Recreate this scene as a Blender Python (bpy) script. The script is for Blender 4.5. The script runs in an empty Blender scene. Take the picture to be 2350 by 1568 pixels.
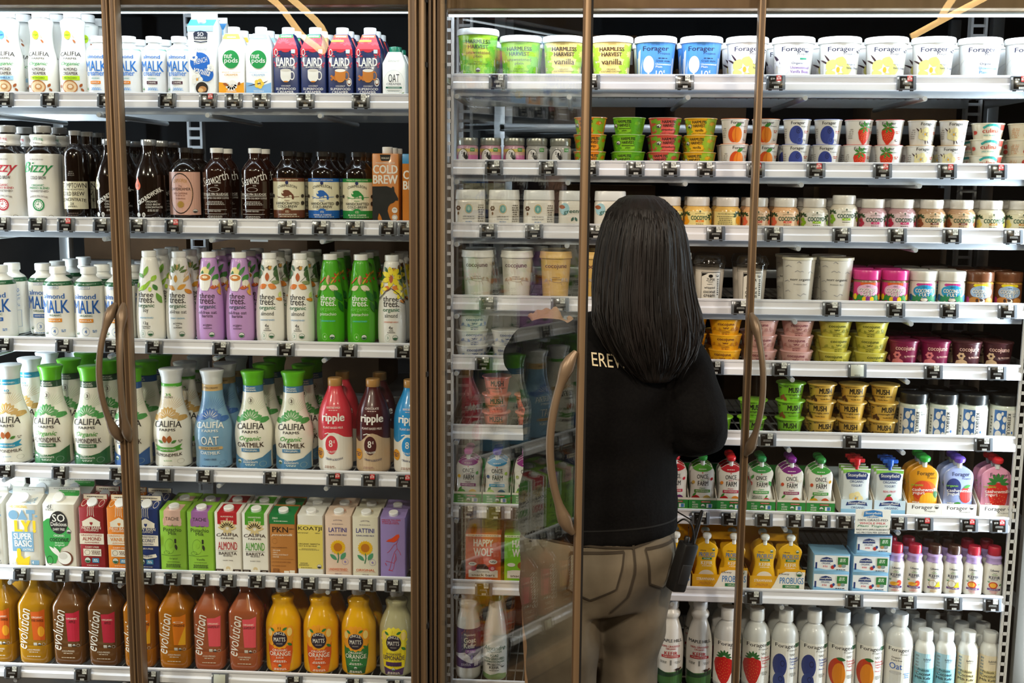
import bpy, bmesh, math, random
from math import sin, cos, pi, sqrt, asin, atan2, radians
from mathutils import Vector, Matrix, Euler
S = bpy.context.scene
COL = S.collection
random.seed(5)
RN = random.Random(11)

# ---------------------------------------------------------------- camera
CAMP = Vector((0, -3.0, 1.62)); FPX = 2548.0
PITCH, ROLL, YAW = 0.145314, 0.008886, 0.060272
F_ = Vector((-sin(YAW)*cos(PITCH), cos(YAW)*cos(PITCH), -sin(PITCH)))
R_ = Vector((cos(YAW), sin(YAW), 0)); U_ = R_.cross(F_)
R2 = R_*cos(ROLL)+U_*sin(ROLL); U2 = -R_*sin(ROLL)+U_*cos(ROLL)
cd = bpy.data.cameras.new('camera'); cam = bpy.data.objects.new('camera', cd); COL.objects.link(cam)
cd.sensor_width = 36; cd.lens = FPX/2350*36; cd.clip_start = .05
m = Matrix((R2, U2, -F_)).transposed().to_4x4(); m.translation = CAMP
cam.matrix_world = m
S.camera = cam

def at(px, py, Y):
    """world point where the sight line of photo pixel (px,py) meets the plane y = Y"""
    d = F_+R2*((px-1175)/FPX)-U2*((py-784)/FPX)
    return CAMP+d*((Y-CAMP.y)/d.y)
def mpp(px, py, Y=0):
    return (at(px, py, Y)-CAMP).dot(F_)/FPX

# ---------------------------------------------------------------- world, light, exposure
W = bpy.data.worlds.new('world'); S.world = W; W.use_nodes = True
W.node_tree.nodes['Background'].inputs[0].default_value = (1, .82, .62, 1)
W.node_tree.nodes['Background'].inputs[1].default_value = .02
S.view_settings.view_transform = 'Standard'; S.view_settings.look = 'None'
S.view_settings.gamma = 1; S.view_settings.use_curve_mapping = False
S.view_settings.exposure = 0.0
def area(name, loc, rot, sx, sy, power, col, spread=pi):
    l = bpy.data.lights.new(name, 'AREA'); l.shape = 'RECTANGLE'; l.size = sx; l.size_y = sy
    l.energy = power; l.color = col; l.spread = spread
    o = bpy.data.objects.new(name, l); o.location = loc; o.rotation_euler = rot; COL.objects.link(o)
    return o
COOL = (.80, .90, 1.0); WARM = (1.0, .86, .69)
# header LED bars of the two cooler bays, shining down and inwards
area('header_led_light', (-1.22, -.026, 2.09), (radians(14), 0, 0), 1.5, .02, 4.5, COOL)
area('header_led_light', (.5, -.026, 2.09), (radians(14), 0, 0), 1.6, .02, 8, COOL)
# vertical LED strips behind the door posts
area('post_led_light', (-1.97, -.07, 1.1), (radians(90), 0, radians(-50)), .03, 1.8, 24, COOL)
area('post_led_light', (-.375, -.055, 1.1), (radians(90), 0, radians(-35)), .025, 1.8, 26, COOL)
area('post_led_light', (1.325, -.06, 1.1), (radians(90), 0, radians(50)), .03, 1.8, 30, COOL)
# warm store lamps on the ceiling behind the camera
for x, y, p in ((-2.6, -2.6, 95), (-.6, -3.6, 90), (1.6, -2.8, 80), (3.2, -4.2, 50), (-.2, -1.9, 22)):
    area('store_lamp_light', (x, y, 3.25), (0, 0, 0), .3, .3, p, WARM)

# ---------------------------------------------------------------- materials
CN = dict(w='f6f4f0', k='17130f', dk='2a2320', bl='1568c8', nv='1c2a63', gn='1f9a3e', dg='1d5a32', lm='8ccf2a', rd='c8202c', og='ef8a12',
          yl='f7cf28', br='5a3420', cr='efe6d2', gy='9a9a98', lg='cfcfcc', tn='b98d56', pu='5a2f73', pk='ee5a94', tl='2b8f86', sb='7fb2da', lb='a9d3ee',
          al='a85a28', lf='2f7a34', gl='c99a58', bd='3b2418')
_mats = {}
def lin(h):
    v = [int(h[i:i+2], 16)/255 for i in (0, 2, 4)]
    return tuple((c/12.92 if c <= .04045 else ((c+.055)/1.055)**2.4) for c in v)
def mat(c, rough=.45, metal=0, coat=0, **k):
    c = CN.get(c, c); key = (c, rough, metal, coat, tuple(sorted(k.items())))
    if key in _mats: return _mats[key]
    mt = bpy.data.materials.new('paint_'+c); mt.use_nodes = True
    b = mt.node_tree.nodes['Principled BSDF']; b.inputs['Base Color'].default_value = (*lin(c), 1)
    b.inputs['Roughness'].default_value = rough; b.inputs['Metallic'].default_value = metal
    b.inputs['Coat Weight'].default_value = coat; b.inputs['Coat Roughness'].default_value = .08
    for q, v in k.items(): b.inputs[q.replace('_', ' ')].default_value = v
    if metal == 0 and 'Alpha' not in k and 'Emission_Strength' not in k:      # faint procedural wear so that no surface is perfectly even
        nt = mt.node_tree; tc = nt.nodes.new('ShaderNodeTexCoord'); n = nt.nodes.new('ShaderNodeTexNoise'); n.inputs['Scale'].default_value = 30
        r = nt.nodes.new('ShaderNodeMapRange'); r.inputs['To Min'].default_value = max(0, rough-.06); r.inputs['To Max'].default_value = min(1, rough+.08)
        nt.links.new(tc.outputs['Object'], n.inputs['Vector']); nt.links.new(n.outputs[0], r.inputs[0]); nt.links.new(r.outputs[0], b.inputs['Roughness'])
    _mats[key] = mt
    return mt
def glass_mat(name, tint=(.97, .99, .98), f0=.05, rough=.0):
    mt = bpy.data.materials.new(name); mt.use_nodes = True; nt = mt.node_tree; nt.nodes.clear()
    o = nt.nodes.new('ShaderNodeOutputMaterial'); mx = nt.nodes.new('ShaderNodeMixShader'); t = nt.nodes.new('ShaderNodeBsdfTransparent')
    g = nt.nodes.new('ShaderNodeBsdfGlossy'); lw = nt.nodes.new('ShaderNodeLayerWeight'); lw.inputs[0].default_value = .5
    p = nt.nodes.new('ShaderNodeMath'); p.operation = 'POWER'; p.inputs[1].default_value = 5
    q = nt.nodes.new('ShaderNodeMath'); q.operation = 'MULTIPLY_ADD'; q.inputs[1].default_value = 1-f0; q.inputs[2].default_value = f0
    t.inputs[0].default_value = (*tint, 1); g.inputs['Roughness'].default_value = rough
    L = nt.links.new; L(lw.outputs['Facing'], p.inputs[0]); L(p.outputs[0], q.inputs[0]); L(q.outputs[0], mx.inputs[0])
    L(t.outputs[0], mx.inputs[1]); L(g.outputs[0], mx.inputs[2]); L(mx.outputs[0], o.inputs[0])
    return mt
def noise_mat(name, c1, c2, scale, rough=.6, bump=0, stretch=(1, 1, 1), metal=0):
    mt = bpy.data.materials.new(name); mt.use_nodes = True; nt = mt.node_tree; b = nt.nodes['Principled BSDF']
    b.inputs['Roughness'].default_value = rough; b.inputs['Metallic'].default_value = metal
    tc = nt.nodes.new('ShaderNodeTexCoord'); mp = nt.nodes.new('ShaderNodeMapping'); mp.inputs['Scale'].default_value = stretch
    n = nt.nodes.new('ShaderNodeTexNoise'); n.inputs['Scale'].default_value = scale; n.inputs['Detail'].default_value = 6
    r = nt.nodes.new('ShaderNodeValToRGB'); r.color_ramp.elements[0].position = .35; r.color_ramp.elements[1].position = .65
    r.color_ramp.elements[0].color = (*lin(c1), 1); r.color_ramp.elements[1].color = (*lin(c2), 1)
    L = nt.links.new; L(tc.outputs['Object'], mp.inputs[0]); L(mp.outputs[0], n.inputs['Vector']); L(n.outputs[0], r.inputs[0]); L(r.outputs[0], b.inputs['Base Color'])
    if bump:
        bp = nt.nodes.new('ShaderNodeBump'); bp.inputs['Strength'].default_value = bump; bp.inputs['Distance'].default_value = .01
        L(n.outputs[0], bp.inputs['Height']); L(bp.outputs[0], b.inputs['Normal'])
    return mt
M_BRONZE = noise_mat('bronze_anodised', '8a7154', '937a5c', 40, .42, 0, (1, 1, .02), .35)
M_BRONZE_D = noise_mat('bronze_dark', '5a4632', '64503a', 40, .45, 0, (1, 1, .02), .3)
M_GASKET = mat('14110f', .7)
M_WHITE = mat('eceef2', .35)
M_STEEL = mat('c9ced2', .3, .6)
M_WIRE = mat('aeb4b8', .35, .5)
M_GLASS = glass_mat('door_glass', f0=.035)
M_DARKW = noise_mat('cooler_back_wall', '26282b', '303337', 3, .8)
M_CARD = noise_mat('cardboard', '57402a', '604830', 12, .85)
M_LED = mat('e8f2ff', .5, Emission_Color=(.86, .93, 1, 1), Emission_Strength=2.5)

# ---------------------------------------------------------------- mesh builder
class MB:
    def __init__(s): s.v = []; s.f = []; s.mi = []; s.mats = []; s.sm = []
    def m(s, mt):
        if mt not in s.mats: s.mats.append(mt)
        return s.mats.index(mt)
    def face(s, idx, mt, smooth=True): s.f.append(idx); s.mi.append(s.m(mt)); s.sm.append(smooth)
    def add(s, vs, fs, mt, smooth=False):
        o = len(s.v); s.v += [tuple(v) for v in vs]
        for f in fs: s.face([o+i for i in f], mt, smooth)
    def box(s, x0, x1, y0, y1, z0, z1, mt, b=0, mtx=None):
        if b <= 0:
            vs = [(x, y, z) for z in (z0, z1) for y in (y0, y1) for x in (x0, x1)]
            fs = [(0, 2, 3, 1), (4, 5, 7, 6), (0, 1, 5, 4), (2, 6, 7, 3), (0, 4, 6, 2), (1, 3, 7, 5)]
        else:
            bm = bmesh.new(); bmesh.ops.create_cube(bm, size=1)
            for v in bm.verts: v.co = Vector(((x0+x1)/2+v.co.x*(x1-x0), (y0+y1)/2+v.co.y*(y1-y0), (z0+z1)/2+v.co.z*(z1-z0)))
            bmesh.ops.bevel(bm, geom=bm.edges[:], offset=b, segments=2, affect='EDGES', profile=.5)
            bm.verts.index_update(); vs = [v.co.copy() for v in bm.verts]; fs = [[v.index for v in f.verts] for f in bm.faces]; bm.free()
        if mtx: vs = [mtx @ Vector(v) for v in vs]
        s.add(vs, fs, mt, b > 0)
    def rings(s, rs, mts, closed_ends=True, smooth=True):
        """rs: list of rings (equal point counts), mts: material per gap"""
        n = len(rs[0]); o = len(s.v)
        for r in rs: s.v += [tuple(p) for p in r]
        for k in range(len(rs)-1):
            mt = mts[k] if isinstance(mts, list) else mts
            for i in range(n):
                j = (i+1) % n; s.face([o+k*n+i, o+k*n+j, o+(k+1)*n+j, o+(k+1)*n+i], mt, smooth)
        if closed_ends:
            s.face([o+i for i in range(n)][::-1], mts[0] if isinstance(mts, list) else mts, False)
            e = o+(len(rs)-1)*n; s.face([e+i for i in range(n)], mts[-1] if isinstance(mts, list) else mts, False)
    def tube(s, pts, r, mt, seg=8, flat=1.0):
        pts = [Vector(p) for p in pts]; rs = []; a = None
        for i, p in enumerate(pts):
            t = (pts[min(i+1, len(pts)-1)]-pts[max(i-1, 0)]).normalized()
            if a is None: a = t.cross(Vector((0, 0, 1)) if abs(t.z) < .9 else Vector((1, 0, 0)))
            a = (a-t*a.dot(t)).normalized(); b = a.cross(t)
            rr = r[i] if isinstance(r, (list, tuple)) else r
            rs.append([p+a*(rr*cos(q*2*pi/seg))+b*(rr*flat*sin(q*2*pi/seg)) for q in range(seg)])
        s.rings([q[::-1] for q in rs], mt)
    def lathe(s, prof, mt, seg=24, mtx=None, axis_closed=True):
        rs = [[Vector((r*cos(i*2*pi/seg), r*sin(i*2*pi/seg), z)) for i in range(seg)] for r, z in prof]
        if mtx: rs = [[mtx @ p for p in r] for r in rs]
        s.rings(rs, mt)
    def build(s, name, parent=None, sharp=.7):
        me = bpy.data.meshes.new(name); me.from_pydata(s.v, [], s.f)
        for mt in s.mats: me.materials.append(mt)
        me.polygons.foreach_set('material_index', s.mi); me.polygons.foreach_set('use_smooth', s.sm)
        me.update()
        if any(s.sm): me.set_sharp_from_angle(angle=sharp)
        o = bpy.data.objects.new(name, me); COL.objects.link(o)
        if parent: o.parent = parent
        return o
def tag(o, label=None, cat=None, group=None, kind=None):
    if label: o['label'] = label
    if cat: o['category'] = cat
    if group: o['group'] = group
    if kind: o['kind'] = kind
    return o
def empty(name, loc=(0, 0, 0), rz=0):
    o = bpy.data.objects.new(name, None); o.location = loc; o.rotation_euler = (0, 0, rz); o.empty_display_size = .02; COL.objects.link(o)
    return o
def copy_tree(o, parent=None):
    c = o.copy(); COL.objects.link(c); c.parent = parent
    for ch in o.children: copy_tree(ch, c)
    return c

# ---------------------------------------------------------------- flat artwork (print on packaging), laid on a product's front
_tx = {}
def text_geo(s, style):
    k = (s, style)
    if k in _tx: return _tx[k]
    c = bpy.data.curves.new('t', 'FONT'); c.body = s; c.size = 1; c.resolution_u = 2
    if style in 'is': c.shear = .35
    o = bpy.data.objects.new('t', c); me = o.to_mesh()
    vs = [(v.co.x, v.co.y) for v in me.vertices]; fs = [tuple(p.vertices) for p in me.polygons]
    o.to_mesh_clear(); bpy.data.objects.remove(o); bpy.data.curves.remove(c)
    sh = {'t': ((-.013, 0), (.013, 0)), 'i': ((-.012, 0), (.012, 0)), 'B': ((-.032, -.012), (.032, -.012), (-.032, .012), (.032, .012))}.get(style, ((0, 0),))
    b0, f0 = vs, fs; vs = [(x+a, y+b) for a, b in sh for x, y in b0]   # heavier strokes: shifted copies
    x0 = min(v[0] for v in vs); x1 = max(v[0] for v in vs); y0 = min(v[1] for v in vs); y1 = max(v[1] for v in vs)
    vs = [((x-x0)/(x1-x0)-.5, (y-y0)/(y1-y0)-.5) for x, y in vs]
    _tx[k] = (vs, f0, len(b0))
    return _tx[k]
def leaf_pts(n=6, fat=.5):
    a = [(-.5+i/n, fat*sin(pi*i/n)**.8 if 0 < i < n else 0) for i in range(n+1)]
    return a+[(x, -y) for x, y in a[-2:0:-1]]
def art_ops(dsl, A, H):
    """yields (verts2d in metres, faces, colour, layer, is_text)"""
    out = []; L = 0
    def pl(pts, c): out.append(([(x*A, y*H) for x, y in pts], [tuple(range(len(pts)))], c, L, False))
    for op in dsl.replace('\n', '').split(';'):
        op = op.strip()
        if not op: continue
        q = op.split(','); k = q[0]
        L += 1
        if k in ('t', 'n', 'i', 's', 'B', 'a'):
            txt = q[1]; u, v, w, h = map(float, q[2:6]); c = q[6]; ex = float(q[7]) if len(q) > 7 else 0
            vs, fs, nv = text_geo(txt, 't' if k == 'a' else k)
            if k == 'a': P = [(u*A+x*w*A, v*H+y*h*H+ex*H*(1-4*x*x)) for x, y in vs]
            else:
                ca, sa = cos(radians(ex)), sin(radians(ex)); P = []
                for x, y in vs:
                    X, Y = x*w*A, y*h*H; P.append((u*A+X*ca-Y*sa, v*H+X*sa+Y*ca))
            for i in range(0, len(P), nv): out.append((P[i:i+nv], fs, c, L+.45*i/nv, True))
            L += .5*(len(P)/nv-1)
        elif k == 'r':
            u, v, w, h = map(float, q[1:5]); rot = radians(float(q[6])) if len(q) > 6 else 0
            P = []
            for x, y in ((-.5, -.5), (.5, -.5), (.5, .5), (-.5, .5)):
                X, Y = x*w*A, y*h*H; P.append((u*A+X*cos(rot)-Y*sin(rot), v*H+X*sin(rot)+Y*cos(rot)))
            out.append((P, [(0, 1, 2, 3)], q[5], L, False))
        elif k in 'eo':
            u, v, w, h = map(float, q[1:5]); n = 24
            c = [(u*A+.5*w*A*cos(i*2*pi/n), v*H+.5*h*H*sin(i*2*pi/n)) for i in range(n)]
            if k == 'e': out.append((c, [tuple(range(n))], q[5], L, False))
            else:
                f = 1-float(q[5]); d = [(u*A+(x-u*A)*f, v*H+(y-v*H)*f) for x, y in c]
                out.append((c+d, [(i, (i+1) % n, n+(i+1) % n, n+i) for i in range(n)], q[6], L, False))
        elif k == 'l':
            u, v, w, h = map(float, q[1:5]); n = int(q[5]); P = []; fs = []
            rr = random.Random(int(u*100+v*991+w*13))
            for i in range(n):
                ww = w*(.65+.35*rr.random())*A/2; y = v*H+(.5-(i+.5)/n)*h*H; hh = h*H/n*.28; x = -ww
                while x < ww:
                    e = min(ww, x+(.06+.1*rr.random())*A); o = len(P); P += [(u*A+x, y-hh), (u*A+e, y-hh), (u*A+e, y+hh), (u*A+x, y+hh)]; fs.append((o, o+1, o+2, o+3)); x = e+.035*A
            out.append((P, fs, q[6], L, True))
        elif k == 'd':                                             # scattered seeds inside an oval: u,v,w,h,n,colour
            u, v, w, h = map(float, q[1:5]); n = int(q[5]); P = []; fs = []
            for i in range(n):
                rr_ = sqrt((i+.5)/n); t = i*2.39996; x = u*A+.5*w*A*rr_*cos(t); y = v*H+.5*h*H*rr_*sin(t); o = len(P)
                P += [(x+.03*A*cos(j*pi/3)*.6, y+.03*A*sin(j*pi/3)) for j in range(6)]; fs.append(tuple(range(o, o+6)))
            out.append((P, fs, q[6], L, False))
        elif k == 'k':
            u, v, w, h, rot = map(float, q[1:6]); ra = radians(rot)
            P = []
            for x, y in leaf_pts():
                X, Y = x*w*A, y*h*A; P.append((u*A+X*cos(ra)-Y*sin(ra), v*H+X*sin(ra)+Y*cos(ra)))
            out.append((P, [tuple(range(len(P)))], q[6], L, False))
        elif k == 'f':                                             # n petals round a point: u,v,radius,n,colour,inner
            u, v, w = map(float, q[1:4]); n = int(q[4]); inn = float(q[6]) if len(q) > 6 else .25
            P = []; fs = []
            a0, a1 = (float(q[7]), float(q[8])) if len(q) > 8 else (0, 360)
            fw = float(q[9]) if len(q) > 9 else 2.2/n
            for i in range(n):
                ra = radians(a0+(a1-a0)*i/(n if a1-a0 == 360 else max(1, n-1))); o = len(P); lp = leaf_pts(6, min(.5, fw))
                for x, y in lp:
                    X = (inn+(x+.5)*(1-inn))*w*A; Y = y*w*A; P.append((u*A+X*cos(ra)-Y*sin(ra), v*H+X*sin(ra)+Y*cos(ra)))
                fs.append(tuple(range(o, len(P))))
            out.append((P, fs, q[5], L, False))
        elif k == 'p':
            n = list(map(float, q[2:])); pl(list(zip(n[0::2], n[1::2])), q[1])
        elif k == 'y':                                             # stroked polyline: col,width,u,v,u,v...
            wd = float(q[2])*A/2; n = list(map(float, q[3:])); p = [(a*A, b*H) for a, b in zip(n[0::2], n[1::2])]; P = []; fs = []
            for i in range(len(p)):
                a = p[max(0, i-1)]; b = p[min(len(p)-1, i+1)]; dx, dy = b[0]-a[0], b[1]-a[1]; ln = sqrt(dx*dx+dy*dy) or 1
                P += [(p[i][0]-dy/ln*wd, p[i][1]+dx/ln*wd), (p[i][0]+dy/ln*wd, p[i][1]-dx/ln*wd)]
                if i: fs.append((2*i-2, 2*i-1, 2*i+1, 2*i))
            out.append((P, fs, q[1], L, False))
        elif k == 'u':                                             # certification seal: u,v,size(u),colour
            u, v, w = map(float, q[1:4]); hh = w*A/H; c = q[4]; n = 20
            e = [(u*A+.5*w*A*cos(i*2*pi/n), v*H+.5*w*A*sin(i*2*pi/n)) for i in range(n)]
            out.append((e, [tuple(range(n))], c, L, False)); L += 1
            out.append(([(u*A+(x-u*A)*.86, v*H+(y-v*H)*.86) for x, y in e], [tuple(range(n))], 'w', L, False)); L += 1
            lo = [(u*A+(x-u*A)*.8, v*H+(y-v*H)*.8) for x, y in e if y <= v*H+1e-6]
            out.append((lo, [tuple(range(len(lo)))], c, L, False)); L += 1
            vs, fs, nv = text_geo('USDA', 'n'); out.append(([(u*A+x*w*A*.55, v*H+w*A*.17+y*w*A*.2) for x, y in vs], fs, c, L, True))
    return out
def art(dsl, A, H, front, vcuts, name, parent, uc=False, e0=.0006, es=.00007, rough=.4):
    """builds the printed artwork as one mesh lying on the surface y = front(x,z)"""
    ops = art_ops(dsl, A, H); mats = []; bms = (bmesh.new(), bmesh.new())
    for P, fs, c, L, tx in ops:
        mt = mat(c, rough)
        if mt not in mats: mats.append(mt)
        bm = bms[1 if tx else 0]; vs = [bm.verts.new((x, L, z)) for x, z in P]
        for f in fs:
            try: fc = bm.faces.new([vs[i] for i in f]); fc.material_index = mats.index(mt)
            except ValueError: pass
    mb = MB(); mb.mats = mats
    for ti, bm in enumerate(bms):
        if vcuts is not None:
            for u in (-.97, -.93, -.87, -.79, -.68, -.54, -.38, -.2, 0, .2, .38, .54, .68, .79, .87, .93, .97):
                bmesh.ops.bisect_plane(bm, geom=bm.verts[:]+bm.edges[:]+bm.faces[:], dist=1e-6, plane_co=(u*A, 0, 0), plane_no=(1, 0, 0))
            zs = [v.co.z for v in bm.verts] or [0]
            if not ti:
                for z in vcuts:
                    if min(zs) < z < max(zs): bmesh.ops.bisect_plane(bm, geom=bm.verts[:]+bm.edges[:]+bm.faces[:], dist=1e-6, plane_co=(0, 0, z), plane_no=(0, 0, 1))
        bm.verts.index_update(); o = len(mb.v)
        for v in bm.verts:
            x, L, z = v.co; y, k, lim = (front(x, z)+(1e9,))[:3]; e = (e0+es*L)*k
            mb.v.append((max(-lim, min(lim, x)), y-e, z if vcuts is None else min(max(z, .0012), max(vcuts)*.965 if uc else max(vcuts))))
        for f in bm.faces:
            idx = [o+v.index for v in f.verts]
            f.normal_update()
            if f.normal.y > 0: idx.reverse()
            mb.f.append(idx); mb.mi.append(f.material_index); mb.sm.append(False)
        bm.free()
    return mb.build(name, parent)

# ---------------------------------------------------------------- product shapes
PR = {}
def P(key, name, cat, short, desc, w, h, prof, col, parts=(), art='', **k):
    d = dict(key=key, name=name, cat=cat, short=short, desc=desc, w=w, h=h, prof=prof, col=col, parts=parts, art=art, n=2, d=1, bands=(), nb=1, rough=.32, coat=.35, sm=3, pitch=1.0)
    d.update(k); PR[key] = d
def V(key, base, **k):                                              # a variant of another product
    d = dict(PR[base]); d.update(k); d['key'] = key; PR[key] = d
def refine(pr, sm):
    pr = [(p+(p[1], 0))[:4] if len(p) == 2 else (tuple(p)+(0,))[:4] for p in pr]
    if sm <= 1: return pr
    out = []
    for i in range(len(pr)-1):
        p0, p1, p2, p3 = pr[max(0, i-1)], pr[i], pr[i+1], pr[min(len(pr)-1, i+2)]
        for s in range(sm):
            t = s/sm; v = p1[0]+(p2[0]-p1[0])*t
            def cr(j):
                m1 = (p2[j]-p0[j])/max(1e-6, p2[0]-p0[0])*(p2[0]-p1[0]); m2 = (p3[j]-p1[j])/max(1e-6, p3[0]-p1[0])*(p2[0]-p1[0])
                return (2*t**3-3*t*t+1)*p1[j]+(t**3-2*t*t+t)*m1+(-2*t**3+3*t*t)*p2[j]+(t**3-t*t)*m2
            out.append((v, cr(1), cr(2), cr(3)))
    return out+[pr[-1]]
def ring(a, b, yo, z, n, seg):
    if n == 'b':
        r = min(.0035, a*.3, b*.4); P_ = []
        for cx, cy, s in ((a-r, b-r, 0), (-a+r, b-r, 90), (-a+r, -b+r, 180), (a-r, -b+r, 270)):
            for q in (0, 45, 90): P_.append(Vector((cx+r*cos(radians(s+q)), yo+cy+r*sin(radians(s+q)), z)))
        return P_
    e = 2/n; P_ = []
    for i in range(seg):
        t = 2*pi*i/seg; c, s = cos(t), sin(t)
        P_.append(Vector((a*math.copysign(abs(c)**e, c), yo+b*math.copysign(abs(s)**e, s), z)))
    return P_
def make_product(d, A, H):
    """Empty at the base with body, caps and printed label as parts; front faces -Y"""
    root = empty(d['name'])
    n = d['n']; sec = refine(d['prof'], d['sm']); dr = d['d']
    for v0, v1, c in d['bands']:                                    # make sure band edges are section lines
        for v in (v0, v1):
            if all(abs(v-s[0]) > 1e-4 for s in sec) and sec[0][0] < v < sec[-1][0]:
                i = max(j for j in range(len(sec)) if sec[j][0] < v); a, b = sec[i], sec[i+1]; t = (v-a[0])/(b[0]-a[0])
                sec.insert(i+1, tuple(a[q]+(b[q]-a[q])*t if q else v for q in range(4)))
    ml = []
    for i in range(len(sec)-1):
        vm = (sec[i][0]+sec[i+1][0])/2; c = d['col']
        for v0, v1, cc in d['bands']:
            if v0 <= vm <= v1: c = cc
        if isinstance(c, str): ml.append(mat(c, d['rough'], 0, d['coat']))
        else: ml.append(c)
    mb = MB(); mb.rings([ring(max(.0004, a*A), max(.0004, b*A*dr), yo*A*dr, v*H, n, 36) for v, a, b, yo in sec], ml)
    bd = mb.build(d.get('bodyname', 'body'), root, .6)
    Z = [s[0]*H for s in sec]
    def front(x, z):
        z = min(max(z, Z[0]), Z[-1]); i = 0
        while i < len(Z)-2 and Z[i+1] < z: i += 1
        t = (z-Z[i])/max(1e-9, Z[i+1]-Z[i]); a, b, yo = [(sec[i][q]+(sec[i+1][q]-sec[i][q])*t)*A for q in (1, 2, 3)]
        if n == 'b': return (yo-b)*dr, 1, a*.998
        q = min(abs(x)/max(a, 1e-5), .992)
        return (yo-b*(1-q**n)**(1/n))*dr, 1/max(.35, sqrt(1-q*q)), a*.992
    for p in d['parts']:
        nm, c, prf = p[:3]; o = p[3] if len(p) > 3 else {}
        mb = MB(); mt = c if not isinstance(c, str) else mat(c, o.get('rough', .35), o.get('metal', 0), .2)
        seg = o.get('seg', 28)
        mx = None
        if 'tilt' in o: mx = Matrix.Translation((o.get('x', 0)*A, o['y']*A, o['v']*H)) @ Matrix.Rotation(radians(o['tilt']), 4, 'X')
        elif 'x' in o or 'y' in o: mx = Matrix.Translation((o.get('x', 0)*A, o.get('y', 0)*A, 0))
        pr = [(r*A, v*(A if 'tilt' in o else H)) for v, r in prf]
        if o.get('box'):
            rs = [ring(r*A, r*A*dr, 0, v*H, o.get('n', n), 36) for v, r in prf]
            mb.rings(rs, mt)
        else: mb.lathe(pr, mt, seg, mx)
        if o.get('bar'):                                           # pouch cap with two wings
            bx, bz, bh = o['bar']; mb.box(-bx*A, bx*A, o.get('y', 0)*A-.004, o.get('y', 0)*A+.004, bz*H, (bz+bh)*H, mt, .0025)
        mb.build(nm, root, .6)
    if d['art']:
        vc = [z for z in Z if z > 0]
        art(d['art'], A, H, front, vc, 'label_print', root, uc=(n != 'b' and d['parts'] and d['parts'][0][0] in ('foil_lid',)))
    for f in d.get('extra', ()): f(root, A, H, front)
    return root
def cap(v0, v1, r, c='w', nm='cap', r2=None, dome=0):
    r2 = r2 or r; e = (v1-v0)
    return (nm, c, [(v0, r*.97), (v0+e*.04, r), (v1-e*.12, r2), (v1-e*.02, r2*.94), (v1+dome, r2*.6), (v1+dome, .001)])
def tcap(v, y, r, tilt, x=0, hh=.28):                               # screw cap standing on a sloping carton top
    return ('cap', 'f2f2f2', [(-.02, r*.95), (hh*.15, r), (hh*.85, r), (hh, r*.92), (hh, .001)], dict(tilt=tilt, v=v, y=y, x=x))

# --- left bay, top shelf
def calcr(c, t): return f"""a,CALIFIA,0,.475,1.4,.05,dk,.012;t,FARMS,.02,.43,.85,.022,dk;i,Organic,0,.365,1.25,.05,gn;t,ALMOND,0,.305,.95,.035,bd;t,CREAMER,0,.257,1.02,.035,bd;
 r,0,.205,1.2,.048,{c};t,{t},0,.205,.85,.022,{'1d4f9a' if c=='lb' else '456a10'};e,-.05,.1,1.05,.16,b9763f;e,-.05,.1,.9,.13,e7c9a0;e,0,.1,.5,.07,c98f58;e,0,.105,.3,.04,f0dcc0;k,.65,.12,.3,.16,60,al;k,.72,.07,.25,.14,120,al;k,-.7,.11,.25,.14,80,al;
 e,-.15,.7,.5,.1,{'5b9be0' if c=='lb' else 'c3ea22'};t,Simple,-.15,.7,.38,.025,{'1d4f9a' if c=='lb' else '456a10'};k,.25,.68,.3,.1,-60,c0a898;k,.3,.63,.3,.12,-50,al;k,-.3,.82,.35,.14,40,{'f1e27a' if c=='lb' else 'dfe9c0'};t,{t},-.05,.845,.5,.014,{'4a7ab8' if c=='lb' else 'a0a890'}"""
_cc = [(0, .94), (.02, .97), (.12, .99), (.4, .97), (.5, .87), (.62, .75), (.72, .73), (.82, .8), (.865, .8), (.885, .66), (.9, .58)]
P('ccv', 'creamer_bottle', 'bottle', 'vanilla creamer bottle', 'white waisted almond creamer bottle with a blue VANILLA band', 70, 192, _cc, 'f4f3ee', [cap(.905, 1, .58, 'f7f7f7')], calcr('lb', 'VANILLA'), bands=[(.885, 1, 'b9bdbb')], nb=2)
V('ccp', 'ccv', short='pistachio creamer bottle', desc='white waisted almond creamer bottle with a lime PISTACHIO band', art=calcr('c3ea22', 'PISTACHIO'))
_mk = [(0, .9), (.015, .96), (.05, .99), (.4, .97), (.72, .99), (.77, .95), (.82, .76), (.855, .52), (.875, .46), (.9, .46)]
def mkc(c, t): return f"t,almond,0,.65,1.3,.06,1f7ad6;t,MALK,0,.495,1.72,.17,1f7ad6;t,creamer,0,.365,1.4,.06,1f7ad6;t,ORGANIC,0,.29,.72,.022,tl;r,0,.222,.85,.05,{c};t,{t},0,.222,.66,.026,w;u,-.72,.12,.17,gn;l,.05,.115,.9,.05,3,5b9bd8;l,.1,.03,.9,.02,1,5b9bd8"
P('mcv', 'creamer_bottle', 'bottle', 'vanilla almond creamer jug', 'short white creamer bottle, blue lettering, orange VANILLA pill', 60, 134, _mk, 'f6f7f8', [cap(.895, 1, .62, 'fafafa')], mkc('og', 'VANILLA'), bands=[(.755, .785, '8fb8a8')])
V('mcc', 'mcv', short='caramel creamer bottle', desc='short white creamer bottle, blue lettering, purple CARAMEL bar', art=mkc('4a2038', 'CARAMEL'))
_gab = lambda hf, hr: [(0, 1), (hf, 1, 1, 0), (hr, 1, .07, 0), (1, 1, .06, 0)]
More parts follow.
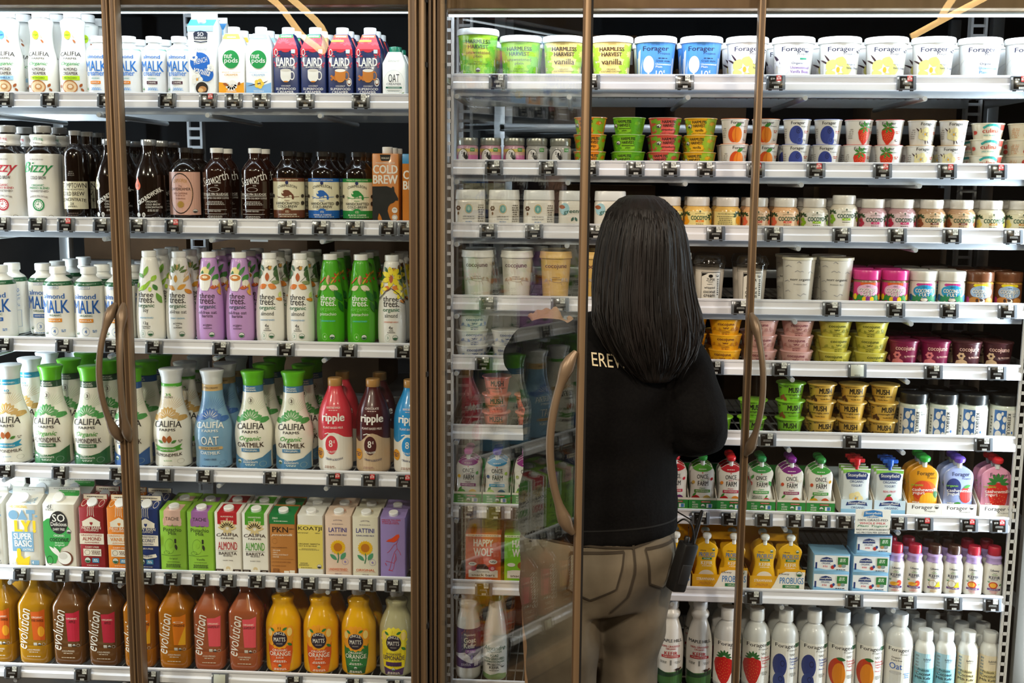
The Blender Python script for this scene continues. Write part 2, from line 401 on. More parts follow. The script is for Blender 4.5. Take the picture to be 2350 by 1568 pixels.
P('sdv', 'creamer_carton', 'carton', 'tall French vanilla carton', 'tall white and blue gable carton with a French vanilla blot', 64, 186, _gab(.83, .94), 'f4f5f5', [tcap(.885, -.55, .3, 48)],
  """r,0,.88,1.98,.09,3f8fd0;r,0,.965,1.96,.05,f2f2f2;l,0,.965,1.3,.03,1,8a9a9e;r,0,.8,1.98,.06,9cc6e6;p,1a2236,-.55,.745,-.4,.765,0,.775,.4,.765,.55,.745,.5,.67,-.5,.67;t,SO,0,.735,.45,.045,w;t,DELICIOUS,0,.692,.85,.022,w;y,1a2236,.08,-.5,.65,0,.64,.5,.65;n,creamer,0,.565,1.1,.045,c4c6c8;
 e,-.1,.4,1.5,.24,1568c8;p,1568c8,-.4,.45,-.3,.53,-.15,.51,.3,.45;e,.35,.26,1.1,.17,1568c8;k,-.5,.49,.4,.2,30,f5f2ea;f,-.55,.46,.3,5,f3f1ea;s,FRENCH,-.05,.42,1.1,.06,w,14;i,vanilla,.05,.3,1.25,.085,w,-14;f,-.35,.2,.45,5,f3f1ea;e,-.35,.2,.12,.035,e8a020;f,.7,.34,.3,5,f3f1ea;e,0,.09,1.15,.18,dfe3e6;e,0,.095,.95,.15,20140c;e,.05,.085,.6,.07,b98048;e,-.1,.07,.4,.05,e0b880""", n='b', sm=1, coat=.1)
_nk = [(0, 1), (.68, 1, 1, 0), (.9, .52, .55, 0)]
def nut(c, t, c2): return f"""r,0,.855,1.5,.075,{c};t,{t},0,.845,.7,.018,w;e,0,.525,1.3,.26,12964a;t,nut,-.2,.57,.62,.065,w;t,pods,.02,.5,1.05,.09,w;n,almond + coconut,0,.345,1.45,.022,{c2};t,CREAMER,0,.305,1.05,.03,{c2};p,{c},-.985,0,.985,0,.985,.2,.5,.17,0,.14,-.5,.19,-.985,.2;t,{t},0,.075,.8,.024,w;l,0,.025,1.5,.015,1,w;"""
P('npo', 'creamer_carton', 'carton', 'orange-based creamer carton', 'white creamer carton with green round emblem and orange base', 62, 156, _nk, 'f6f6f4', [cap(.885, 1, .46, 'fafafa')], nut('f2a51c', 'ORIGINAL', 'e0a84a')+"f,0,.17,.5,7,e9e6df,.3,180,360;e,.1,.2,.5,.07,f4f2ec;k,-.45,.17,.45,.22,-20,al;k,.6,.18,.3,.2,60,8a4a22", n='b', sm=1, coat=.1, nb=2)
V('npf', 'npo', short='pale blue creamer carton', desc='white creamer carton with green round emblem and pale blue base', art=nut('86b6e6', 'FRENCH VANILLA', '9fbfe0')+"k,-.2,.175,1.4,.07,12,3a1e1a;k,.4,.19,.8,.06,28,3a1e1a;f,.05,.18,.4,5,f6d24a")
def laird(c, t, mug, n2): return f"""p,c8283a,-.985,.6,-.985,.67,-.54,.88,.54,.88,.985,.67,.985,.6,.5,.645,0,.63,-.5,.65;f,0,.67,.8,9,15295e,.35,200,340,.1;f,-.2,.75,.55,7,e2495a,.3,20,160,.12;f,.55,.72,.4,6,e2495a,.3,30,150,.12;f,-.75,.58,.35,5,d8344a,.2,0,200,.15;f,.8,.57,.4,5,d8344a,.2,0,200,.15;f,-.9,.46,.25,4,d8344a,.2,-60,90,.15;f,.9,.45,.25,4,d8344a,.2,90,240,.15;r,0,.865,1.1,.045,{c};t,{t},0,.865,.85,.022,w;{n2}
 o,-.75,.63,.26,.1,.25,w;r,.62,.645,.32,.055,cfe0ea;B,LAIRD,0,.495,1.5,.12,f8f8f4;t,SUPERFOOD.,0,.42,1.15,.022,w;e,0,.29,.85,.17,{mug};r,0,.335,.85,.09,{mug};e,0,.375,.85,.045,{'f7f2ea' if mug!='f1efe9' else 'd9d3c8'};o,.5,.3,.42,.13,.28,{mug};e,0,.215,.4,.02,d98a2a;
 t,COCONUT,0,.152,.75,.02,w;t,SUPERFOOD,0,.11,1.6,.034,w;t,CREAMER.,0,.066,1.35,.034,w;r,-.55,.027,.6,.006,{c};r,.55,.027,.6,.006,{c};t,WITH,0,.027,.22,.012,w;l,0,.008,1.6,.014,1,w"""
P('ldg', 'creamer_carton', 'carton', 'white-mug navy carton', 'navy and red creamer carton with white mug and green top', 60, 155, _nk, '15295e', [cap(.885, 1, .5, 'fafafa')], laird('gn', 'UNSWEETENED', 'f1efe9', ''), n='b', sm=1, coat=.15, nb=2)
V('ldc', 'ldg', short='amber-mug navy carton', desc='navy and red creamer carton with amber mug and cinnamon top', art=laird('e2581c', 'CINNAMON', 'd08030', 'r,-.3,.8,1.1,.03,f3b53a;r,-.55,.27,.55,.03,b8661c,40;r,-.55,.27,.55,.03,c8762c,-40;o,.7,.21,.4,.12,.2,w;e,.7,.21,.28,.08,8a4a22;e,.7,.215,.24,.06,f4f0e8;'))
P('oat', 'creamer_carton', 'carton', 'green-capped oat creamer', 'small white oat creamer carton with a dark green cap', 55, 113, [(0, 1), (.66, 1, 1, 0), (.89, .58, .6, 0)], 'f6f6f4', [cap(.88, 1, .55, '14745a')],
  "s,Elmhurst,0,.72,1,.06,b9b9b4;n,PLANT BASED,0,.615,.5,.012,c8ccc8;o,0,.28,1.8,.5,.02,c7d3cc;n,OAT,0,.37,.95,.16,1a2330;n,CREAMER,0,.255,1.3,.04,1a2330;r,0,.185,1.4,.035,14745a;t,UNSWEETENED,0,.185,1.05,.018,w;l,0,.12,1.3,.03,2,9aa39d;k,.7,.06,.5,.14,35,7d9a62", n='b', sm=1, coat=.1)
# --- left bay, cold coffee shelf
COF = mat('160b06', .12, 0, .9)
COF2 = mat('2a130c', .12, 0, .9)
_bz = [(0, .92), (.015, .98), (.06, 1), (.68, 1), (.72, .93), (.77, .72), (.785, .68), (.8, .72), (.84, .66), (.88, .72), (.905, .68), (.915, .46), (.93, .42)]
def bizzy(c): return f"""i,Bizzy,0,.54,1.85,.15,{c};t,COLD BREW,.05,.445,1,.035,bd;t,ORGANIC,0,.365,.8,.022,{c};t,ESPRESSO BLEND,0,.335,1.4,.022,{c};n,UNSWEETENED,0,.302,1.3,.022,5a4a44;a,BREWED IN SMALL BATCHES,0,.235,1.2,.02,8a7a74,.015;e,0,.155,.75,.13,{c};e,0,.155,.58,.1,f4f2ee;f,0,.155,.27,12,{c},.7;r,0,.168,.03,.035,{c};r,-.06,.16,.12,.008,{c};
 l,0,.64,1.3,.02,1,b5aaa4;r,0,.028,1,.03,c9c1bc;r,0,.028,.95,.024,f4f2ee;l,0,.028,.8,.012,1,8a7a74;u,.72,.02,.3,dk;t,273 mg,0,.855,.65,.035,{c};l,0,.815,.6,.012,1,6a5a54"""
P('bzr', 'coffee_bottle', 'bottle', 'red-lettered cold brew', 'cold brew bottle in white sleeve with red script', 76, 210, _bz, COF, [('cap', 'a9a6a2', [(.925, .5), (.935, .53), (.99, .53), (1, .48), (1, .001)], dict(rough=.1))], bizzy('c02a3a'), bands=[(0, .7, 'eceae6'), (.785, .905, 'eceae6')], n=3)
V('bzg', 'bzr', short='green-lettered cold brew', desc='cold brew bottle in white sleeve with green script', art=bizzy('1f8a4a'))
P('stm', 'coffee_bottle', 'bottle', 'cream-labelled coffee bottle', 'dark glass cold brew bottle with a cream block-lettered label', 62, 200, [(0, .9), (.02, .98), (.6, .98), (.7, .97), (.77, .86), (.82, .6), (.845, .44), (.87, .42), (.95, .42)], COF, [cap(.945, 1, .45, '8d8a86')],
  "r,0,.275,1.92,.31,e9e3c8;t,STUMPTOWN,0,.385,1.85,.055,dk;t,COFFEE ROASTERS,0,.34,1.6,.018,dk;t,COLD BREW,0,.293,1.65,.045,dk;a,CONCENTRATE,0,.215,1.8,.036,dk,.016;t,2X,0,.18,.3,.028,dk;l,0,.15,.9,.02,2,5a5248;l,0,.06,1.1,.05,2,5a4a42;l,0,.52,.5,.06,3,6a625a", nb=2)
def grw(c): return f"e,-.55,.43,.4,.11,{c};p,{c},-.7,.46,-.55,.54,-.4,.46;t,2X,-.55,.43,.2,.03,dk;B,GROUNDWORK,.15,.3,1.75,.055,e8e6e2,33;t,ORGANIC,.3,.235,.7,.024,e2e0dc;t,COLD BREW,.37,.2,.85,.024,e2e0dc;t,CONCENTRATE,.42,.165,.95,.024,e2e0dc;l,.38,.125,.8,.03,2,c8c6c2;e,-.55,.07,.25,.055,e2e0dc;e,-.2,.07,.22,.06,e2e0dc;t,B,-.2,.07,.12,.03,dk;l,.55,.03,.6,.03,2,c8c6c2"
P('gwo', 'coffee_bottle', 'bottle', 'orange-drop coffee growler', 'dark glass coffee growler with orange drop and diagonal white lettering', 74, 182, [(0, .9), (.02, .98), (.5, 1), (.57, .97), (.68, .78), (.78, .53), (.85, .43), (.93, .44)], mat('1c100a', .12, 0, .9), [('cap', mat('c4c6c8', .25, .7), [(.925, .46), (.935, .49), (.985, .49), (1, .46), (1, .001)])], grw('e0602a'), nb=2)
V('gwc', 'gwo', short='cream-drop coffee growler', desc='dark glass coffee growler with cream drop and diagonal white lettering', art=grw('ded8b8'))
P('dyd', 'coffee_bottle', 'bottle', 'pink-labelled coffee bottle', 'dark coffee bottle with a dusty pink label and gold oval', 78, 165, [(0, .94), (.02, 1), (.66, 1), (.71, .96), (.79, .7), (.84, .44), (.86, .42), (.94, .42)], COF, [cap(.93, 1, .45, '2a2421')],
  "r,0,.375,1.94,.585,d9a99a;o,-.05,.375,1.45,.56,.06,3a2418;f,-.05,.375,.7,40,d8b04a,.94,0,360,.02;a,EXPLORER,-.05,.535,.85,.045,b98a4a,.02;n,The,-.05,.475,.2,.025,5a3a30;t,DAYDREAMER,-.05,.435,1.2,.036,4a2a24;t,NO CAFFEINE,-.05,.375,.85,.026,8a5a4c;l,-.05,.345,.8,.012,1,8a5a4c;t,15 SERVINGS,-.05,.305,.6,.018,8a5a4c;f,-.05,.225,.24,16,b08a3a,.1;u,.75,.135,.24,dk")
P('sea', 'coffee_bottle', 'bottle', 'brown script coffee bottle', 'dark brown coffee flask with white script and white cap', 66, 165, [(0, .92), (.02, .98), (.66, 1), (.71, .97), (.78, .74), (.83, .52), (.86, .46), (.94, .46)], COF2, [cap(.93, 1, .48, 'e6e4e0')],
  "s,Seaworth,0,.58,1.9,.12,f2f0ec,18;t,COFFEE,.2,.525,.6,.02,f2f0ec;t,CO.,.2,.49,.25,.018,f2f0ec;o,0,.435,.8,.06,.1,d8d4d0;t,SINGLE FIN SLUDGE,0,.372,1.8,.03,f2f0ec;r,0,.347,1.8,.004,f2f0ec;t,HANDCRAFTED COLD BREW COFFEE,0,.318,1.85,.024,d8d4d0;l,0,.25,1.5,.06,3,b8b4b0;r,0,.16,1.6,.006,c8c4c0;r,0,.1,1.6,.006,c8c4c0;t,NEVER HEATED,0,.14,.9,.018,d8d4d0;l,0,.06,1.2,.04,3,b8b4b0")
def chm(c, t): return f"""r,0,.345,1.95,.46,e8e2c6;r,0,.595,1.95,.05,{c};r,0,.115,1.95,.11,{c};t,SPECIALTY GRADE COFFEE,0,.597,1.3,.018,e8e2c6;e,0,.555,.2,.05,nv;a,CHAMELEON,0,.487,1.15,.038,dk,.03;
 p,{c},-.35,.40,-.25,.44,-.1,.455,.1,.45,.25,.42,.38,.385,.42,.35,.38,.32,.3,.325,.28,.35,.3,.37,.2,.385,.1,.37,-.05,.36,-.2,.365,-.3,.375;e,-.26,.415,.09,.03,e8e2c6;y,{c},.03,-.65,.365,-.3,.34,0,.35,.3,.355,.7,.36;y,{c},.03,-.6,.34,-.4,.35;y,{c},.05,-.1,.37,-.15,.34;y,{c},.05,.1,.37,.12,.345;i,Organic,0,.305,.32,.022,{c};t,HANDCRAFTED,0,.267,1.4,.037,dk;t,COLD-BREW,0,.222,1.2,.037,dk;i,Super Concentrate,0,.187,.7,.02,5a4a3a;e,0,.155,.5,.09,{c};t,RTD,0,.15,.2,.03,e8e2c6;t,{t},0,.108,1.1,.022,f4f0e0;l,.1,.08,1.3,.014,1,e8e2c6;e,-.87,.37,.12,.05,dk;e,.88,.37,.14,.05,dk;e,.88,.27,.16,.06,dk"""
_chp = [(0, .9), (.02, .97), (.6, .97), (.68, .97), (.74, .9), (.8, .68), (.86, .5), (.88, .46), (.93, .46)]
P('chb', 'coffee_bottle', 'bottle', 'brown-banded cold brew', 'round cold brew bottle with cream label and brown bands', 78, 160, _chp, COF, [cap(.925, 1, .5, '191512')], chm('6a3a22', 'DARK CHOCOLATE MOCHA COFFEE'), nb=2)
V('chl', 'chb', short='blue-banded cold brew', desc='round cold brew bottle with cream label and blue bands', art=chm('1c62b8', 'VANILLA COFFEE'))
V('chg', 'chb', short='green-banded cold brew', desc='round cold brew bottle with cream label and green bands', art=chm('1f8a3a', 'BLACK COFFEE'))
def wbear(c): return """p,17130f,-.4,.985,-.35,.915,-.28,.895,.28,.895,.35,.915,.4,.985;t,ORIGINAL BLACK,0,.935,.6,.025,f0e6d6;t,WANDERING BEAR,0,.865,1.45,.024,f0e6d6;B,COLD,0,.775,1.85,.125,f4efe6;B,BREW,0,.63,1.85,.125,f4efe6;
 p,15191a,-.985,.53,-.5,.53,.1,.535,.45,.51,.55,.535,.65,.52,.68,.46,.95,.36,.93,.33,.75,.33,.6,.3,.35,.28,.2,.24,.15,.18,.3,.08,.55,0,-.2,0,-.35,.1,-.5,.15,-.6,.08,-.55,0,-.985,0;e,.68,.19,.42,.085,e8e4de;t,USDA,.68,.2,.25,.02,dk;e,.68,.085,.42,.085,e8e4de;e,.68,.085,.34,.07,dk;e,.68,.085,.3,.06,e8e4de"""
P('wbr', 'coffee_carton', 'carton', 'orange cold brew carton', 'orange COLD BREW carton with a black bear silhouette', 64, 156, [(0, 1), (.985, 1, 1, 0), (1, .97, .97, 0)], 'c8782a', [cap(1, 1.1, .4, 'ecebe8')], wbear(''), n='b', sm=1, coat=.1, nb=2)
V('wbb', 'wbr', short='blue-topped cold brew carton', desc='orange cold brew carton with a blue top edge, half hidden by post', bands=[(.86, 1, '3a8cc0')], art="B,COLD,0,.7,1.85,.125,f4efe6;B,BREW,0,.55,1.85,.125,f4efe6")
# --- left bay, plant milk shelf
def malk(c, t, num): return f"""n,ORGANIC   +   DELICIOUS,0,.772,1.4,.014,bfe0c8;r,0,.722,.72,.042,6a8fc4;r,0,.722,.68,.034,f3f2ee;t,GUM FREE,0,.722,.56,.018,4a78b8;t,almond,-.02,.6,1.4,.07,1f62b4;t,MALK,0,.455,1.75,.18,1b5db0;t,ORGANIC,0,.335,.92,.026,dg;r,0,.266,.98,.05,{c};t,{t},0,.266,.8,.025,f4f1ea;o,0,.115,.5,.115,.06,4a78b8;t,{num},0,.115,.16,.045,1f62b4;u,-.6,.09,.18,dg;l,.55,.12,.25,.04,2,6a8fc4;l,0,.025,1.1,.02,1,6a8fc4"""
P('mlv', 'milk_bottle', 'bottle', 'orange-pill almond milk', 'white almond milk bottle, blue lettering, orange VANILLA pill', 71, 164, _mk, 'f1f0eb', [cap(.9, 1, .53, 'f5f5f2')], malk('e8922a', 'VANILLA', '4'), bands=[(.742, .8, '1d5a32')], nb=3)
V('mlu', 'mlv', short='blue-bar almond milk', desc='white almond milk bottle, blue lettering, blue UNSWEETENED bar', art=malk('1b5db0', 'UNSWEETENED', '3'))
V('mlb', 'mlv', short='turned almond milk', desc='white almond milk bottle turned to show its back text', art="n,ORGANIC   +   DELICIOUS,0,.772,1.4,.014,bfe0c8;l,.2,.62,1.1,.06,3,6a8fc4;l,.2,.52,1.1,.1,6,8aa4c8;l,.2,.42,1.1,.06,3,8aa4c8;r,.2,.22,1.15,.24,9ab0cc;r,.2,.22,1.1,.23,eeede8;e,0,.27,.22,.05,1f62b4;e,.4,.27,.22,.05,1f62b4;e,0,.18,.2,.05,1f62b4;t,CA CRV,.1,.07,.7,.022,4a5a7a", nb=0)
_tt = [(0, .88), (.02, .96), (.1, 1), (.3, 1), (.44, .955), (.56, .87), (.7, .735), (.85, .6), (.915, .53), (.93, .47), (.94, .47)]
def ttree(ln, oc, tc, bt, sub, sc): 
    t = f"""t,three,-.03,.52,1.08,.06,{tc};t,trees.,0,.46,1.1,.06,{tc};t,organic,0,.392,1.15,.055,{oc};""" + ln
    return t+f"t,{sub},0,.262,1.0,.016,{sc};{bt};u,.28,.085,.38,dg;l,0,.018,.8,.015,1,5a5048"
_4x = "n,4x,-.02,.2,.3,.04,dk;t,MORE,0,.165,.3,.015,dk;t,ALMONDS,0,.145,.55,.015,dk;o,-.25,.085,.36,.08,.06,7aa58a;t,3,-.25,.085,.12,.03,7aa58a"
_rich = "a,RICHNESS,0,.2,.62,.016,dk,.006;t,FROM,0,.18,.22,.012,dk;t,ALMONDS,0,.158,.6,.016,dk;"
_p = dict(n=2, nb=2)
P('tts', 'milk_bottle', 'bottle', 'soy milk bottle', 'tall white soy milk bottle printed with green edamame pods', 68, 203, _tt, 'f1efe9', [cap(.935, 1, .5, 'f0f0ee')],
  ttree('n,soy,0,.335,.38,.045,dk;', '1d5a32', 'dk', "n,12g,-.02,.2,.36,.04,dk;t,COMPLETE,0,.165,.6,.015,dk;t,PROTEIN,0,.145,.5,.015,dk;o,-.25,.085,.36,.08,.06,7aa58a;t,2,-.25,.085,.12,.03,7aa58a", 'UNSWEETENED', '6aa6c8')+
  ";k,-.2,.6,.95,.24,35,a9cf3a;k,.05,.62,1.0,.24,52,8fbf2e;k,.0,.78,.75,.3,70,7fb43a;k,-.35,.73,.5,.26,-30,5f9a3a;k,.5,.7,.5,.3,60,9cc83a;k,-.6,.62,.4,.2,80,7fb43a;k,.6,.6,.5,.26,-60,3f7a34;k,.82,.48,.8,.24,-70,6aa03a;e,.3,.58,.22,.05,bfe04a;e,-.1,.86,.12,.03,f4f4f0", **_p)
V('tto', 'tts', short='oat milk bottle', desc='tall white oat milk bottle printed with golden oat grains',
  art=ttree('n,oil-free oat,0,.335,1.2,.04,dk;', '1d5a32', 'dk', _rich, 'WHEAT ORIGINAL', '6aa6c8')+";k,-.1,.7,.55,.26,90,d8a24a;k,-.4,.6,.6,.3,150,c98a32;k,.3,.61,.65,.32,30,e0a030;k,0,.83,.4,.18,90,dcae62;f,0,.76,.7,6,5f7a3a,.3,20,160,.12;k,.6,.7,.6,.22,50,d8b068;k,-.6,.72,.5,.2,120,e0b868;k,.7,.56,.55,.26,-40,d89030;y,d8b068,.02,.5,.72,.9,.85;y,d8b068,.02,.45,.72,.75,.88")
V('ttl', 'tts', short='lilac oat milk bottle', desc='tall lilac barista oat milk bottle printed with a latte cup', col='c79bd6',
  art=ttree('n,oil-free oat,0,.335,1.25,.036,dk;n,barista,0,.297,.75,.034,dk;', '2a4a54', '3a2430', _rich.replace(',.2,', ',.19,'), ' ', 'dk').replace('t, ,0,.262,1.0,.016,dk;', '')+";e,-.15,.76,.7,.16,efe2a0;k,.3,.79,.8,.26,60,3f7f3a;k,.55,.72,.6,.36,50,4a8f42;k,-.35,.76,.5,.24,80,2f6a34;k,.1,.85,.5,.2,70,4a8f42;p,f0efec,-.6,.72,.3,.72,.2,.62,.05,.575,-.35,.575,-.5,.62;e,-.15,.72,.92,.09,f0efec;e,-.15,.72,.8,.07,c87a2a;e,-.15,.725,.4,.03,f3e3c4;e,.55,.66,.4,.08,ece6d8;k,.45,.615,.5,.26,10,c85a22;f,.6,.6,.55,6,e0a848,.2,-60,60,.12;k,-.75,.63,.35,.2,80,c85a22")
def alm(l3, sub, sc, extra=''): return ttree('n,almond,0,.335,.9,.045,dk;', '1d6a44', 'dk', _4x, sub, sc)+f";k,0,.74,.62,.3,90,b85a28;k,-.3,.635,.6,.36,25,d8782a;k,.34,.635,.62,.38,-25,e08432;f,-.3,.73,.65,3,3f6a3a,.3,120,170,.22;f,.35,.72,.8,4,4a6a3e,.25,-5,60,.22;k,-.35,.84,.5,.2,-60,2f5a34;k,.55,.84,.5,.18,55,2f5a34;k,.55,.68,.55,.26,-10,8a9a6a;k,.9,.55,.5,.3,60,cfe08a;k,.85,.49,.55,.22,-15,e09030;y,3a4a2a,.03,.2,.69,.6,.76;e,.12,.84,.16,.05,5a3a1a;k,.12,.85,.5,.12,15,8a7a5a;e,.2,.84,.2,.04,c8902a;{extra}"
V('tta', 'tts', short='almond milk bottle', desc='tall white almond milk bottle printed with almonds and a bee', art=alm('', 'UNSWEETENED', '6a9ac8'))
V('ttp', 'tts', short='green pistachio milk bottle', desc='tall bright green pistachio milk bottle', col='4fae1e',
  art=ttree('n,pistachio,0,.335,1.15,.045,f0f6e8;', '7fd05a', 'f4f4ee', "o,-.25,.085,.36,.08,.06,c0e8a0;t,4,-.25,.085,.12,.03,e0f4d0", 'UNSWEETENED', '5fd0d8')+";k,0,.72,.7,.3,90,d8b48a;k,.08,.72,.62,.12,85,9a6a42;k,-.35,.63,.6,.34,30,e0cfb0;k,.36,.63,.68,.4,-25,eadfc8;y,7a8a3a,.03,.1,.615,.6,.6;y,d8502a,.08,-.6,.68,-.2,.75;y,d8a02a,.1,.2,.68,.7,.8;f,.6,.74,.4,6,c84a2a,.3,0,300,.14;k,.7,.54,1.0,.36,-55,1f7a2a;k,.85,.42,.9,.24,-70,1a6a26;k,-.75,.56,.6,.24,70,2f8a2a;k,-.3,.8,.5,.14,120,6abf3a")
V('ttv', 'tts', short='yellow-flowered almond milk', desc='tall white almond milk bottle printed with yellow blossoms',
  art=alm('', 'UNSWEETENED VANILLA', 'd86a3a', "f,.05,.76,.75,7,f2dc2a,.15,0,360,.24;k,0,.735,.55,.28,90,b85a28;f,.75,.6,.6,6,f2dc2a,.1,0,360,.24;f,-.75,.63,.5,5,f2dc2a,.1,0,360,.24;y,2a2320,.05,-.95,.5,-.4,.6,0,.64,.5,.58,.98,.46;e,.55,.87,.2,.05,5a3a1a"))
# --- left bay, big bottles
_cf = [(0, .9), (.012, .95), (.1, .94), (.2, .955), (.3, 1), (.37, 1), (.43, .965), (.5, .87), (.6, .685), (.7, .575), (.8, .53), (.855, .53)]
def cali(lf, body, name='dk'): 
    if isinstance(lf, str): lf = (lf,)
    return f"f,0,.56,.95,17,{lf[0] if len(lf)<2 else lf[1]},.3,32,148,.008;f,0,.52,.55,7,{lf[0]},.12,22,158,.24;k,-.72,.505,.5,.2,160,{lf[0]};k,.72,.505,.5,.2,20,{lf[0]};k,-.6,.52,.45,.18,165,{lf[0]};k,.6,.52,.45,.18,15,{lf[0]};k,-.4,.53,.4,.17,140,{lf[0]};k,.42,.53,.4,.17,40,{lf[0]};f,0,.52,.45,7,f1efe6,.3,22,158,.03;a,CALIFIA,0,.445,1.42,.062,{name},.014;t,FARMS,.02,.398,.85,.026,{name};"+body
def calorg(c, what, sub, top): return cali(('4a9a4e', 'b9cfae'), f"""i,Organic,0,.325,1.15,.062,4f9f3a;t,{what},0,.262,1.4,.052,bd;r,0,.207,.95,.036,{c};t,{sub},0,.207,.75,.018,f2f0e8;
 p,{c},-.99,0,.99,0,.99,.19,.6,.13,.2,.108,-.2,.108,-.6,.125,-.99,.165;u,-.6,.085,.24,dg;t,ONLY 3,-.15,.105,.45,.018,f2f0e8;t,INGREDIENTS,0,.082,.75,.018,f2f0e8;l,0,.055,.7,.02,2,dfe8dc;o,.62,.06,.32,.055,.08,a9c0b4;l,0,.02,1,.012,1,c9d8cc;t,ORGANIC,-.02,.835,.55,.017,f0efe6;t,{top},-.02,.812,.62,.017,f0efe6;o,0,.71,.3,.07,.07,5a5048;t,3,0,.71,.12,.035,bd""")
_cl = ('cap', '67b81e', [(.855, .5), (.862, .52), (.91, .53), (.95, .58), (.98, .635), (.995, .64), (1, .6), (1, .001)])
def cl(c): return [('cap', c, _cl[2], dict(rough=.4))]
P('cag', 'milk_bottle', 'bottle', 'dark green based almond milk', 'curvy white almond milk bottle, dark green base, green lid', 91, 223, _cf, 'f1eee2', cl('5fb81e'), calorg('2c6a3c', 'ALMONDMILK', 'UNSWEETENED', 'UNSWEETENED'), bands=[(.79, .87, '2f4f3a')], nb=2)
V('cab', 'cag', short='royal blue based almond milk', desc='curvy white milk bottle, royal blue base, green lid, behind door handles', art=calorg('2a5a9c', 'ALMONDMILK', 'VANILLA', 'VANILLA'), bands=[(.79, .87, '2a5a9c')])
V('cao', 'cag', short='steel blue based oat milk', desc='curvy white oat milk bottle, steel blue base, green lid', art=calorg('4a7fa6', 'OATMILK', 'ORIGINAL', 'ORIGINAL'), bands=[(.79, .87, '4a7fa6')])
def calalm(c, sub, cal): return cali('c8a05a', f"k,-.13,.3,.4,.24,100,a85a28;k,.13,.3,.42,.26,80,b8652c;k,-.35,.275,.3,.14,150,4f8a3a;k,.35,.275,.3,.14,30,4f8a3a;p,{c},-.72,.24,-.6,.2,-.72,.185,-.3,.17,.3,.17,.72,.19,.6,.21,.72,.25,.3,.215,-.3,.215;t,{sub},0,.192,.85,.02,f2f0e8;a,ALMONDMILK,0,.145,1.4,.032,bd,-.012;t,0g SUGAR,0,.075,.45,.015,{c};o,.62,.07,.3,.05,.08,a8a498;l,0,.022,.8,.012,1,8a8478;t,{cal},0,.745,.3,.026,{c};t,CALORIES,0,.72,.5,.014,5a5048;l,-.65,.28,.2,.03,2,8a8478;l,.65,.28,.2,.03,2,8a8478;t,UNSWEETENED,0,.825,.8,.017,f0efe6")
V('cat', 'cag', short='turquoise-ribbon almond milk', desc='curvy white almond milk bottle, turquoise ribbon, white lid', parts=cl('dfe2e4'), art=calalm('2a94b8', 'UNSWEETENED VANILLA', '40'), bands=[(.8, .87, '2a94b8')])
V('can', 'cag', short='green-ribbon almond milk', desc='curvy white almond milk bottle, green ribbon, white lid', parts=cl('dfe2e4'), art=calalm('4f9f2e', 'UNSWEETENED', '35'), bands=[(.82, .87, '57b03a')])
V('cax', 'cag', short='light blue oat milk bottle', desc='curvy light blue OAT milk bottle with white lid', parts=cl('dfe2e4'), col='7ba6c8', bands=[(.79, .87, 'cfae78')],
  art=cali('3a6ab0', "t,OAT,-.02,.292,.92,.088,3a5a7a;t,OAT,0,.296,.92,.088,f0efe8;p,cfae78,-.6,.232,.6,.232,.65,.215,.6,.2,-.6,.2,-.65,.215;t,EXTRA CREAMY,0,.216,.95,.018,3a4a5a;a,OATMILK,0,.172,1.02,.034,f0efe8,-.008;t,DAIRY FREE,0,.1,.65,.018,2a3a5a;l,0,.03,1,.014,1,3a4a6a;o,.62,.06,.3,.05,.08,4a6a8a;t,EXTRA CREAMY,0,.825,.8,.017,5a4a3a", 'f0efe8'))
_rp = [(0, .92), (.025, .985), (.08, 1), (.5, 1), (.58, .985), (.66, .91), (.74, .77), (.82, .57), (.87, .46), (.905, .41), (.92, .41)]
def rip(c, c2, fl, lo): return f"""p,{lo},-.99,0,.99,0,.99,.36,.6,.385,.3,.42,.05,.435,-.2,.43,-.45,.38,-.75,.33,-.99,.37;e,-.1,.3,.72,.205,{c2};t,8,-.14,.315,.22,.075,f4f1ea;t,g,.06,.335,.08,.03,f4f1ea;a,PEA PROTEIN,-.1,.235,.6,.022,f4f1ea,-.012;y,f4f1ea,.05,-.5,.415,-.3,.43,-.1,.42;B,ripple,0,.585,1.3,.115,f6f3ee;t,PLANT-BASED MILK,0,.488,1.15,.024,f6e8e4;t,{fl},0,.7,.8,.022,f6e8e4;l,0,.672,.6,.012,1,f0d0cc;a,CREAMY & DELICIOUS,.05,.155,1.0,.022,nv,-.015;e,-.78,.2,.4,.12,e8a028;l,-.78,.2,.3,.05,3,nv;l,-.2,.06,.7,.03,2,b08a7a"""
P('rpr', 'milk_bottle', 'bottle', 'red pea milk bottle', 'red and cream pea milk bottle with a gold cap', 82, 212, _rp, 'd83848', [cap(.915, 1, .42, 'b98a4e')], rip('', 'd83848', 'UNSWEETENED VANILLA', 'f0ebe2'), bands=[(0, .34, 'f0ebe2')])
V('rpc', 'rpr', short='chocolate pea milk bottle', desc='dark maroon and tan chocolate pea milk bottle, gold cap', col='4a1418', bands=[(0, .34, 'cbb090')], art=rip('', '4a1418', 'CHOCOLATE', 'cbb090'))
V('rpb', 'rpr', short='bright blue pea milk bottle', desc='bright blue and cream pea milk bottle beside the cooler post', col='2292d6', art=rip('', '2292d6', 'UNSWEETENED ORIGINAL', 'f0ebe2'))
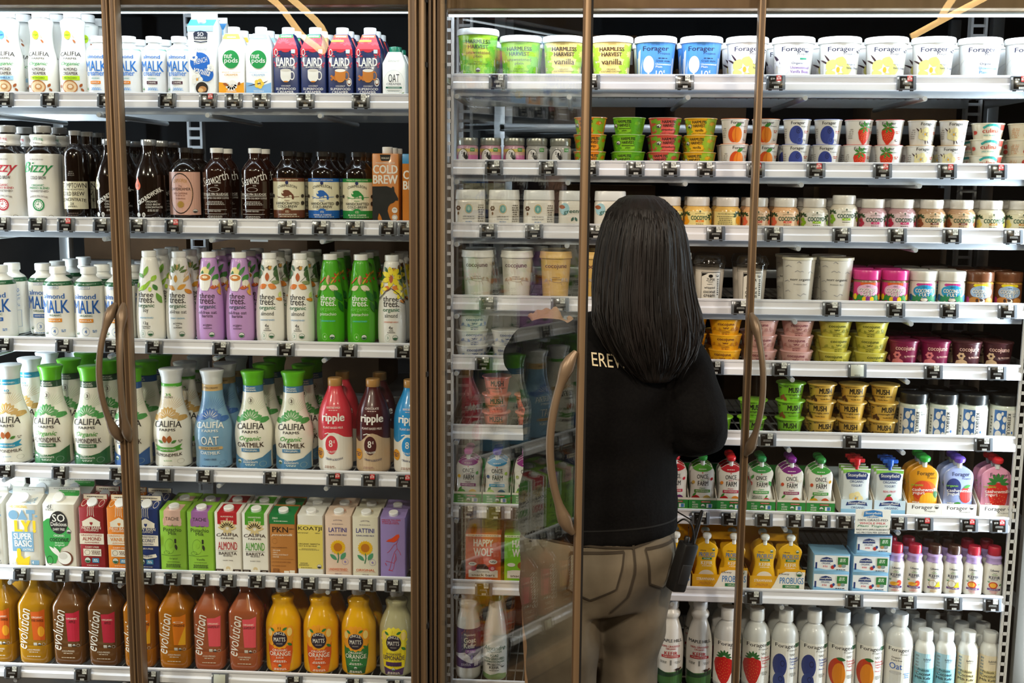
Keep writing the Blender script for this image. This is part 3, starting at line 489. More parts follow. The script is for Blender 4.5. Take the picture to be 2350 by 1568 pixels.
# --- left bay, milk cartons
def oatly(a, b, tail): return f"""r,0,.97,1.96,.05,ecebe4;l,0,.97,.9,.03,1,c8c6bc;t,THE ORIGINAL,-.25,.8,1.25,.035,{b};e,-.55,.69,.62,.125,{a};p,{a},-.3,.63,.02,.765,.34,.63;r,.55,.735,.55,.05,{a};r,.55,.69,.2,.13,{a};r,.9,.68,.16,.025,{a};r,-.42,.54,.2,.16,{b};r,-.25,.478,.5,.04,{b};p,{b},-.1,.62,.1,.62,.22,.575,.34,.62,.54,.62,.32,.53,.32,.46,.12,.46,.12,.53;r,.75,.565,.18,.11,{b};e,.75,.485,.2,.05,{b};{tail};s,SHAKE ME!,.5,.86,.6,.045,{a},10"""
P('oly', 'milk_carton', 'carton', 'blue and yellow oat carton', 'white gable carton with blue and yellow block lettering', 77, 176, _gab(.83, .915), 'ecebe4', [tcap(.875, -.5, .35, 50)],
  oatly('7fa8c4', 'f0cc1e', "r,-.02,.34,1.35,.26,7fa8c4;B,SUPER,-.02,.41,1.15,.085,f0efe8;B,BASIC,.0,.315,1.1,.085,f0efe8;t,OATMILK,.3,.235,.65,.03,f0efe8;e,-.25,.07,.55,.16,f0cc1e;r,-.3,.16,.25,.14,f0cc1e;e,-.3,.22,.26,.06,f0cc1e;p,f0cc1e,-.1,.1,.4,.15,.3,.03,.1,0,-.3,0;r,.7,.065,.5,.06,7fa8c4;t,4,.56,.065,.12,.04,w;l,-.6,.05,.4,.04,2,c8c6bc"), n='b', sm=1, coat=.05, rough=.5)
V('olg', 'oly', short='grey-lettered oat carton', desc='white gable oat carton with grey-blue lettering, cut by the frame', art=oatly('8aa4b4', '3a3a40', "l,.3,.36,1,.08,3,4a4a4a;e,.4,.19,.8,.12,8fb0c8;t,0.5%,.4,.19,.55,.04,f0efe8;t,64 fl oz,.45,.08,.75,.025,4a4a4a;t,(1/2 GAL),.45,.045,.8,.025,4a4a4a"))
P('sdc', 'milk_carton', 'carton', 'green coconut carton', 'white gable carton with black logo blot and green coconut splash', 77, 179, _gab(.83, .915), 'efece2', [tcap(.875, -.5, .33, 50, -.1)],
  """p,3f9f48,-.6,.99,.97,.99,.97,.9,.1,.9;r,0,.98,1.96,.035,efece2;l,0,.98,1.4,.02,1,b0aca0;t,unsweetened original,.1,.945,1.2,.018,cfe8cc;s,45,-.55,.8,.35,.05,dk;l,-.55,.76,.5,.025,2,8a867a;p,3fa850,-.99,.2,-.99,.6,-.75,.64,-.3,.66,.4,.6,.72,.5,.72,.38,.5,.3,.1,.26,-.3,.06,-.85,.06;e,0,.595,1.15,.3,262320;t,SO,0,.655,.8,.1,f2efe6;t,Delicious,0,.575,1.0,.05,f2efe6;a,DAIRY FREE,0,.505,.75,.032,f2efe6,.004;u,.62,.48,.3,dk;t,ORGANIC,0,.425,.7,.028,e8f2e0;t,coconut,0,.375,1.2,.055,1c2a1a;l,0,.33,.8,.02,1,cfe8cc;t,original,.0,.3,.6,.03,e8f2e0;k,-.35,.22,.9,.22,-45,f1efe8;k,-.15,.2,.9,.26,-60,f1efe8;e,.35,.13,.95,.19,6a3a24;e,.28,.135,.85,.165,f4f2ec;e,.2,.16,.55,.09,dcd8d0;o,-.65,.1,.4,.12,.12,1c3a1a;t,COCONUTMILK,.1,.025,.6,.014,5a564c""", n='b', sm=1, coat=.05, rough=.5)
def barn(c, t, u): return f"""r,0,.97,1.9,.07,efe6d2;l,0,.965,1.4,.025,1,3a3028;y,efe6d2,.04,-.25,.88,-.25,.78,-.3,.735;y,efe6d2,.04,-.1,.88,-.1,.75;y,efe6d2,.04,.05,.88,.05,.75;y,efe6d2,.04,.2,.88,.2,.77,.25,.735;o,-.7,.9,.4,.06,.15,efe6d2;o,.7,.9,.4,.06,.15,efe6d2;p,efe6d2,-.78,.66,0,.735,.78,.66,.72,.66,.72,.6,-.72,.6,-.72,.66;e,-.06,.645,.13,.03,{c};e,.06,.645,.13,.03,{c};p,{c},-.12,.64,.12,.64,0,.61;t,NEW BARN,0,.58,1.55,.038,efe6d2;n,ORGANICS,0,.545,1.15,.03,efe6d2;r,0,.425,1.96,.15,efe6d2;t,UNSWEETENED,0,.475,1.7,.026,{c};t,{t},0,.425,1.5,.05,{c};t,{u},0,.375,1.2,.02,{c};t,DAIRY-FREE,0,.31,1.1,.022,efe6d2;"""
_bt = "u,-.4,.125,.5,1d5a32;r,.25,.125,.55,.065,3f8ab0;l,.25,.125,.45,.04,2,w;l,0,.055,1.4,.016,1,e8d8c0;y,efe6d2,.05,-.3,.02,-.3,0;y,efe6d2,.05,-.15,.02,-.15,0;y,efe6d2,.05,0,.02,0,0;y,efe6d2,.05,.15,.02,.15,0;y,efe6d2,.05,.3,.02,.3,0"
P('nbr', 'milk_carton', 'carton', 'red barn carton', 'dark red gable carton with a cream barn emblem', 60, 167, _gab(.86, .93), '9a1f26', [tcap(.895, -.5, .42, 45)], barn('9a1f26', 'ALMOND', 'ALMONDMILK')+"r,0,.235,1.45,.1,efe6d2;o,-.4,.235,.45,.075,.12,5a3028;l,.3,.235,.75,.06,3,5a3028;"+_bt, n='b', sm=1, coat=.15, rough=.4)
V('nbo', 'nbr', short='orange barn carton', desc='orange gable carton with a cream barn emblem, behind door stile', col='e0801a', art=barn('e0801a', 'VANILLA', 'ALMONDMILK')+"r,0,.235,1.45,.1,efe6d2;o,-.4,.235,.45,.075,.12,5a3028;l,.3,.235,.75,.06,3,5a3028;"+_bt)
V('nbb', 'nbr', short='navy barn carton', desc='navy blue gable carton with a cream barn emblem', col='1c3472', art=barn('1c3472', 'COCONUT', 'COCONUTMILK')+"p,efe6d2,-.75,.24,0,.215,.75,.24,.85,.2,.75,.19,0,.165,-.75,.19,-.85,.23;l,0,.205,1.2,.03,2,1c3472;"+_bt)
_tet = [(0, 1), (.955, 1, 1, 0), (1, 1, .2, .8)]
def tche(c, t): return f"""r,0,.87,1.3,.24,{c};e,-.55,.745,.35,.05,{c};e,-.2,.74,.35,.05,{c};e,.2,.74,.35,.05,{c};e,.55,.745,.35,.05,{c};e,-.66,.8,.14,.1,{c};e,.66,.8,.14,.1,{c};n,TACHE,0,.835,1.05,.055,2a3020;t,UNSWEETENED,0,.725,.7,.012,2a3020;n,Pistachio,0,.665,1.4,.06,2a3020;n,Milk,0,.605,.65,.05,2a3020;o,-.25,.4,.75,.24,.03,2a4020;k,-.2,.42,.5,.3,80,92c63e;k,.2,.47,.25,.16,90,2a2a20;e,.2,.5,.16,.045,2a2a20;k,.25,.39,.5,.2,100,2a2a20;o,-.5,.3,.45,.06,.1,2a4020;y,2a4020,.02,-.9,.27,-.3,.25,.6,.27;n,{t},0,.205,.65,.032,2a3020;t,UNSWEETENED,0,.155,1,.014,2a3020;l,0,.095,1.4,.06,4,3a5020;r,0,.01,1.3,.025,{c}"""
P('tcp', 'milk_carton', 'carton', 'pink-patched green carton', 'lime green pistachio milk carton with a pink patch', 62, 148, _tet, '92c63e', [tcap(.97, -.45, .4, 12)], tche('e8bfae', 'Original'), n='b', sm=1, coat=.1, rough=.45)
V('tcv', 'tcp', short='purple-patched green carton', desc='lime green pistachio milk carton with a purple patch', art=tche('a06aa8', 'Vanilla'))
def cbar(c, t): return f"""r,0,.9,1.5,.24,{c};r,0,.8,1.5,.05,{c};t,{t},0,.895,1,.022,f4efe6;l,0,.825,1.3,.02,1,f4efe6;o,0,.855,.14,.03,.3,f4efe6;r,0,.825,.05,.05,f4efe6;f,0,.7,.75,9,dcc894,.2,10,170,.16;f,0,.71,.5,5,dcc894,.2,190,350,.2;a,CALIFIA,0,.6,1.7,.05,bd,.014;t,FARMS,0,.555,1.0,.026,bd;t,ALMOND,0,.435,1.5,.125,{c};r,0,.355,1.5,.004,bd;t,BARISTA,0,.315,1.4,.045,bd;t,BLEND,0,.278,.7,.02,bd;t,DAIRY FREE,0,.205,.8,.015,5a4a44;r,0,.03,1.98,.07,3a2c26;e,0,.065,.75,.15,ece9e0;k,-.08,.085,.3,.18,60,d8c49a;k,.08,.085,.3,.18,120,d8c49a;l,-.7,.035,.4,.03,2,e8e0d0;l,.7,.035,.4,.03,2,e8e0d0"""
P('cbr', 'milk_carton', 'carton', 'red almond barista carton', 'white almond barista carton with a red top panel', 62, 148, _tet, 'ece9e0', [tcap(.97, -.45, .4, 12)], cbar('b8202a', 'ALMONDMILK'), n='b', sm=1, coat=.1, rough=.45)
V('cbg', 'cbr', short='green almond barista carton', desc='white almond barista carton with a green top panel', art=cbar('4fa02a', 'UNSWEETENED'))
P('pkn', 'milk_carton', 'carton', 'brown pecan milk carton', 'caramel brown pecan milk carton with a green top', 61, 147, _tet, 'b87a3a', [tcap(.97, -.45, .4, 12)],
  "r,0,.92,1.99,.22,1a7a3e;t,ZERO,-.55,.9,.45,.03,e8f0e0;l,-.1,.855,1.5,.02,1,e8f0e0;t,PKN,-.15,.72,1.25,.085,2a1a10;t,ZERO,.75,.735,.4,.018,2a1a10;i,pecanmilk,0,.635,1.7,.05,f4ead8;o,-.6,.54,.4,.09,.06,8a5426;t,ONLY 4 INGREDIENTS,-.25,.435,1.25,.016,5a3418;t,- PECANS,-.5,.39,.65,.02,f4ead8;t,- SALT,-.6,.355,.45,.02,f4ead8;t,- VANILLA EXTRACT,-.2,.32,1.3,.02,f4ead8;t,- WATER,-.55,.285,.55,.02,f4ead8;r,0,.255,1.7,.003,8a5426;t,LACTOSE & DAIRY FREE,-.1,.205,1.5,.018,8a5426;t,NO ADDED SUGAR,-.3,.145,1.1,.018,8a5426;l,-.5,.07,.7,.07,5,8a5426;r,.3,.045,.4,.045,f0e8da;r,.75,.05,.4,.055,f0e8da", n='b', sm=1, coat=.1, rough=.45)
P('koa', 'milk_carton', 'carton', 'yellow koji milk carton', 'white milk carton with a pale yellow front panel', 61, 147, _tet, 'e6e4de', [tcap(.97, -.45, .4, 12)],
  "r,0,.46,1.99,.7,e6d468;t,KOATJI,0,.745,1.85,.075,1c1712;l,-.55,.68,.9,.02,2,5a543a;l,.6,.68,.5,.02,2,5a543a;t,ORGANIC BARISTA,-.08,.505,1.7,.024,3a3424;t,OAT & KOJI MILK,-.2,.47,1.45,.024,3a3424;l,-.1,.42,1.6,.03,2,8a8254;l,-.5,.18,.8,.06,4,8a8254;l,-.3,.125,1.2,.014,1,5a543a;u,.7,.15,.36,2a2a2a", n='b', sm=1, coat=.1, rough=.45)
def latt(c, t, bg): return f"""e,0,.985,.9,.02,{c};a,SUNFLOWER,0,.885,.7,.016,6a5a7a,.01;l,0,.83,1.0,.012,1,6a5a7a;t,LATTINI,0,.74,1.4,.07,2a2a8a;t,SUNFLOWER MILK,0,.66,1.4,.024,3a3a7a;f,0,.465,.6,18,f2c21e,.4,0,360,.16;f,.02,.465,.55,18,e8b41a,.4,10,370,.1;e,0,.465,.66,.135,c2761a;y,3f7f5a,.08,0,.38,.05,.3,-.05,.22;k,-.35,.31,.7,.3,-40,4f9a72;k,.4,.33,.7,.34,55,4f9a72;o,.55,.24,.5,.1,.08,9a8ac0;e,.55,.24,.16,.035,9a8ac0;t,{t},0,.115,1.45,.036,d8642a;r,0,.085,1.6,.003,d8642a;t,FREE OF,0,.045,.5,.014,5a4a7a;l,0,.02,1.4,.014,1,5a4a7a"""
P('ltp', 'milk_carton', 'carton', 'pink sunflower carton', 'pale pink carton with a sunflower picture', 62, 148, _tet, 'e8cdb9', [tcap(.97, -.45, .4, 12)], latt('d8a08a', 'UNSWEETENED', ''), n='b', sm=1, coat=.1, rough=.45)
V('ltc', 'ltp', short='cream sunflower carton', desc='cream carton with a sunflower picture', col='e6e1cc', art=latt('d8c09a', 'ORIGINAL', ''))
P('mnr', 'milk_carton', 'carton', 'lilac chai carton', 'lilac chai carton with a red line-drawn skating figure', 60, 148, _tet, '9a86c4', [tcap(.97, -.45, .38, 12)],
  "t,MINOR FIGURES,-.1,.92,1.5,.022,c02838;t,BARISTA CHAI,-.2,.893,1.25,.022,c02838;t,CONCENTRATE,-.15,.866,1.35,.022,c02838;p,e04a1a,.5,.7,.3,.69,.05,.65,-.1,.63,-.5,.6,-.3,.61,-.55,.58,-.2,.575,.1,.57,.3,.59,.45,.63,.55,.66;y,c8304a,.03,.45,.62,.3,.55,.1,.53,-.1,.47,-.3,.42,-.45,.4;y,c8304a,.03,.3,.55,.35,.47,.15,.42,-.05,.3,-.2,.18,-.3,.12;y,c8304a,.03,.35,.47,.55,.42,.65,.37;y,c8304a,.03,.2,.4,.3,.3,.1,.24,-.3,.26,-.55,.27;y,c8304a,.03,.25,.38,.05,.15,-.1,.12;y,c8304a,.05,-.35,.13,0,.115;y,c8304a,.05,-.6,.24,-.5,.2", n='b', sm=1, coat=.1, rough=.45)
# --- left bay, juices
def juice(c, l1, l2, l2c, c2): return f"""s,evolution,-.5,.41,2.6,.12,f2eee6,82;t,FRESH,-.16,.55,.42,.025,f2eee6,90;p,{c},.02,.6,.5,.605,.85,.63,.8,.28,.1,.28;{c2}t,{l1},.4,.54,.65,.02,f6e8d8;t,{l2},.42,.505,{l2c},.03,2a1710;r,.22,.235,.22,.035,cfcac0;u,.48,.235,.2,2a2a2a;o,.72,.235,.18,.035,.2,cfcac0;t,COLD-PRESSED,.1,.17,.8,.018,e8dcc8;l,.1,.145,.9,.016,1,d8c8b0;l,.1,.095,.9,.016,1,d8c8b0"""
JU = lambda c: mat(c, .15, 0, .8)
_ev = [(0, .84), (.012, .92), (.05, .96), (.2, .97), (.215, .945), (.23, .97), (.62, .98), (.665, .96), (.7, .88), (.84, .42), (.875, .35), (.92, .33), (.95, .33)]
P('evo', 'juice_bottle', 'bottle', 'orange juice jug', 'square amber juice bottle with a deep orange PURE ORANGE label', 77, 208, _ev, JU('a8760c'), [cap(.94, 1, .36, 'e8e8e6')], juice('d05a10', 'ORGANIC', 'PURE ORANGE', '.72', 'e,.6,.38,.4,.12,e8a020;'), n=4.5)
V('eva', 'evo', short='apple juice bottle', desc='square brown apple juice bottle with a crimson label', col=JU('66401c'), art=juice('c2223e', 'ORGANIC', 'APPLE', '.4', ''))
V('evt', 'evo', short='tangerine juice bottle', desc='square orange juice bottle with an orange TANGERINE label', col=JU('a8640a'), art=juice('e07a10', ' O ', 'TANGERINE', '.75', 'p,f0b01e,.35,.285,.8,.285,.83,.5;').replace('t, O ,.4,.57,.65,.02,f6e8d8;', ''))
V('evg', 'evo', short='grapefruit juice bottle', desc='square rosy juice bottle with a pink GRAPEFRUIT label', col=JU('9c5230'), art=juice('e0525e', 'ORGANIC', 'GRAPEFRUIT', '.75', ''))
_um = [(0, .9), (.015, .97), (.05, 1), (.3, 1), (.5, 1), (.56, .985), (.616, .925), (.686, .8), (.735, .68), (.775, .6), (.81, .595), (.85, .64), (.88, .62), (.905, .45), (.922, .37), (.95, .37)]
def matt(c, c2, fr, l1, l2, l3): return f"""p,{c},-.68,.5,-.68,.26,-.6,.14,-.5,.03,.5,.03,.6,.14,.68,.26,.68,.5;p,{c2},-.58,.12,-.5,.03,.5,.03,.58,.12,.2,.1,-.2,.1;f,0,.45,.78,16,{fr},.2,0,360,.3;e,-.55,.49,.36,.14,{fr};e,.55,.5,.38,.15,{fr};e,.5,.4,.34,.13,{fr};e,-.5,.4,.36,.13,{fr};e,-.25,.54,.34,.12,{fr};e,.25,.54,.34,.12,{fr};e,-.55,.49,.24,.09,f7d880;e,.55,.5,.26,.1,f7d880;k,.3,.54,.3,.15,30,2f7a34;k,-.4,.53,.3,.15,140,2f7a34;k,.55,.35,.3,.15,-40,2f7a34;e,0,.42,.86,.19,2a2030;a,UNCLE,0,.475,.62,.034,f2eee6,.018;t,MATTS,0,.415,.66,.05,f2eee6;t,ORGANIC,0,.365,.36,.014,c8c0b8;t,{l1},0,.285,.85,.026,{l3};t,{l2},0,.24,1.2,.052,{l3};t,JUICE,0,.192,.45,.024,{l3};l,0,.15,.9,.03,2,{l3};u,0,.1,.2,1d5a32;l,0,.055,.8,.03,2,f2e6d0"""
P('umo', 'juice_bottle', 'bottle', 'orange-label juice bottle', 'curvy yellow orange-juice bottle with an orange label', 84, 195, _um, JU('efb20a'), [cap(.935, 1, .4, 'd8d8d4')], matt('d8561a', 'e0661e', 'f0a01e', 'ORGANIC', 'ORANGE', 'f6f0e2'))
V('umg', 'umo', short='green-label juice bottle', desc='curvy yellow orange-juice bottle with a green label', art=matt('2a7a3a', '1d5a2c', 'f0a01e', 'ORGANIC', 'ORANGE', 'f6f0e2'))
V('uml', 'umo', short='lemonade bottle', desc='curvy pale lemonade bottle with a yellow and purple label', col=JU('b9b48c'), art=matt('f0d820', '4a2a5a', 'f4e23a', 'NO SUGAR ADDED', 'LEMONADE', '3a2a4a').replace('t,JUICE,0,.192,.45,.024,3a2a4a;', 'r,0,.165,.9,.045,4a2a5a;'))
# --- right bay, large tubs
def tubl(lid='f4f4f4'): return [('lid', lid, [(.86, .955), (.865, .985), (.885, 1), (.93, 1), (.985, .985), (1, .95), (1, .001)], dict(seg=36))]
_tb = [(0, .76), (.02, .79), (.8, .915), (.86, .93)]
def harm(c1, c2, t, ink='4a3020'): 
    e = f"r,0,.43,1.98,.86,{c1};f,-.95,.62,.45,9,{c2};f,-.9,.3,.45,9,{c2};f,.85,.62,.5,9,{c2};f,.8,.28,.5,9,{c2};f,-.7,.08,.4,9,{c2};f,.65,.05,.4,9,{c2};B,HARMLESS,0,.715,1.15,.085,{ink};B,HARVEST,0,.605,.95,.085,{ink};"
    return e+(f"t,unsweetened,0,.49,1.1,.07,{ink};t,plain,0,.4,.4,.07,{ink};" if t == 'p' else f"t,{t},0,.45,.95,.12,{ink};")+f"t,ORGANIC,0,.29,.45,.03,{ink};t,CULTURED COCONUT,0,.245,.95,.03,{ink};u,0,.12,.22,2a2a2a"
_T = dict(n=2, sm=1, nb=1, rough=.35, coat=.15)
P('hlp', 'yogurt_tub', 'tub', 'large lime yogurt tub', 'large lime green coconut yogurt tub with a white lid', 103, 105, _tb, 'efefec', tubl(), harm('9bd02a', '6ab81a', 'p', '3a4a20'), **_T)
V('hlv', 'hlp', short='large vanilla coconut tub', desc='large pale yellow vanilla coconut yogurt tub with palm leaves', art=harm('f0d98a', 'a8cf3a', 'vanilla'))
def frg(c, body, ink='26284a'): return (f"r,0,.43,1.98,.86,{c};" if c else '')+f"t,Forager,.02,.72,1.2,.13,{ink};n,Project,.4,.625,.55,.06,{ink};"+body
V('fgb', 'hlp', short='blue Greek-style tub', desc='large blue Greek-style yogurt tub with a white spoon', art=frg('4f8fd8', "e,-.3,.4,.5,.36,f4f6f8;r,-.3,.15,.08,.3,f4f6f8;e,-.3,.42,.25,.2,e0e6ee;l,.35,.53,.6,.03,1,26284a;t,Greek style,.35,.47,.65,.05,26284a;t,Unsweetened,.37,.405,.7,.04,f2f4f8;t,Plain,.18,.35,.3,.04,f2f4f8;t,10,.2,.2,.32,.14,f2f4f8;t,g,.42,.25,.08,.05,f2f4f8;t,protein,.5,.17,.4,.05,f2f4f8"))
_van = "k,-.55,.52,.6,.08,-55,3a1e24;k,-.62,.45,.6,.08,-35,3a1e24;f,-.1,.3,.62,5,ded87c;e,-.1,.3,.16,.12,e8b83a;k,-.02,.05,.35,.08,-70,3a1e24;k,.15,.05,.3,.08,-50,3a1e24;"
V('fgv', 'hlp', short='vanilla flower tub', desc='large white vanilla yogurt tub with a cream flower', art=frg('f2f2f0', _van+"t,Organic,.5,.41,.4,.05,3a3a5a;t,Vanilla Bean,.55,.34,.55,.05,3a3a5a;u,.8,.7,.16,26284a"))
V('fgu', 'hlp', short='purple-lettered vanilla tub', desc='large white vanilla bean yogurt tub with purple lettering', art=frg('f0f0f1', "k,-.75,.52,.5,.1,-60,3a2440;f,-.7,.3,.5,5,dcdce6;u,.55,.7,.22,26284a;r,.4,.53,.3,.035,2f9a7a;t,Organic,.15,.43,.55,.06,3a3a6a;t,Unsweetened,.25,.345,.85,.06,7a3aa0;t,Vanilla Bean,.25,.26,.85,.06,7a3aa0;t,1g,-.05,.16,.15,.05,7a3aa0;l,.3,.16,.4,.03,1,b0b0c0;k,-.3,.05,.3,.08,-60,3a2440"))
V('fgp', 'hlp', short='blue-lettered plain tub', desc='large white plain yogurt tub with pale blue lettering', art=frg('eceef0', "e,-.45,.35,.85,.5,e2e4e6;o,-.45,.35,.85,.5,.1,d6d8da;o,-.45,.35,.5,.3,.12,d6d8da;t,Organic,.2,.43,.55,.06,3a3a5a;t,Unsweetened,.3,.345,.8,.06,4a9ad8;t,Plain,.1,.26,.35,.06,4a9ad8;t,1g,.02,.16,.15,.05,4a9ad8;l,.35,.16,.35,.03,1,b8bcc4"))
# --- right bay, small cups and jars
def lidjar(c, v0, r=.96, metal=0, nm='lid'): return [(nm, c, [(v0, r*.98), (v0+.02, r), (v0+.06, r*.985), (v0+.1, r), (.96, r), (.995, r*.96), (1, r*.9), (1, .001)], dict(rough=.3, metal=metal, seg=32))]
_kk = "o,-.35,.33,1.0,.62,.06,1c1a1a;e,-.35,.33,.9,.56,eceae8;p,1c1a1a,-.3,.52,-.02,.5,.1,.35,.02,.14,-.15,.28,-.4,.38;e,-.45,.5,.14,.1,1c1a1a;e,-.45,.5,.08,.06,eceae8;r,.5,.6,.4,.12,3f8f3a;t,VEGAN,.5,.6,.3,.05,e8f0e0;t,KOKONUT,.5,.12,.85,.075,f4f0f2;l,.6,.05,.5,.03,1,f4f0f2"
P('kkp', 'yogurt_jar', 'jar', 'pink parrot jar', 'small glass jar, pink and yellow label with a white parrot head', 52, 67, [(0, .9), (.03, .98), (.62, 1), (.7, .95), (.76, .86)], 'c79aac', lidjar('a9aca4', .75, .97, .6), "r,0,.32,1.96,.6,d77ab0;r,0,.5,1.96,.16,d8a89a;r,0,.58,1.96,.1,d9c66a;"+_kk, nb=0, sm=1, coat=.6)
V('kkg', 'kkp', short='grey parrot jar', desc='small glass jar, silver grey label with a white parrot head', col='a8a8a6', art="r,0,.32,1.96,.6,b4b4b2;"+_kk)
_cp = [(0, .78), (.03, .8), (.9, .96), (.92, 1), (.96, 1), (.965, .97)]
def foil(c, v=.965): return [('foil_lid', c, [(v, .985), (v+.012, .985), (v+.02, .95), (v+.02, .001)], dict(rough=.3, seg=32))]
def hs(c1, c2, t): return f"e,-.2,.42,1.25,.8,{c1};f,-.85,.55,.4,9,{c2};f,-.8,.2,.4,9,{c2};f,.7,.6,.5,9,{c2};f,.75,.2,.45,9,{c2};B,HARMLESS,-.05,.74,.85,.17,2a2418;B,HARVEST,-.05,.53,.72,.17,2a2418;{t};t,ORGANIC CULTURED COCONUT,-.05,.1,.8,.05,2a2418;u,-.62,.5,.24,2a2a2a"
P('hsm', 'yogurt_cup', 'cup', 'orange mango cup', 'small orange mango coconut yogurt cup', 80, 39.5, _cp, 'e88a1a', foil('c8cfc0'), hs('f09a1e', '8cb82a', 't,mango,-.05,.28,.45,.15,2a2418'), sm=1, pitch=.965, nb=1)
V('hsp', 'hsm', short='lime plain cup', desc='small lime green plain coconut yogurt cup', col='7cc424', art=hs('8cd02a', '5aa81a', 't,unsweetened,-.05,.36,.75,.1,2a2418;t,plain,-.05,.22,.3,.12,2a2418'))
V('hss', 'hsm', short='coral strawberry cup', desc='small coral strawberry coconut yogurt cup', col='d85a4a', art=hs('e8665e', '7ab030', 't,strawberry,-.05,.28,.85,.15,2a2418'))
V('hsv', 'hsm', short='yellow vanilla cup', desc='small golden yellow vanilla coconut yogurt cup', col='e8b01e', art=hs('f2bc26', '9aba2a', 't,vanilla,-.05,.28,.5,.15,2a2418'))
_cp2 = [(0, .76), (.03, .78), (.93, .96), (.945, 1), (.975, 1), (.98, .97)]
def fs(b): return "t,Forager,.1,.83,.95,.15,26242a;n,Project,.55,.7,.4,.06,26242a;l,-.75,.45,.2,.4,5,b0aca8;l,.68,.5,.25,.12,2,c05a3a;u,.62,.2,.16,2a2a2a;"+b
P('fsp', 'yogurt_cup', 'cup', 'peach yogurt cup', 'small white yogurt cup printed with a peach', 67, 58.5, _cp2, 'ecebe8', foil('e07a3a', .98), fs("e,-.15,.4,.75,.62,d8501c;e,.08,.38,.7,.6,ec8a26;y,c84a18,.03,-.02,.66,-.05,.4,0,.12;k,.15,.75,.5,.25,25,3f8a34"), sm=1, pitch=.96, nb=1)
V('fsb', 'fsp', short='blueberry yogurt cup', desc='small white yogurt cup printed with blueberries', parts=foil('5a6ac0', .98), art=fs("e,0,.4,.95,.68,3a4a9c;e,.25,.16,.45,.3,4456a8;o,.15,.55,.3,.22,.35,26306e;e,.15,.55,.1,.08,26306e;o,.25,.2,.18,.12,.3,26306e"))
V('fss', 'fsp', short='strawberry yogurt cup', desc='small white yogurt cup printed with a strawberry', parts=foil('c83a3a', .98), art=fs("p,d8321c,-.4,.5,-.35,.62,-.1,.7,.2,.7,.45,.62,.5,.5,.4,.25,.1,.05,-.05,.05,-.3,.25;f,.05,.7,.45,7,3f8a34,.1,0,360,.16;d,.05,.4,.6,.42,22,f0c060"))
V('fsv', 'fsp', short='small vanilla flower cup', desc='small white yogurt cup printed with a vanilla flower', parts=foil('b88a4a', .98), art=fs("k,-.5,.6,.45,.08,-50,3a1e24;k,-.35,.6,.4,.08,-80,3a1e24;f,-.05,.45,.5,5,f0e6b0;e,-.05,.45,.14,.1,e8b83a;k,0,.15,.35,.07,-85,3a1e24;k,.18,.15,.3,.07,-65,3a1e24"))
P('cul', 'yogurt_cup', 'cup', 'teal-arched cup', 'squat cream yogurt cup with teal arch and red lettering', 78, 37.5, _cp, 'e9e2cc', foil('e6e0d0'), "y,3fa8a0,.14,-.5,.68,-.3,.82,0,.87,.3,.82,.5,.68;t,culina,-.05,.52,.95,.26,c04a3a;t,plain & simple,-.05,.24,.75,.1,3fa8a0;r,.68,.72,.26,.32,c8483a;e,-.85,.4,.2,.24,c8483a;l,.75,.3,.2,.2,3,c8a090", sm=1, pitch=.96, nb=1)
V('cuo', 'cul', short='orange-arched cup', desc='squat cream yogurt cup with orange arch and red seals', art="y,e0902a,.14,.15,.68,.35,.82,.55,.87,.75,.82;t,culina,.45,.5,.8,.26,c04a3a;e,-.25,.6,.26,.28,c8483a;e,-.25,.28,.26,.28,c8483a;l,-.75,.4,.3,.6,6,d8b08a")
# --- right bay, third shelf jars
P('spj', 'yogurt_jar', 'jar', 'square probiotic jar', 'square white yogurt jar with a teal leaf seal', 76, 91, [(0, .93), (.02, .98), (.7, .98), (.73, .95), (.76, .93)], 'ddd9cf', [('lid', 'd9dcdc', [(.755, .96), (.77, .985), (.97, .96), (1, .93)], dict(box=1, n=5))],
  "r,-.1,.38,1.2,.62,e6e3da;o,-.05,.53,.5,.24,.12,c8a85a;e,-.05,.53,.4,.2,6aa8a4;k,-.05,.53,.3,.14,90,a8cfc8;t,SUPER PROBIOTIC,-.05,.34,.75,.035,4a4a48;t,COCONUT YOGURT,-.05,.28,.75,.035,4a4a48;l,-.05,.2,.6,.06,2,4a7ab8;l,-.05,.09,.8,.03,1,5a8ac0;l,.72,.4,.4,.5,9,7a7468;f,-.7,.55,.16,6,5a3a24;e,-.7,.42,.1,.08,7a5a3a", n=5, sm=1, nb=0, coat=.4)
P('grt', 'yogurt_jar', 'jar', 'square almond yogurt jar', 'square white yogurt jar with green script and a pale blue splash', 77, 91, PR['spj']['prof'], 'dcd8ce', PR['spj']['parts'],
  "e,-.6,.55,.6,.3,a8d4e0;e,-.55,.1,.7,.2,a8d4e0;k,-.75,.6,.4,.26,-10,a05a34;k,-.8,.1,.35,.2,80,a05a34;a,greentail,.05,.46,1.4,.13,1c5a48,.03;k,-.1,.3,.3,.16,60,1c5a48;k,.12,.3,.3,.16,120,1c5a48;l,-.35,.14,.6,.04,1,4a4a48;t,ALMOND,.5,.14,.4,.04,3a3a38;t,YOGURT,.5,.07,.4,.04,3a3a38", n=5, sm=1, nb=0, coat=.4)
def cyo(bg, lab, pill, fruit): return f"r,.1,.33,1.75,.54,{lab};p,{lab},-.3,.58,.1,.66,.5,.58;e,.1,.6,.12,.06,4a5a4a;a,REAL FOOD FROM THE TREE,.1,.53,.7,.022,4a5a4a,.016;{fruit};B,COCOYO,.05,.42,1.2,.12,14503c;r,.1,.33,.6,.06,{pill};l,.1,.33,.4,.026,1,f4efe6;l,.1,.25,.6,.03,1,4a4a44"
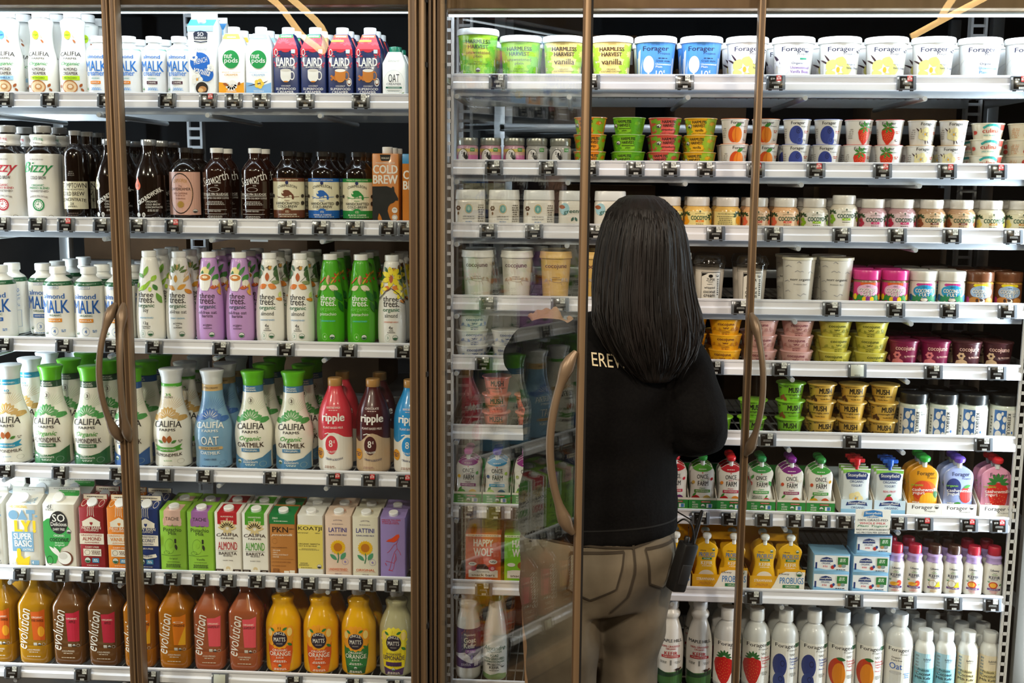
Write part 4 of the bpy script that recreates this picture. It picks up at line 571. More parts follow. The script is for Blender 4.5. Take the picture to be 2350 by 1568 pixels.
_fr = lambda c: f"f,-.86,.5,.28,6,2a4a2a,.2,0,200,.2;e,-.86,.4,.22,.12,{c};e,-.76,.32,.22,.12,{c};e,-.87,.26,.22,.12,{c};f,.92,.45,.3,5,2a4a2a,.2,60,240,.2;e,.93,.32,.2,.13,{c}"
def cj(bg): return dict(col=mat(bg, .2, 0, .6))
_cj = [(0, .94), (.02, .99), (.58, 1), (.65, .96), (.71, .84), (.74, .8)]
P('cyy', 'yogurt_jar', 'jar', 'pina colada yogurt jar', 'yellow yogurt jar with pineapple pictures and white lid', 65, 80, _cj, mat('dfb45e', .2, 0, .6), lidjar('ddd9d3', .75, .83), cyo('', 'e8d68e', 'e0862a', _fr('e8a020')), sm=3, nb=1)
V('cyb', 'cyy', short='back-turned yogurt jar', desc='yellow yogurt jar turned to its back text, white lid', art="r,-.1,.33,1.7,.54,e8d68e;t,REAL FOOD. SIMPLY DELICIOUS.,-.15,.54,1.1,.035,3a3a2a;l,-.15,.36,1.3,.26,5,8a8254;f,.72,.5,.35,6,2a4a2a,.2,0,200,.2;e,.75,.36,.3,.22,e8a020")
V('cyp', 'cyy', short='peach yogurt jar', desc='peach coloured yogurt jar with pink fruit branch, white lid', art=cyo('', 'e8c4a0', 'd8604a', _fr('e0684a')), **cj('dba878'))
V('cyg', 'cyy', short='lime yogurt jar', desc='white yogurt jar with a lime green pill and leaves', art=cyo('', 'eae6dc', '9ac82a', _fr('8ab82a')), **cj('d9cfbe'))
V('cyr', 'cyy', short='raspberry yogurt jar', desc='dusty pink yogurt jar with raspberries, white lid', art=cyo('', 'dcc0c6', 'c83a72', _fr('b82a4a')), **cj('b98f92'))
V('cyc', 'cyy', short='cacao yogurt jar', desc='light brown yogurt jar with cacao pods, white lid', art=cyo('', 'd6b794', '7a4636', _fr('8a4a2a')), **cj('b28a66'))
V('cyv', 'cyy', short='vanilla yogurt jar', desc='cream yogurt jar with dark vanilla pods, white lid', art=cyo('', 'e6dfc0', 'c8924a', _fr('e0d06a')), **cj('d8d0b4'))
# --- right bay, fourth shelf
def ctl(ink): return f"t,cocojune,0,.71,1.3,.11,{ink};n,VANILLA,0,.5,.5,.022,6a4a3a;n,UNSWEETENED,0,.46,.7,.022,6a4a3a;y,a58a78,.02,-.7,.4,-.4,.44,-.1,.41,.2,.4,.5,.43,.75,.4;k,-.6,.44,.25,.12,60,b8a490;k,-.3,.46,.25,.12,120,b8a490;k,.4,.46,.25,.12,60,b8a490;k,.65,.45,.25,.12,120,b8a490;y,a58a78,.02,-.5,.41,-.4,.35;y,a58a78,.02,.3,.41,.4,.34;n,ORGANIC,0,.14,.55,.03,6a4a3a;l,0,.09,.8,.02,1,8a6a5a"
_ct = [(0, .74), (.02, .76), (.86, .92), (.88, .93)]
def ctlid(c): return [('lid', c, [(.86, .97), (.87, 1), (.9, 1), (.92, .97), (.985, .965), (1, .93), (.99, .88), (.99, .001)], dict(seg=36))]
P('cjw', 'yogurt_tub', 'tub', 'tall white yogurt tub', 'tall white yogurt tub with maroon lettering', 79, 117, _ct, 'e4e1d6', ctlid('e2e2dc'), ctl('5a1f38'), sm=1, nb=1)
V('cjy', 'cjw', short='tall amber yogurt tub', desc='tall amber yellow yogurt tub with maroon lettering', col='d9b268', parts=ctlid('d9b268'))
CLR = glass_mat('clear_plastic', (.93, .93, .92), .05, .08)
P('zum', 'cream_cup', 'cup', 'clear cup of coconut cream', 'clear plastic cup of whipped coconut cream with a black-bordered label', 80, 112, [(0, .72), (.02, .74), (.72, .86)], 'ded6ca', [('clear_lid', CLR, [(.68, .86), (.82, .9), (.83, .99), (.87, .99), (.9, .93), (.97, .88), (1, .8), (1, .001)], dict(seg=32))],
  "r,.05,.38,1.1,.6,17130f;r,.05,.38,1.05,.575,e9e4d8;p,17130f,-.47,.66,-.47,.59,-.1,.66;e,.05,.6,.26,.07,17130f;t,ZUMA,.05,.53,.5,.06,17130f;t,VALLEY,.05,.48,.3,.022,17130f;t,organic,0,.435,.3,.028,17130f;t,whipped,0,.36,.62,.055,17130f;t,coconut,0,.28,.7,.06,17130f;t,cream,0,.2,.66,.055,17130f;l,.05,.12,.5,.02,1,17130f;l,.48,.38,.1,.35,9,17130f;u,.45,.61,.16,2a2a2a", sm=1, nb=1)
P('nor', 'skyr_cup', 'cup', 'tall skyr cup', 'tall white skyr cup with grey wave marks and a flat rim', 82, 114, [(0, .76), (.02, .78), (.94, .95)], 'dfdad0', [('lid', 'd8d2bc', [(.93, .955), (.935, 1), (.985, 1), (.985, .96), (.97, .95), (.97, .001)], dict(seg=32))],
  "t,norr organic,.05,.54,1.15,.06,26262a;t,Probiotic Skyr,.05,.45,.75,.035,8a8a88;y,9a9aa0,.03,-.3,.7,-.15,.73,0,.7,.1,.72,.2,.7;y,9a9aa0,.03,.5,.68,.6,.71,.75,.67;y,9a9aa0,.03,-.1,.25,.1,.22,.25,.27,.4,.25;y,9a9aa0,.03,-.75,.3,-.6,.33,-.5,.3;y,9a9aa0,.03,-.8,.5,-.65,.53,-.55,.5;y,9a9aa0,.03,-.8,.8,-.65,.83,-.5,.8;y,9a9aa0,.03,.3,.08,.45,.11,.55,.08;y,9a9aa0,.03,-.6,.08,-.5,.11,-.4,.09;y,9a9aa0,.03,-.2,.88,-.1,.91,.05,.88", sm=1, nb=1)
def ccult(bg, bub, band, fr): return f"r,0,.35,1.96,.66,{bg};p,{band},-.6,.64,-.5,.68,.5,.68,.6,.64,.5,.61,-.5,.61;e,0,.47,1.5,.34,{bub};e,-.45,.47,.6,.26,{bub};e,.45,.47,.6,.26,{bub};B,COCONUT,.02,.475,1.25,.1,17130f;B,COCONUT,0,.484,1.25,.1,f4f1ea;B,CULT,.02,.37,.75,.09,17130f;B,CULT,0,.379,.75,.09,f4f1ea;t,CHUNKY,0,.585,.3,.026,17130f;{fr}"
_cu = [(0, .92), (.02, .96), (.7, .96), (.74, .9)]
P('ccp_', 'yogurt_jar', 'jar', 'hot pink coconut jar', 'hot pink coconut yogurt jar with a pink lid', 64, 86, _cu, '8a6a4a', lidjar('d8388a', .745, 1.0), ccult('d83a80', 'e8b4d4', 'e0602a', "f,-.6,.2,.5,5,2f8a3a,.1,20,160,.25;f,.6,.2,.5,5,2f8a3a,.1,20,160,.25;e,-.25,.24,.3,.14,f0c81e;e,.3,.24,.3,.14,f0c81e;e,0,.24,.3,.16,8a3a8a;e,-.85,.3,.2,.16,f0d01e;e,.85,.3,.2,.16,f0a01e"), sm=1, nb=2)
V('ccw', 'ccp_', short='blue-bubble coconut jar', desc='white coconut yogurt jar with a bright blue bubble', col='d9d2c6', parts=lidjar('dcd8d0', .745, 1.0), art=ccult('e2ddd2', '2a9ad0', 'c83a8a', "f,-.5,.2,.55,5,2f8a5a,.1,20,160,.2;f,.5,.2,.55,5,2f8a5a,.1,20,160,.2;e,0,.22,.6,.16,4a2a24;e,0,.25,.5,.08,ece6da;e,-.88,.3,.2,.18,2a6a9a;e,.88,.3,.2,.18,2a6a9a"))
V('ccc', 'ccp_', short='brown-lidded coconut jar', desc='brown coconut yogurt jar with a brown lid and blue bubble', col='b8863a', parts=lidjar('6a3f26', .745, 1.0), art=ccult('7a4a2a', 'a4bede', 'f0d81e', "e,-.45,.24,.75,.2,c8843a;e,.55,.24,.55,.18,c8843a;e,-.3,.25,.2,.1,4a2a1a;e,.05,.24,.4,.12,f0ece2;e,0,.26,.25,.07,4a3a3a;e,-.9,.25,.2,.18,c03a8a"))
# --- right bay, fifth shelf
def cjs(ink, l2): return f"t,cocojune,.05,.7,1.0,.24,{ink};l,.05,.47,.35,.12,2,{ink};y,{l2},.025,-.8,.25,-.6,.36,-.4,.28,-.1,.36,.1,.28,.4,.36,.6,.3,.8,.36;k,-.65,.4,.25,.14,60,{l2};k,-.3,.36,.25,.14,120,{l2};k,.45,.4,.25,.14,60,{l2};k,.7,.45,.25,.14,100,{l2};t,ORGANIC,.05,.22,.5,.08,{ink};l,.05,.1,.7,.06,1,{ink}"
_cs = [(0, .77), (.03, .79), (.9, .97), (.925, 1), (.965, 1), (.97, .97)]
P('csw', 'yogurt_cup', 'cup', 'white cup with blue lettering', 'small white yogurt cup with navy blue lettering', 79, 36, _cs, 'e2e3e0', foil('dfe0dc', .97), cjs('26428a', '8a9ac0'), sm=1, pitch=.965, nb=0)
V('csy', 'csw', short='golden yogurt cup', desc='small golden yellow yogurt cup with maroon lettering', col='e8ac1e', parts=foil('e6b63a', .97), art=cjs('5a1f28', 'b87a1a'), nb=1)
V('csp', 'csw', short='dusty pink yogurt cup', desc='small dusty pink yogurt cup with maroon lettering', col='d9aaa2', parts=foil('d8b0b0', .97), art=cjs('7a1f40', 'b8807a'), nb=1)
V('csg', 'csw', short='yellow-green yogurt cup', desc='small yellow-green yogurt cup with dark green lettering', col='d6cc52', parts=foil('d4cf7a', .97), art=cjs('2f3f1a', '9a9a34'), nb=1)
def cjb(c2): return f"t,cocojune,.05,.72,1.25,.2,f0c8b8;f,-.45,.5,.25,6,{c2};p,{c2},-.75,.2,-.7,.32,-.4,.4,-.1,.32,0,.2,-.3,.08,-.6,.1;t,8g PROTEIN,.35,.45,.7,.08,f0c8b8;t,ORGANIC,.4,.2,.45,.07,f0c8b8;l,.4,.1,.5,.05,1,f0c8b8"
P('cbm', 'yogurt_cup', 'cup', 'crimson protein cup', 'large crimson protein yogurt cup with peach lettering', 71, 66, [(0, .76), (.03, .78), (.92, .96), (.935, 1), (.965, 1), (.97, .97)], '7a1740', foil('6a1a3a', .97), cjb('e8848a'), sm=1, nb=2)
V('cbw', 'cbm', short='dark brown protein cup', desc='large dark brown protein yogurt cup with peach lettering', col='451f24', parts=foil('4a2a2a', .97), art=cjb('e8c8a0'))
# --- right bay, sixth shelf
def mush(c, fl, ac): return f"B,MUSH,.1,.62,.85,.3,17130f;t,overnight oats,.08,.36,1.15,.13,26201a;t,{fl},.1,.18,.65,.07,26201a;l,-.5,.8,.4,.06,1,4a4a3a;k,-.65,.2,.5,.18,70,{ac};k,-.5,.12,.4,.18,110,{ac};l,-.8,.5,.12,.5,5,3a3a2a"
_mu = [(0, .68), (.03, .7), (.88, .88), (.9, 1), (.945, 1), (.95, .97)]
P('mup', 'oat_cup', 'cup', 'salmon oats cup', 'salmon pink overnight oats cup', 71, 43, _mu, 'e07a66', foil('e08a7a', .95), mush('', 'Strawberry', '8a3a2a'), sm=1, pitch=.95, nb=0)
V('mug', 'mup', short='lime oats cup', desc='lime green overnight oats cup', col='7fbf2a', parts=foil('8cc83a', .95), art=mush('', 'Apple Cinnamon', '8a4a2a'), nb=0)
V('muy', 'mup', short='golden oats cup', desc='golden yellow overnight oats cup', col='d6ae4a', parts=foil('cfae5a', .95), art=mush('', 'Vanilla Bean', '4a2a1a'), nb=1)
P('kfk', 'kefir_jar', 'jar', 'black-lidded kefir jar', 'white kefir jar with black lid and blue polka-dot panel', 67, 107, [(0, .9), (.02, .98), (.7, 1), (.76, .95), (.8, .86)], 'ccd6cc', lidjar('1b1d1e', .79, 1.0),
  "r,0,.36,1.96,.68,e6e6e0;r,-.35,.36,.75,.66,3a6aa8;e,-.45,.55,.32,.16,e8e6e0;e,-.1,.5,.24,.13,e8e6e0;e,-.55,.36,.36,.2,e8e6e0;e,-.15,.34,.2,.12,e8e6e0;e,-.45,.16,.4,.18,e8e6e0;e,-.1,.14,.24,.13,e8e6e0;e,-.25,.62,.16,.08,e8e6e0;t,KEFIRKULT,.2,.36,1.8,.07,1c2430,-90;t,COCONUT,.6,.62,.4,.03,4a5460;t,KEFIR,.6,.57,.3,.03,4a5460;e,.45,.22,.1,.06,2a6ac0;l,-.88,.36,.1,.4,6,7a7a74;l,.6,.12,.35,.05,2,9a9a94", sm=1, nb=1, coat=.5)
# --- right bay, pouches
def _pou(sh): return {'o': [(0, .92, .34, 0), (.03, .96, .5, 0), (.15, .95, .62, 0), (.4, .9, .55, 0), (.58, .95, .42, 0), (.68, .93, .3, 0), (.75, .78, .22, 0), (.8, .5, .18, 0), (.83, .26, .15, 0)],
    'h': [(0, .92, .34, 0), (.03, 1, .5, 0), (.2, 1, .62, 0), (.38, .8, .5, 0), (.5, .78, .42, 0), (.63, .93, .34, 0), (.7, .92, .24, 0), (.77, .7, .18, 0), (.81, .4, .15, 0), (.83, .25, .14, 0)],
    's': [(0, .92, .3, 0), (.03, 1, .5, 0), (.2, .96, .55, 0), (.5, .92, .42, 0), (.72, .96, .24, 0), (.79, .98, .08, 0), (.81, .98, .06, 0)]}[sh]
def spout(c, tr='dfe3e0'): return [('spout', tr, [(.8, .17), (.9, .17), (.9, .001)], dict(seg=16)), ('cap', c, [(.885, .2), (.895, .3), (.925, .36), (.96, .36), (.985, .28), (1, .12), (1, .001)], dict(seg=20))]
def farm(c, c2, t, fr): return f"p,{c},-.35,.82,.35,.82,.8,.75,.62,.715,.35,.69,0,.68,-.35,.69,-.62,.715,-.8,.75;l,0,.73,.7,.02,1,f4efe6;e,0,.665,.1,.02,c8302a;t,ONCE,0,.6,.85,.075,2a2626;t,UPON A,.02,.54,.4,.02,{c2};t,FARM,.05,.48,.8,.085,2a2626;i,Organic,0,.395,.45,.03,{c2};r,0,.345,1.2,.05,{c2};t,{t},0,.345,1.0,.026,f4f0e6;{fr}"
_F2 = lambda a, b, c: f"e,-.5,.17,.75,.2,{a};e,.35,.18,.7,.18,{b};e,-.05,.13,.5,.15,{c};k,-.6,.28,.4,.16,50,3f8a34;k,.7,.56,.3,.2,60,{a};e,-.7,.5,.24,.06,{b}"
_Q = dict(n=2, d=.55, sm=2, nb=1, coat=.5, rough=.28)
P('ofv', 'pouch', 'pouch', 'violet immunity pouch', 'white fruit pouch with magenta cap and IMMUNITY BLEND band', 61, 128, _pou('o'), 'e9e7e1', spout('b8329a'), farm('9a2a8a', '8a2a7a', 'IMMUNITY BLEND', _F2('4fa03a', 'e8b83a', 'b8305a')), **_Q)
V('ofs', 'ofv', short='sky blue smart pouch', desc='white fruit pouch with lavender cap and blue SMART BLEND band', parts=spout('6a5ac0'), art=farm('3a9ad0', '3a9ad0', 'SMART BLEND', _F2('9ac03a', '4a5a8a', '3a4a7a')))
V('ofm', 'ofv', short='magenta smart pouch', desc='white fruit pouch with magenta cap and purple SMART BLEND band', art=farm('9a2a8a', '8a2a7a', 'SMART BLEND', _F2('a8c83a', '9aa83a', '5a4a8a')))
V('ofg', 'ofv', short='green-topped apple pouch', desc='white fruit and veggie pouch with green cap, beside the black sweater', parts=spout('2f9a3e'), art=farm('5fae3a', '4f8a2a', 'FRUIT & VEGGIE BLEND', _F2('b8242a', 'c8a04a', '3a5a24')))
V('ofb', 'ofv', short='berry heart pouch', desc='white fruit pouch mostly hidden by the person in black', parts=spout('c8202c'), art=farm('c8202c', 'c02a4a', 'BERRY BLEND', _F2('c8243a', '6a2a6a', 'c8243a')))
V('ofr', 'ofv', short='red-capped pouch', desc='white fruit and veggie pouch with a bright red cap', parts=spout('d0202a'), art=farm('b81e2c', 'b81e4a', 'FRUIT & VEGGIE BLEND', _F2('c8242c', 'e0862a', '3f8a34')))
V('ofd', 'ofv', short='hourglass green smoothie pouch', desc='hourglass white smoothie pouch with green cap and red apple', parts=spout('1f8a4a'), prof=_pou('h'), art=farm('3f9a4a', '3f9a4a', 'DAIRY-FREE SMOOTHIE', "e,.4,.14,.75,.22,b8243a;e,.4,.19,.5,.1,c83a4a;k,.4,.27,.3,.14,50,3f8a34;e,-.3,.07,.3,.07,e8d8a0;l,-.3,.26,.8,.06,3,8a8a84;k,-.7,.62,.4,.2,60,3f8a34;k,.7,.5,.5,.26,-60,3f9a4a;e,-.8,.5,.2,.08,c83a3a"))
V('ofp', 'ofv', short='purple-capped pouch', desc='white fruit and veggie pouch with a deep purple cap', parts=spout('7a1a8a'), art=farm('7a1a7a', '8a1a5a', 'FRUIT & VEGGIE BLEND', _F2('e8e0d6', 'c84a2a', '6a2a5a')))
V('ofi', 'ofv', short='green immunity pouch', desc='white fruit pouch with green cap and green IMMUNITY band', parts=spout('2f8a3e'), art=farm('3f9a3a', '3f9a3a', 'IMMUNITY BLEND', _F2('e0a82a', 'c8502a', '4f9a3a')))
def stny(b): return "p,7fc04a,-.98,.79,.98,.79,.98,.73,.5,.76,-.5,.75,-.98,.72;p,1c3470,-.8,.7,-.7,.62,.7,.62,.8,.7,.7,.74,0,.76,-.7,.74;t,Stonyfield,0,.69,1.3,.075,f4f2ea;t,ORGANIC,0,.585,1.0,.045,1c3470;t,YOGURT,0,.515,.8,.04,1c3470;p,a8cfe8,-.9,0,-.9,.25,-.4,.12,.4,.12,.9,.3,.9,0;"+b
P('syv', 'pouch', 'pouch', 'red-capped yogurt pouch', 'white and blue yogurt pouch with red winged cap and vanilla flower', 66, 128, _pou('s'), 'e4ecf0', [('spout', 'c81e2a', [(.8, .13), (.9, .13), (.9, .001)], dict(seg=16)), ('cap', 'd01e2a', [(.87, .2), (.9, .24), (.985, .24), (1, .18), (1, .001)], dict(seg=16, bar=(.55, .92, .07)))], stny("f,-.05,.28,.55,5,f0e0a8;e,-.05,.28,.14,.05,e0a82a"), **_Q)
V('sys', 'syv', short='blue-capped yogurt pouch', desc='white and blue yogurt pouch with blue winged cap and strawberry', parts=[('spout', '1c50b8', [(.8, .13), (.9, .13), (.9, .001)], dict(seg=16)), ('cap', '1c5ac8', [(.87, .2), (.9, .24), (.985, .24), (1, .18), (1, .001)], dict(seg=16, bar=(.55, .92, .07)))], art=stny("t,REAL FRUIT,0,.42,.9,.035,c8303a;e,-.05,.22,.65,.24,c03038;k,-.05,.35,.4,.16,20,3f8a34"))
def fcash(ink, b): return f"t,Forager,.1,.69,1.1,.085,{ink};n,Project,.45,.625,.55,.035,{ink};{b};t,organic,-.45,.505,.75,.045,8ac83a;t,cashewmilk,.05,.435,1.6,.055,f4f0ea;t,yogurt,-.35,.37,.75,.055,f4f0ea;l,-.5,.18,.5,.12,4,f4f0ea"
P('fcm', 'pouch', 'pouch', 'mango cashew pouch', 'amber yogurt pouch with mango picture and green cap', 74, 139, _pou('o'), 'd8921a', spout('2fa83a'), fcash('3a2a10', "e,.1,.35,1.5,.46,d8641a;e,-.15,.42,1.2,.32,cc3f1c;e,.25,.25,1.1,.28,eaa41e;k,.72,.36,.6,.3,100,2f6a34"), **_Q)
V('fcb', 'fcm', short='mixed berry pouch', desc='periwinkle yogurt pouch with berry pictures and violet cap', col='9aa8d8', parts=spout('6a4ab8'), art=fcash('26284a', "e,-.35,.5,.9,.26,26306a;e,.45,.36,.8,.26,d0302a;k,.5,.5,.5,.2,20,3f8a34;e,-.05,.1,.8,.22,26284e;k,-.1,.22,.5,.2,10,3f8a34"))
V('fcs', 'fcm', short='pink strawberry pouch', desc='pink yogurt pouch with a large strawberry and red cap', col='e8a0be', parts=spout('d8242a'), art=fcash('3a2a34', "p,d0261e,-.65,.45,-.5,.55,0,.58,.5,.56,.72,.45,.6,.25,.2,.05,0,.02,-.35,.2;f,.05,.56,.7,7,2f7a34,.15,0,180,.15;d,.05,.32,1.0,.4,30,f0c060"))
# --- right bay, eighth shelf
P('hwo', 'snack_box', 'box', 'orange snack bar box', 'bright orange snack bar box with white block lettering', 85, 112, [(0, 1), (1, 1)], 'd9552c', (), "r,0,.965,1.96,.05,f0d8cc;l,0,.965,1.7,.02,1,8a4a3a;B,HAPPY,0,.81,1.1,.15,f3ece4;B,WOLF,0,.62,1.1,.17,f3ece4;e,-.6,.37,.45,.08,f3ece4;e,.55,.42,.48,.1,f3ece4;l,-.6,.37,.3,.03,1,3a3a3a;l,.55,.42,.35,.04,2,3a3a3a;p,4a2a20,-.45,.25,-.3,.36,.1,.37,.3,.3,.3,.25;p,f0e9df,-.82,.09,-.82,.24,-.5,.26,.5,.26,.82,.24,.82,.09;e,-.55,.27,.35,.1,b8304a;e,.5,.28,.4,.11,c8405a;e,.52,.28,.2,.07,f0b0b8;n,Strawberry,0,.205,.7,.035,4a2a24;t,snack bars,0,.14,1.3,.055,3a221c;l,0,.05,1.4,.02,1,f0c8b8", n='b', d=.6, sm=1, nb=1, rough=.4)
V('hwg', 'hwo', short='lime snack bar box', desc='bright lime green snack bar box with white block lettering', col='7cc42a', art="r,0,.965,1.96,.05,e0f0cc;l,0,.965,1.7,.02,1,4a7a3a;B,HAPPY,0,.81,1.1,.15,f3ece4;B,WOLF,0,.62,1.1,.17,f3ece4;e,-.6,.37,.45,.08,f3ece4;p,f0e9df,-.82,.09,-.82,.24,-.5,.26,.5,.26,.82,.24,.82,.09;t,snack bars,0,.14,1.3,.055,3a221c;e,0,.36,.5,.16,8a5a2a")
P('pro', 'pouch', 'pouch', 'yellow kefir pouch', 'yellow kefir pouch with clear white cap', 58, 126, _pou('h'), 'edb81c', spout('e6e8e4', 'e6e8e4'), "t,Lifeway,-.3,.67,.5,.03,26264a;t,PROBUGS,.02,.595,1.3,.085,2a7ac0;r,.02,.525,.8,.04,2a7a4a;t,ORGANIC,.02,.525,.55,.022,f0f0e0;t,KEFIR,.02,.445,.95,.065,f6f2e2;l,.02,.39,.8,.02,1,f6f2e2;e,0,.2,1.3,.24,f0e8dc;u,.55,.69,.26,1d5a32", n=2, d=.5, sm=2, nb=0, coat=.5)
P('sbx', 'yogurt_box', 'box', 'pale blue yogurt box', 'pale blue and white multipack yogurt box', 86, 44, [(0, 1), (1, 1)], '8cc0e4', (), "r,0,.52,1.9,.84,eceeee;p,8cc0e4,-.95,.1,-.95,.3,-.3,.18,.4,.2,.95,.1;p,1c3470,-.65,.6,-.6,.78,-.3,.86,.02,.78,.06,.6;t,Stonyfield,-.3,.71,.62,.13,f4f2ea;t,ORGANIC,-.3,.52,.5,.11,1c3470;l,-.35,.36,.3,.1,2,c8303a;e,.05,.32,.2,.2,b8302a;e,.15,.4,.14,.16,2a4a8a;r,.6,.66,.56,.4,2f7a3a;l,.6,.7,.42,.2,3,e8f0e0;e,.45,.4,.2,.16,b88a5a;e,.65,.4,.24,.18,8a9a9a;l,.5,.2,.6,.08,1,4a4a5a;r,-.85,.4,.1,.34,1c3470", n='b', d=.85, sm=1, pitch=1.0, nb=0, rough=.45)
def lifw(c, fr): return f"a,LIVE & ACTIVE,0,.655,.6,.018,4a3a7a,.01;t,Lifeway,0,.54,.85,.055,1c2448;y,1c2448,.03,-.2,.495,0,.485,.2,.495;t,ORGANIC,0,.46,.6,.022,4f9a3a;t,KEFIR,0,.4,1.1,.06,1c2448;l,0,.355,.8,.02,1,6a6a8a;u,-.55,.31,.24,2f7a3a;{fr};r,0,.155,1.3,.04,5a2f73;t,LACTOSE FREE,0,.155,.9,.02,f0ece4;t,{c}"
_lw = [(0, .92), (.02, .98), (.06, 1), (.48, 1), (.58, .97), (.66, .82), (.71, .74), (.75, .78), (.785, .82), (.81, .7), (.825, .6), (.84, .58)]
def lwcap(c): return [('cap', c, [(.825, .64), (.84, .68), (.97, .66), (1, .58), (1, .001)], dict(seg=20))]
P('lwg', 'kefir_bottle', 'bottle', 'grapefruit kefir bottle', 'small white kefir bottle with red cap and citrus slices', 45, 113, _lw, 'e9e6de', lwcap('b8243c'), lifw('GUAVA,0,.11,.55,.025,d8564a;t,GRAPEFRUIT,0,.08,.9,.025,d8564a', "e,-.2,.22,.75,.08,e8a42a;e,.35,.24,.5,.12,d8503a;k,.1,.22,.6,.2,20,f0c04a"), bands=[(.66, .84, 'b9a0d8')], sm=2, nb=1)
V('lwp', 'lwg', short='pineapple kefir bottle', desc='small white kefir bottle with brown cap and coconut pineapple', parts=lwcap('44291f'), art=lifw('COCONUT,0,.11,.65,.025,d8a43a;t,PINEAPPLE,0,.08,.75,.025,d8a43a', "o,-.15,.24,.8,.15,.12,b8985a;e,-.15,.24,.65,.12,f2efe6;p,f0d020,.05,.17,.65,.17,.5,.31"))
V('lwl', 'lwg', short='passionfruit kefir bottle', desc='small white kefir bottle with red cap and passionfruit half', art=lifw('PASSIONFRUIT,0,.11,.85,.025,d8566a;t,LYCHEE,0,.08,.55,.025,d8566a', "e,-.1,.24,.9,.14,c8402a;e,-.12,.24,.65,.1,f0b040;e,.45,.2,.35,.08,e8e0d8;k,.6,.25,.3,.16,40,3f8a34"))
# --- right bay, bottom shelf bottles
_goat = [(0, .86), (.02, .95), (.06, 1), (.5, 1), (.6, .96), (.7, .85), (.77, .72), (.82, .68), (.85, .74), (.88, .76), (.91, .66), (.925, .55), (.95, .55)]
P('gtk', 'kefir_bottle', 'bottle', 'purple goat kefir bottle', 'white goat kefir bottle with a deep purple label', 60, 200, _goat, 'eae7df', [cap(.94, 1, .58, 'efeeea')],
  "r,0,.375,1.98,.46,4a2a6a;p,e9e4ee,-.98,.27,-.98,.3,-.3,.33,.3,.26,.98,.32,.98,.21,.2,.2,-.5,.24;t,Meyenberg,.1,.535,.9,.035,f0ece4;B,Goat,.1,.475,.95,.06,f4f0ea;B,Kefir,.1,.41,.95,.06,f4f0ea;r,.15,.345,.8,.04,a86ac0;t,PLAIN,.15,.345,.5,.022,f4f0ea;k,.25,.27,.4,.2,80,8a7ab0;l,-.2,.185,.9,.03,2,cfc4dc;r,.6,.19,.3,.05,d8d0e4", nb=1)
P('alx', 'kefir_bottle', 'bottle', 'green-lettered kefir bottle', 'slim white kefir bottle with green lettering and green cap', 58, 198, [(0, .86), (.02, .95), (.06, 1), (.35, 1), (.5, .95), (.65, .83), (.8, .62), (.88, .5), (.95, .46)], 'e9e6de', [cap(.93, 1, .52, '2f7a44')],
  "i,Alexandre,0,.395,1.75,.055,1f5a3c;t,FAMILY FARM,0,.35,1.2,.022,1f5a3c;t,A2/A2,0,.31,.7,.03,1f5a3c;t,100% GRASS-FED,0,.27,1.6,.03,1f5a3c;t,REGENERATIVE ORGANIC,0,.235,1.7,.022,1f5a3c;t,PROBIOTIC,0,.2,1.1,.026,2a2a2a;t,KEFIR,0,.165,.8,.032,2a2a2a;l,0,.13,.9,.014,1,6a6a64;p,7a9a62,-.95,.02,-.95,.09,-.3,.075,.4,.1,.95,.08,.95,.02;u,.7,.18,.26,4a4a4a", nb=1)
P('mph', 'kefir_bottle', 'bottle', 'maple grassfed kefir bottle', 'white kefir bottle with red lettering and a farm picture', 62, 199, [(0, .84), (.02, .93), (.06, .97), (.4, 1), (.5, .97), (.6, .88), (.7, .72), (.76, .58), (.79, .56), (.82, .66), (.855, .68), (.885, .56), (.9, .5), (.93, .5)], 'ecebe6', [cap(.91, 1, .55, 'f0f0ee')],
  "t,MAPLE HILL,0,.555,1.65,.034,1c2430;t,100% GRASSFED,0,.49,1.35,.022,b8242c;t,ORGANIC,0,.462,.8,.02,b8242c;t,KEFIR,0,.41,1.0,.04,b8242c;r,0,.37,1.4,.03,b8242c;t,PLAIN UNSWEETENED,0,.37,1.15,.014,f4f0e6;r,0,.3,.12,.06,8a8a88;l,-.55,.3,.5,.03,2,8a8a84;l,.55,.3,.5,.03,2,8a8a84;p,3f6a34,-.95,.02,-.95,.2,-.4,.18,.3,.19,.95,.21,.95,.02;p,26402a,-.95,.12,-.95,.2,-.2,.17,.4,.18,.95,.2,.95,.16,0,.13;e,.55,.215,.4,.03,2a1c18;r,.45,.19,.06,.04,2a1c18;r,.65,.19,.06,.04,2a1c18;e,.76,.225,.14,.025,6a3a24", nb=1)
def fbot(c, t, fr): return f"r,0,.345,1.98,.55,ecebe6;t,Forager,.0,.575,1.5,.06,1c1c22;n,Project,.45,.525,.7,.026,1c1c22;r,.82,.585,.3,.05,1f5a3c;{fr};l,.5,.47,.4,.03,2,6a6a64;t,Probiotic,.62,.42,.6,.028,{c};t,Cashewmilk,.65,.385,.65,.026,{c};t,Yogurt,.56,.35,.42,.026,{c};t,{t},.56,.3,.42,.022,{c};l,.6,.22,.45,.05,3,8a8a84"
_fb = [(0, .9), (.015, .97), (.04, 1), (.6, 1), (.65, .98), (.716, .905), (.784, .71), (.82, .5), (.835, .45), (.86, .45)]
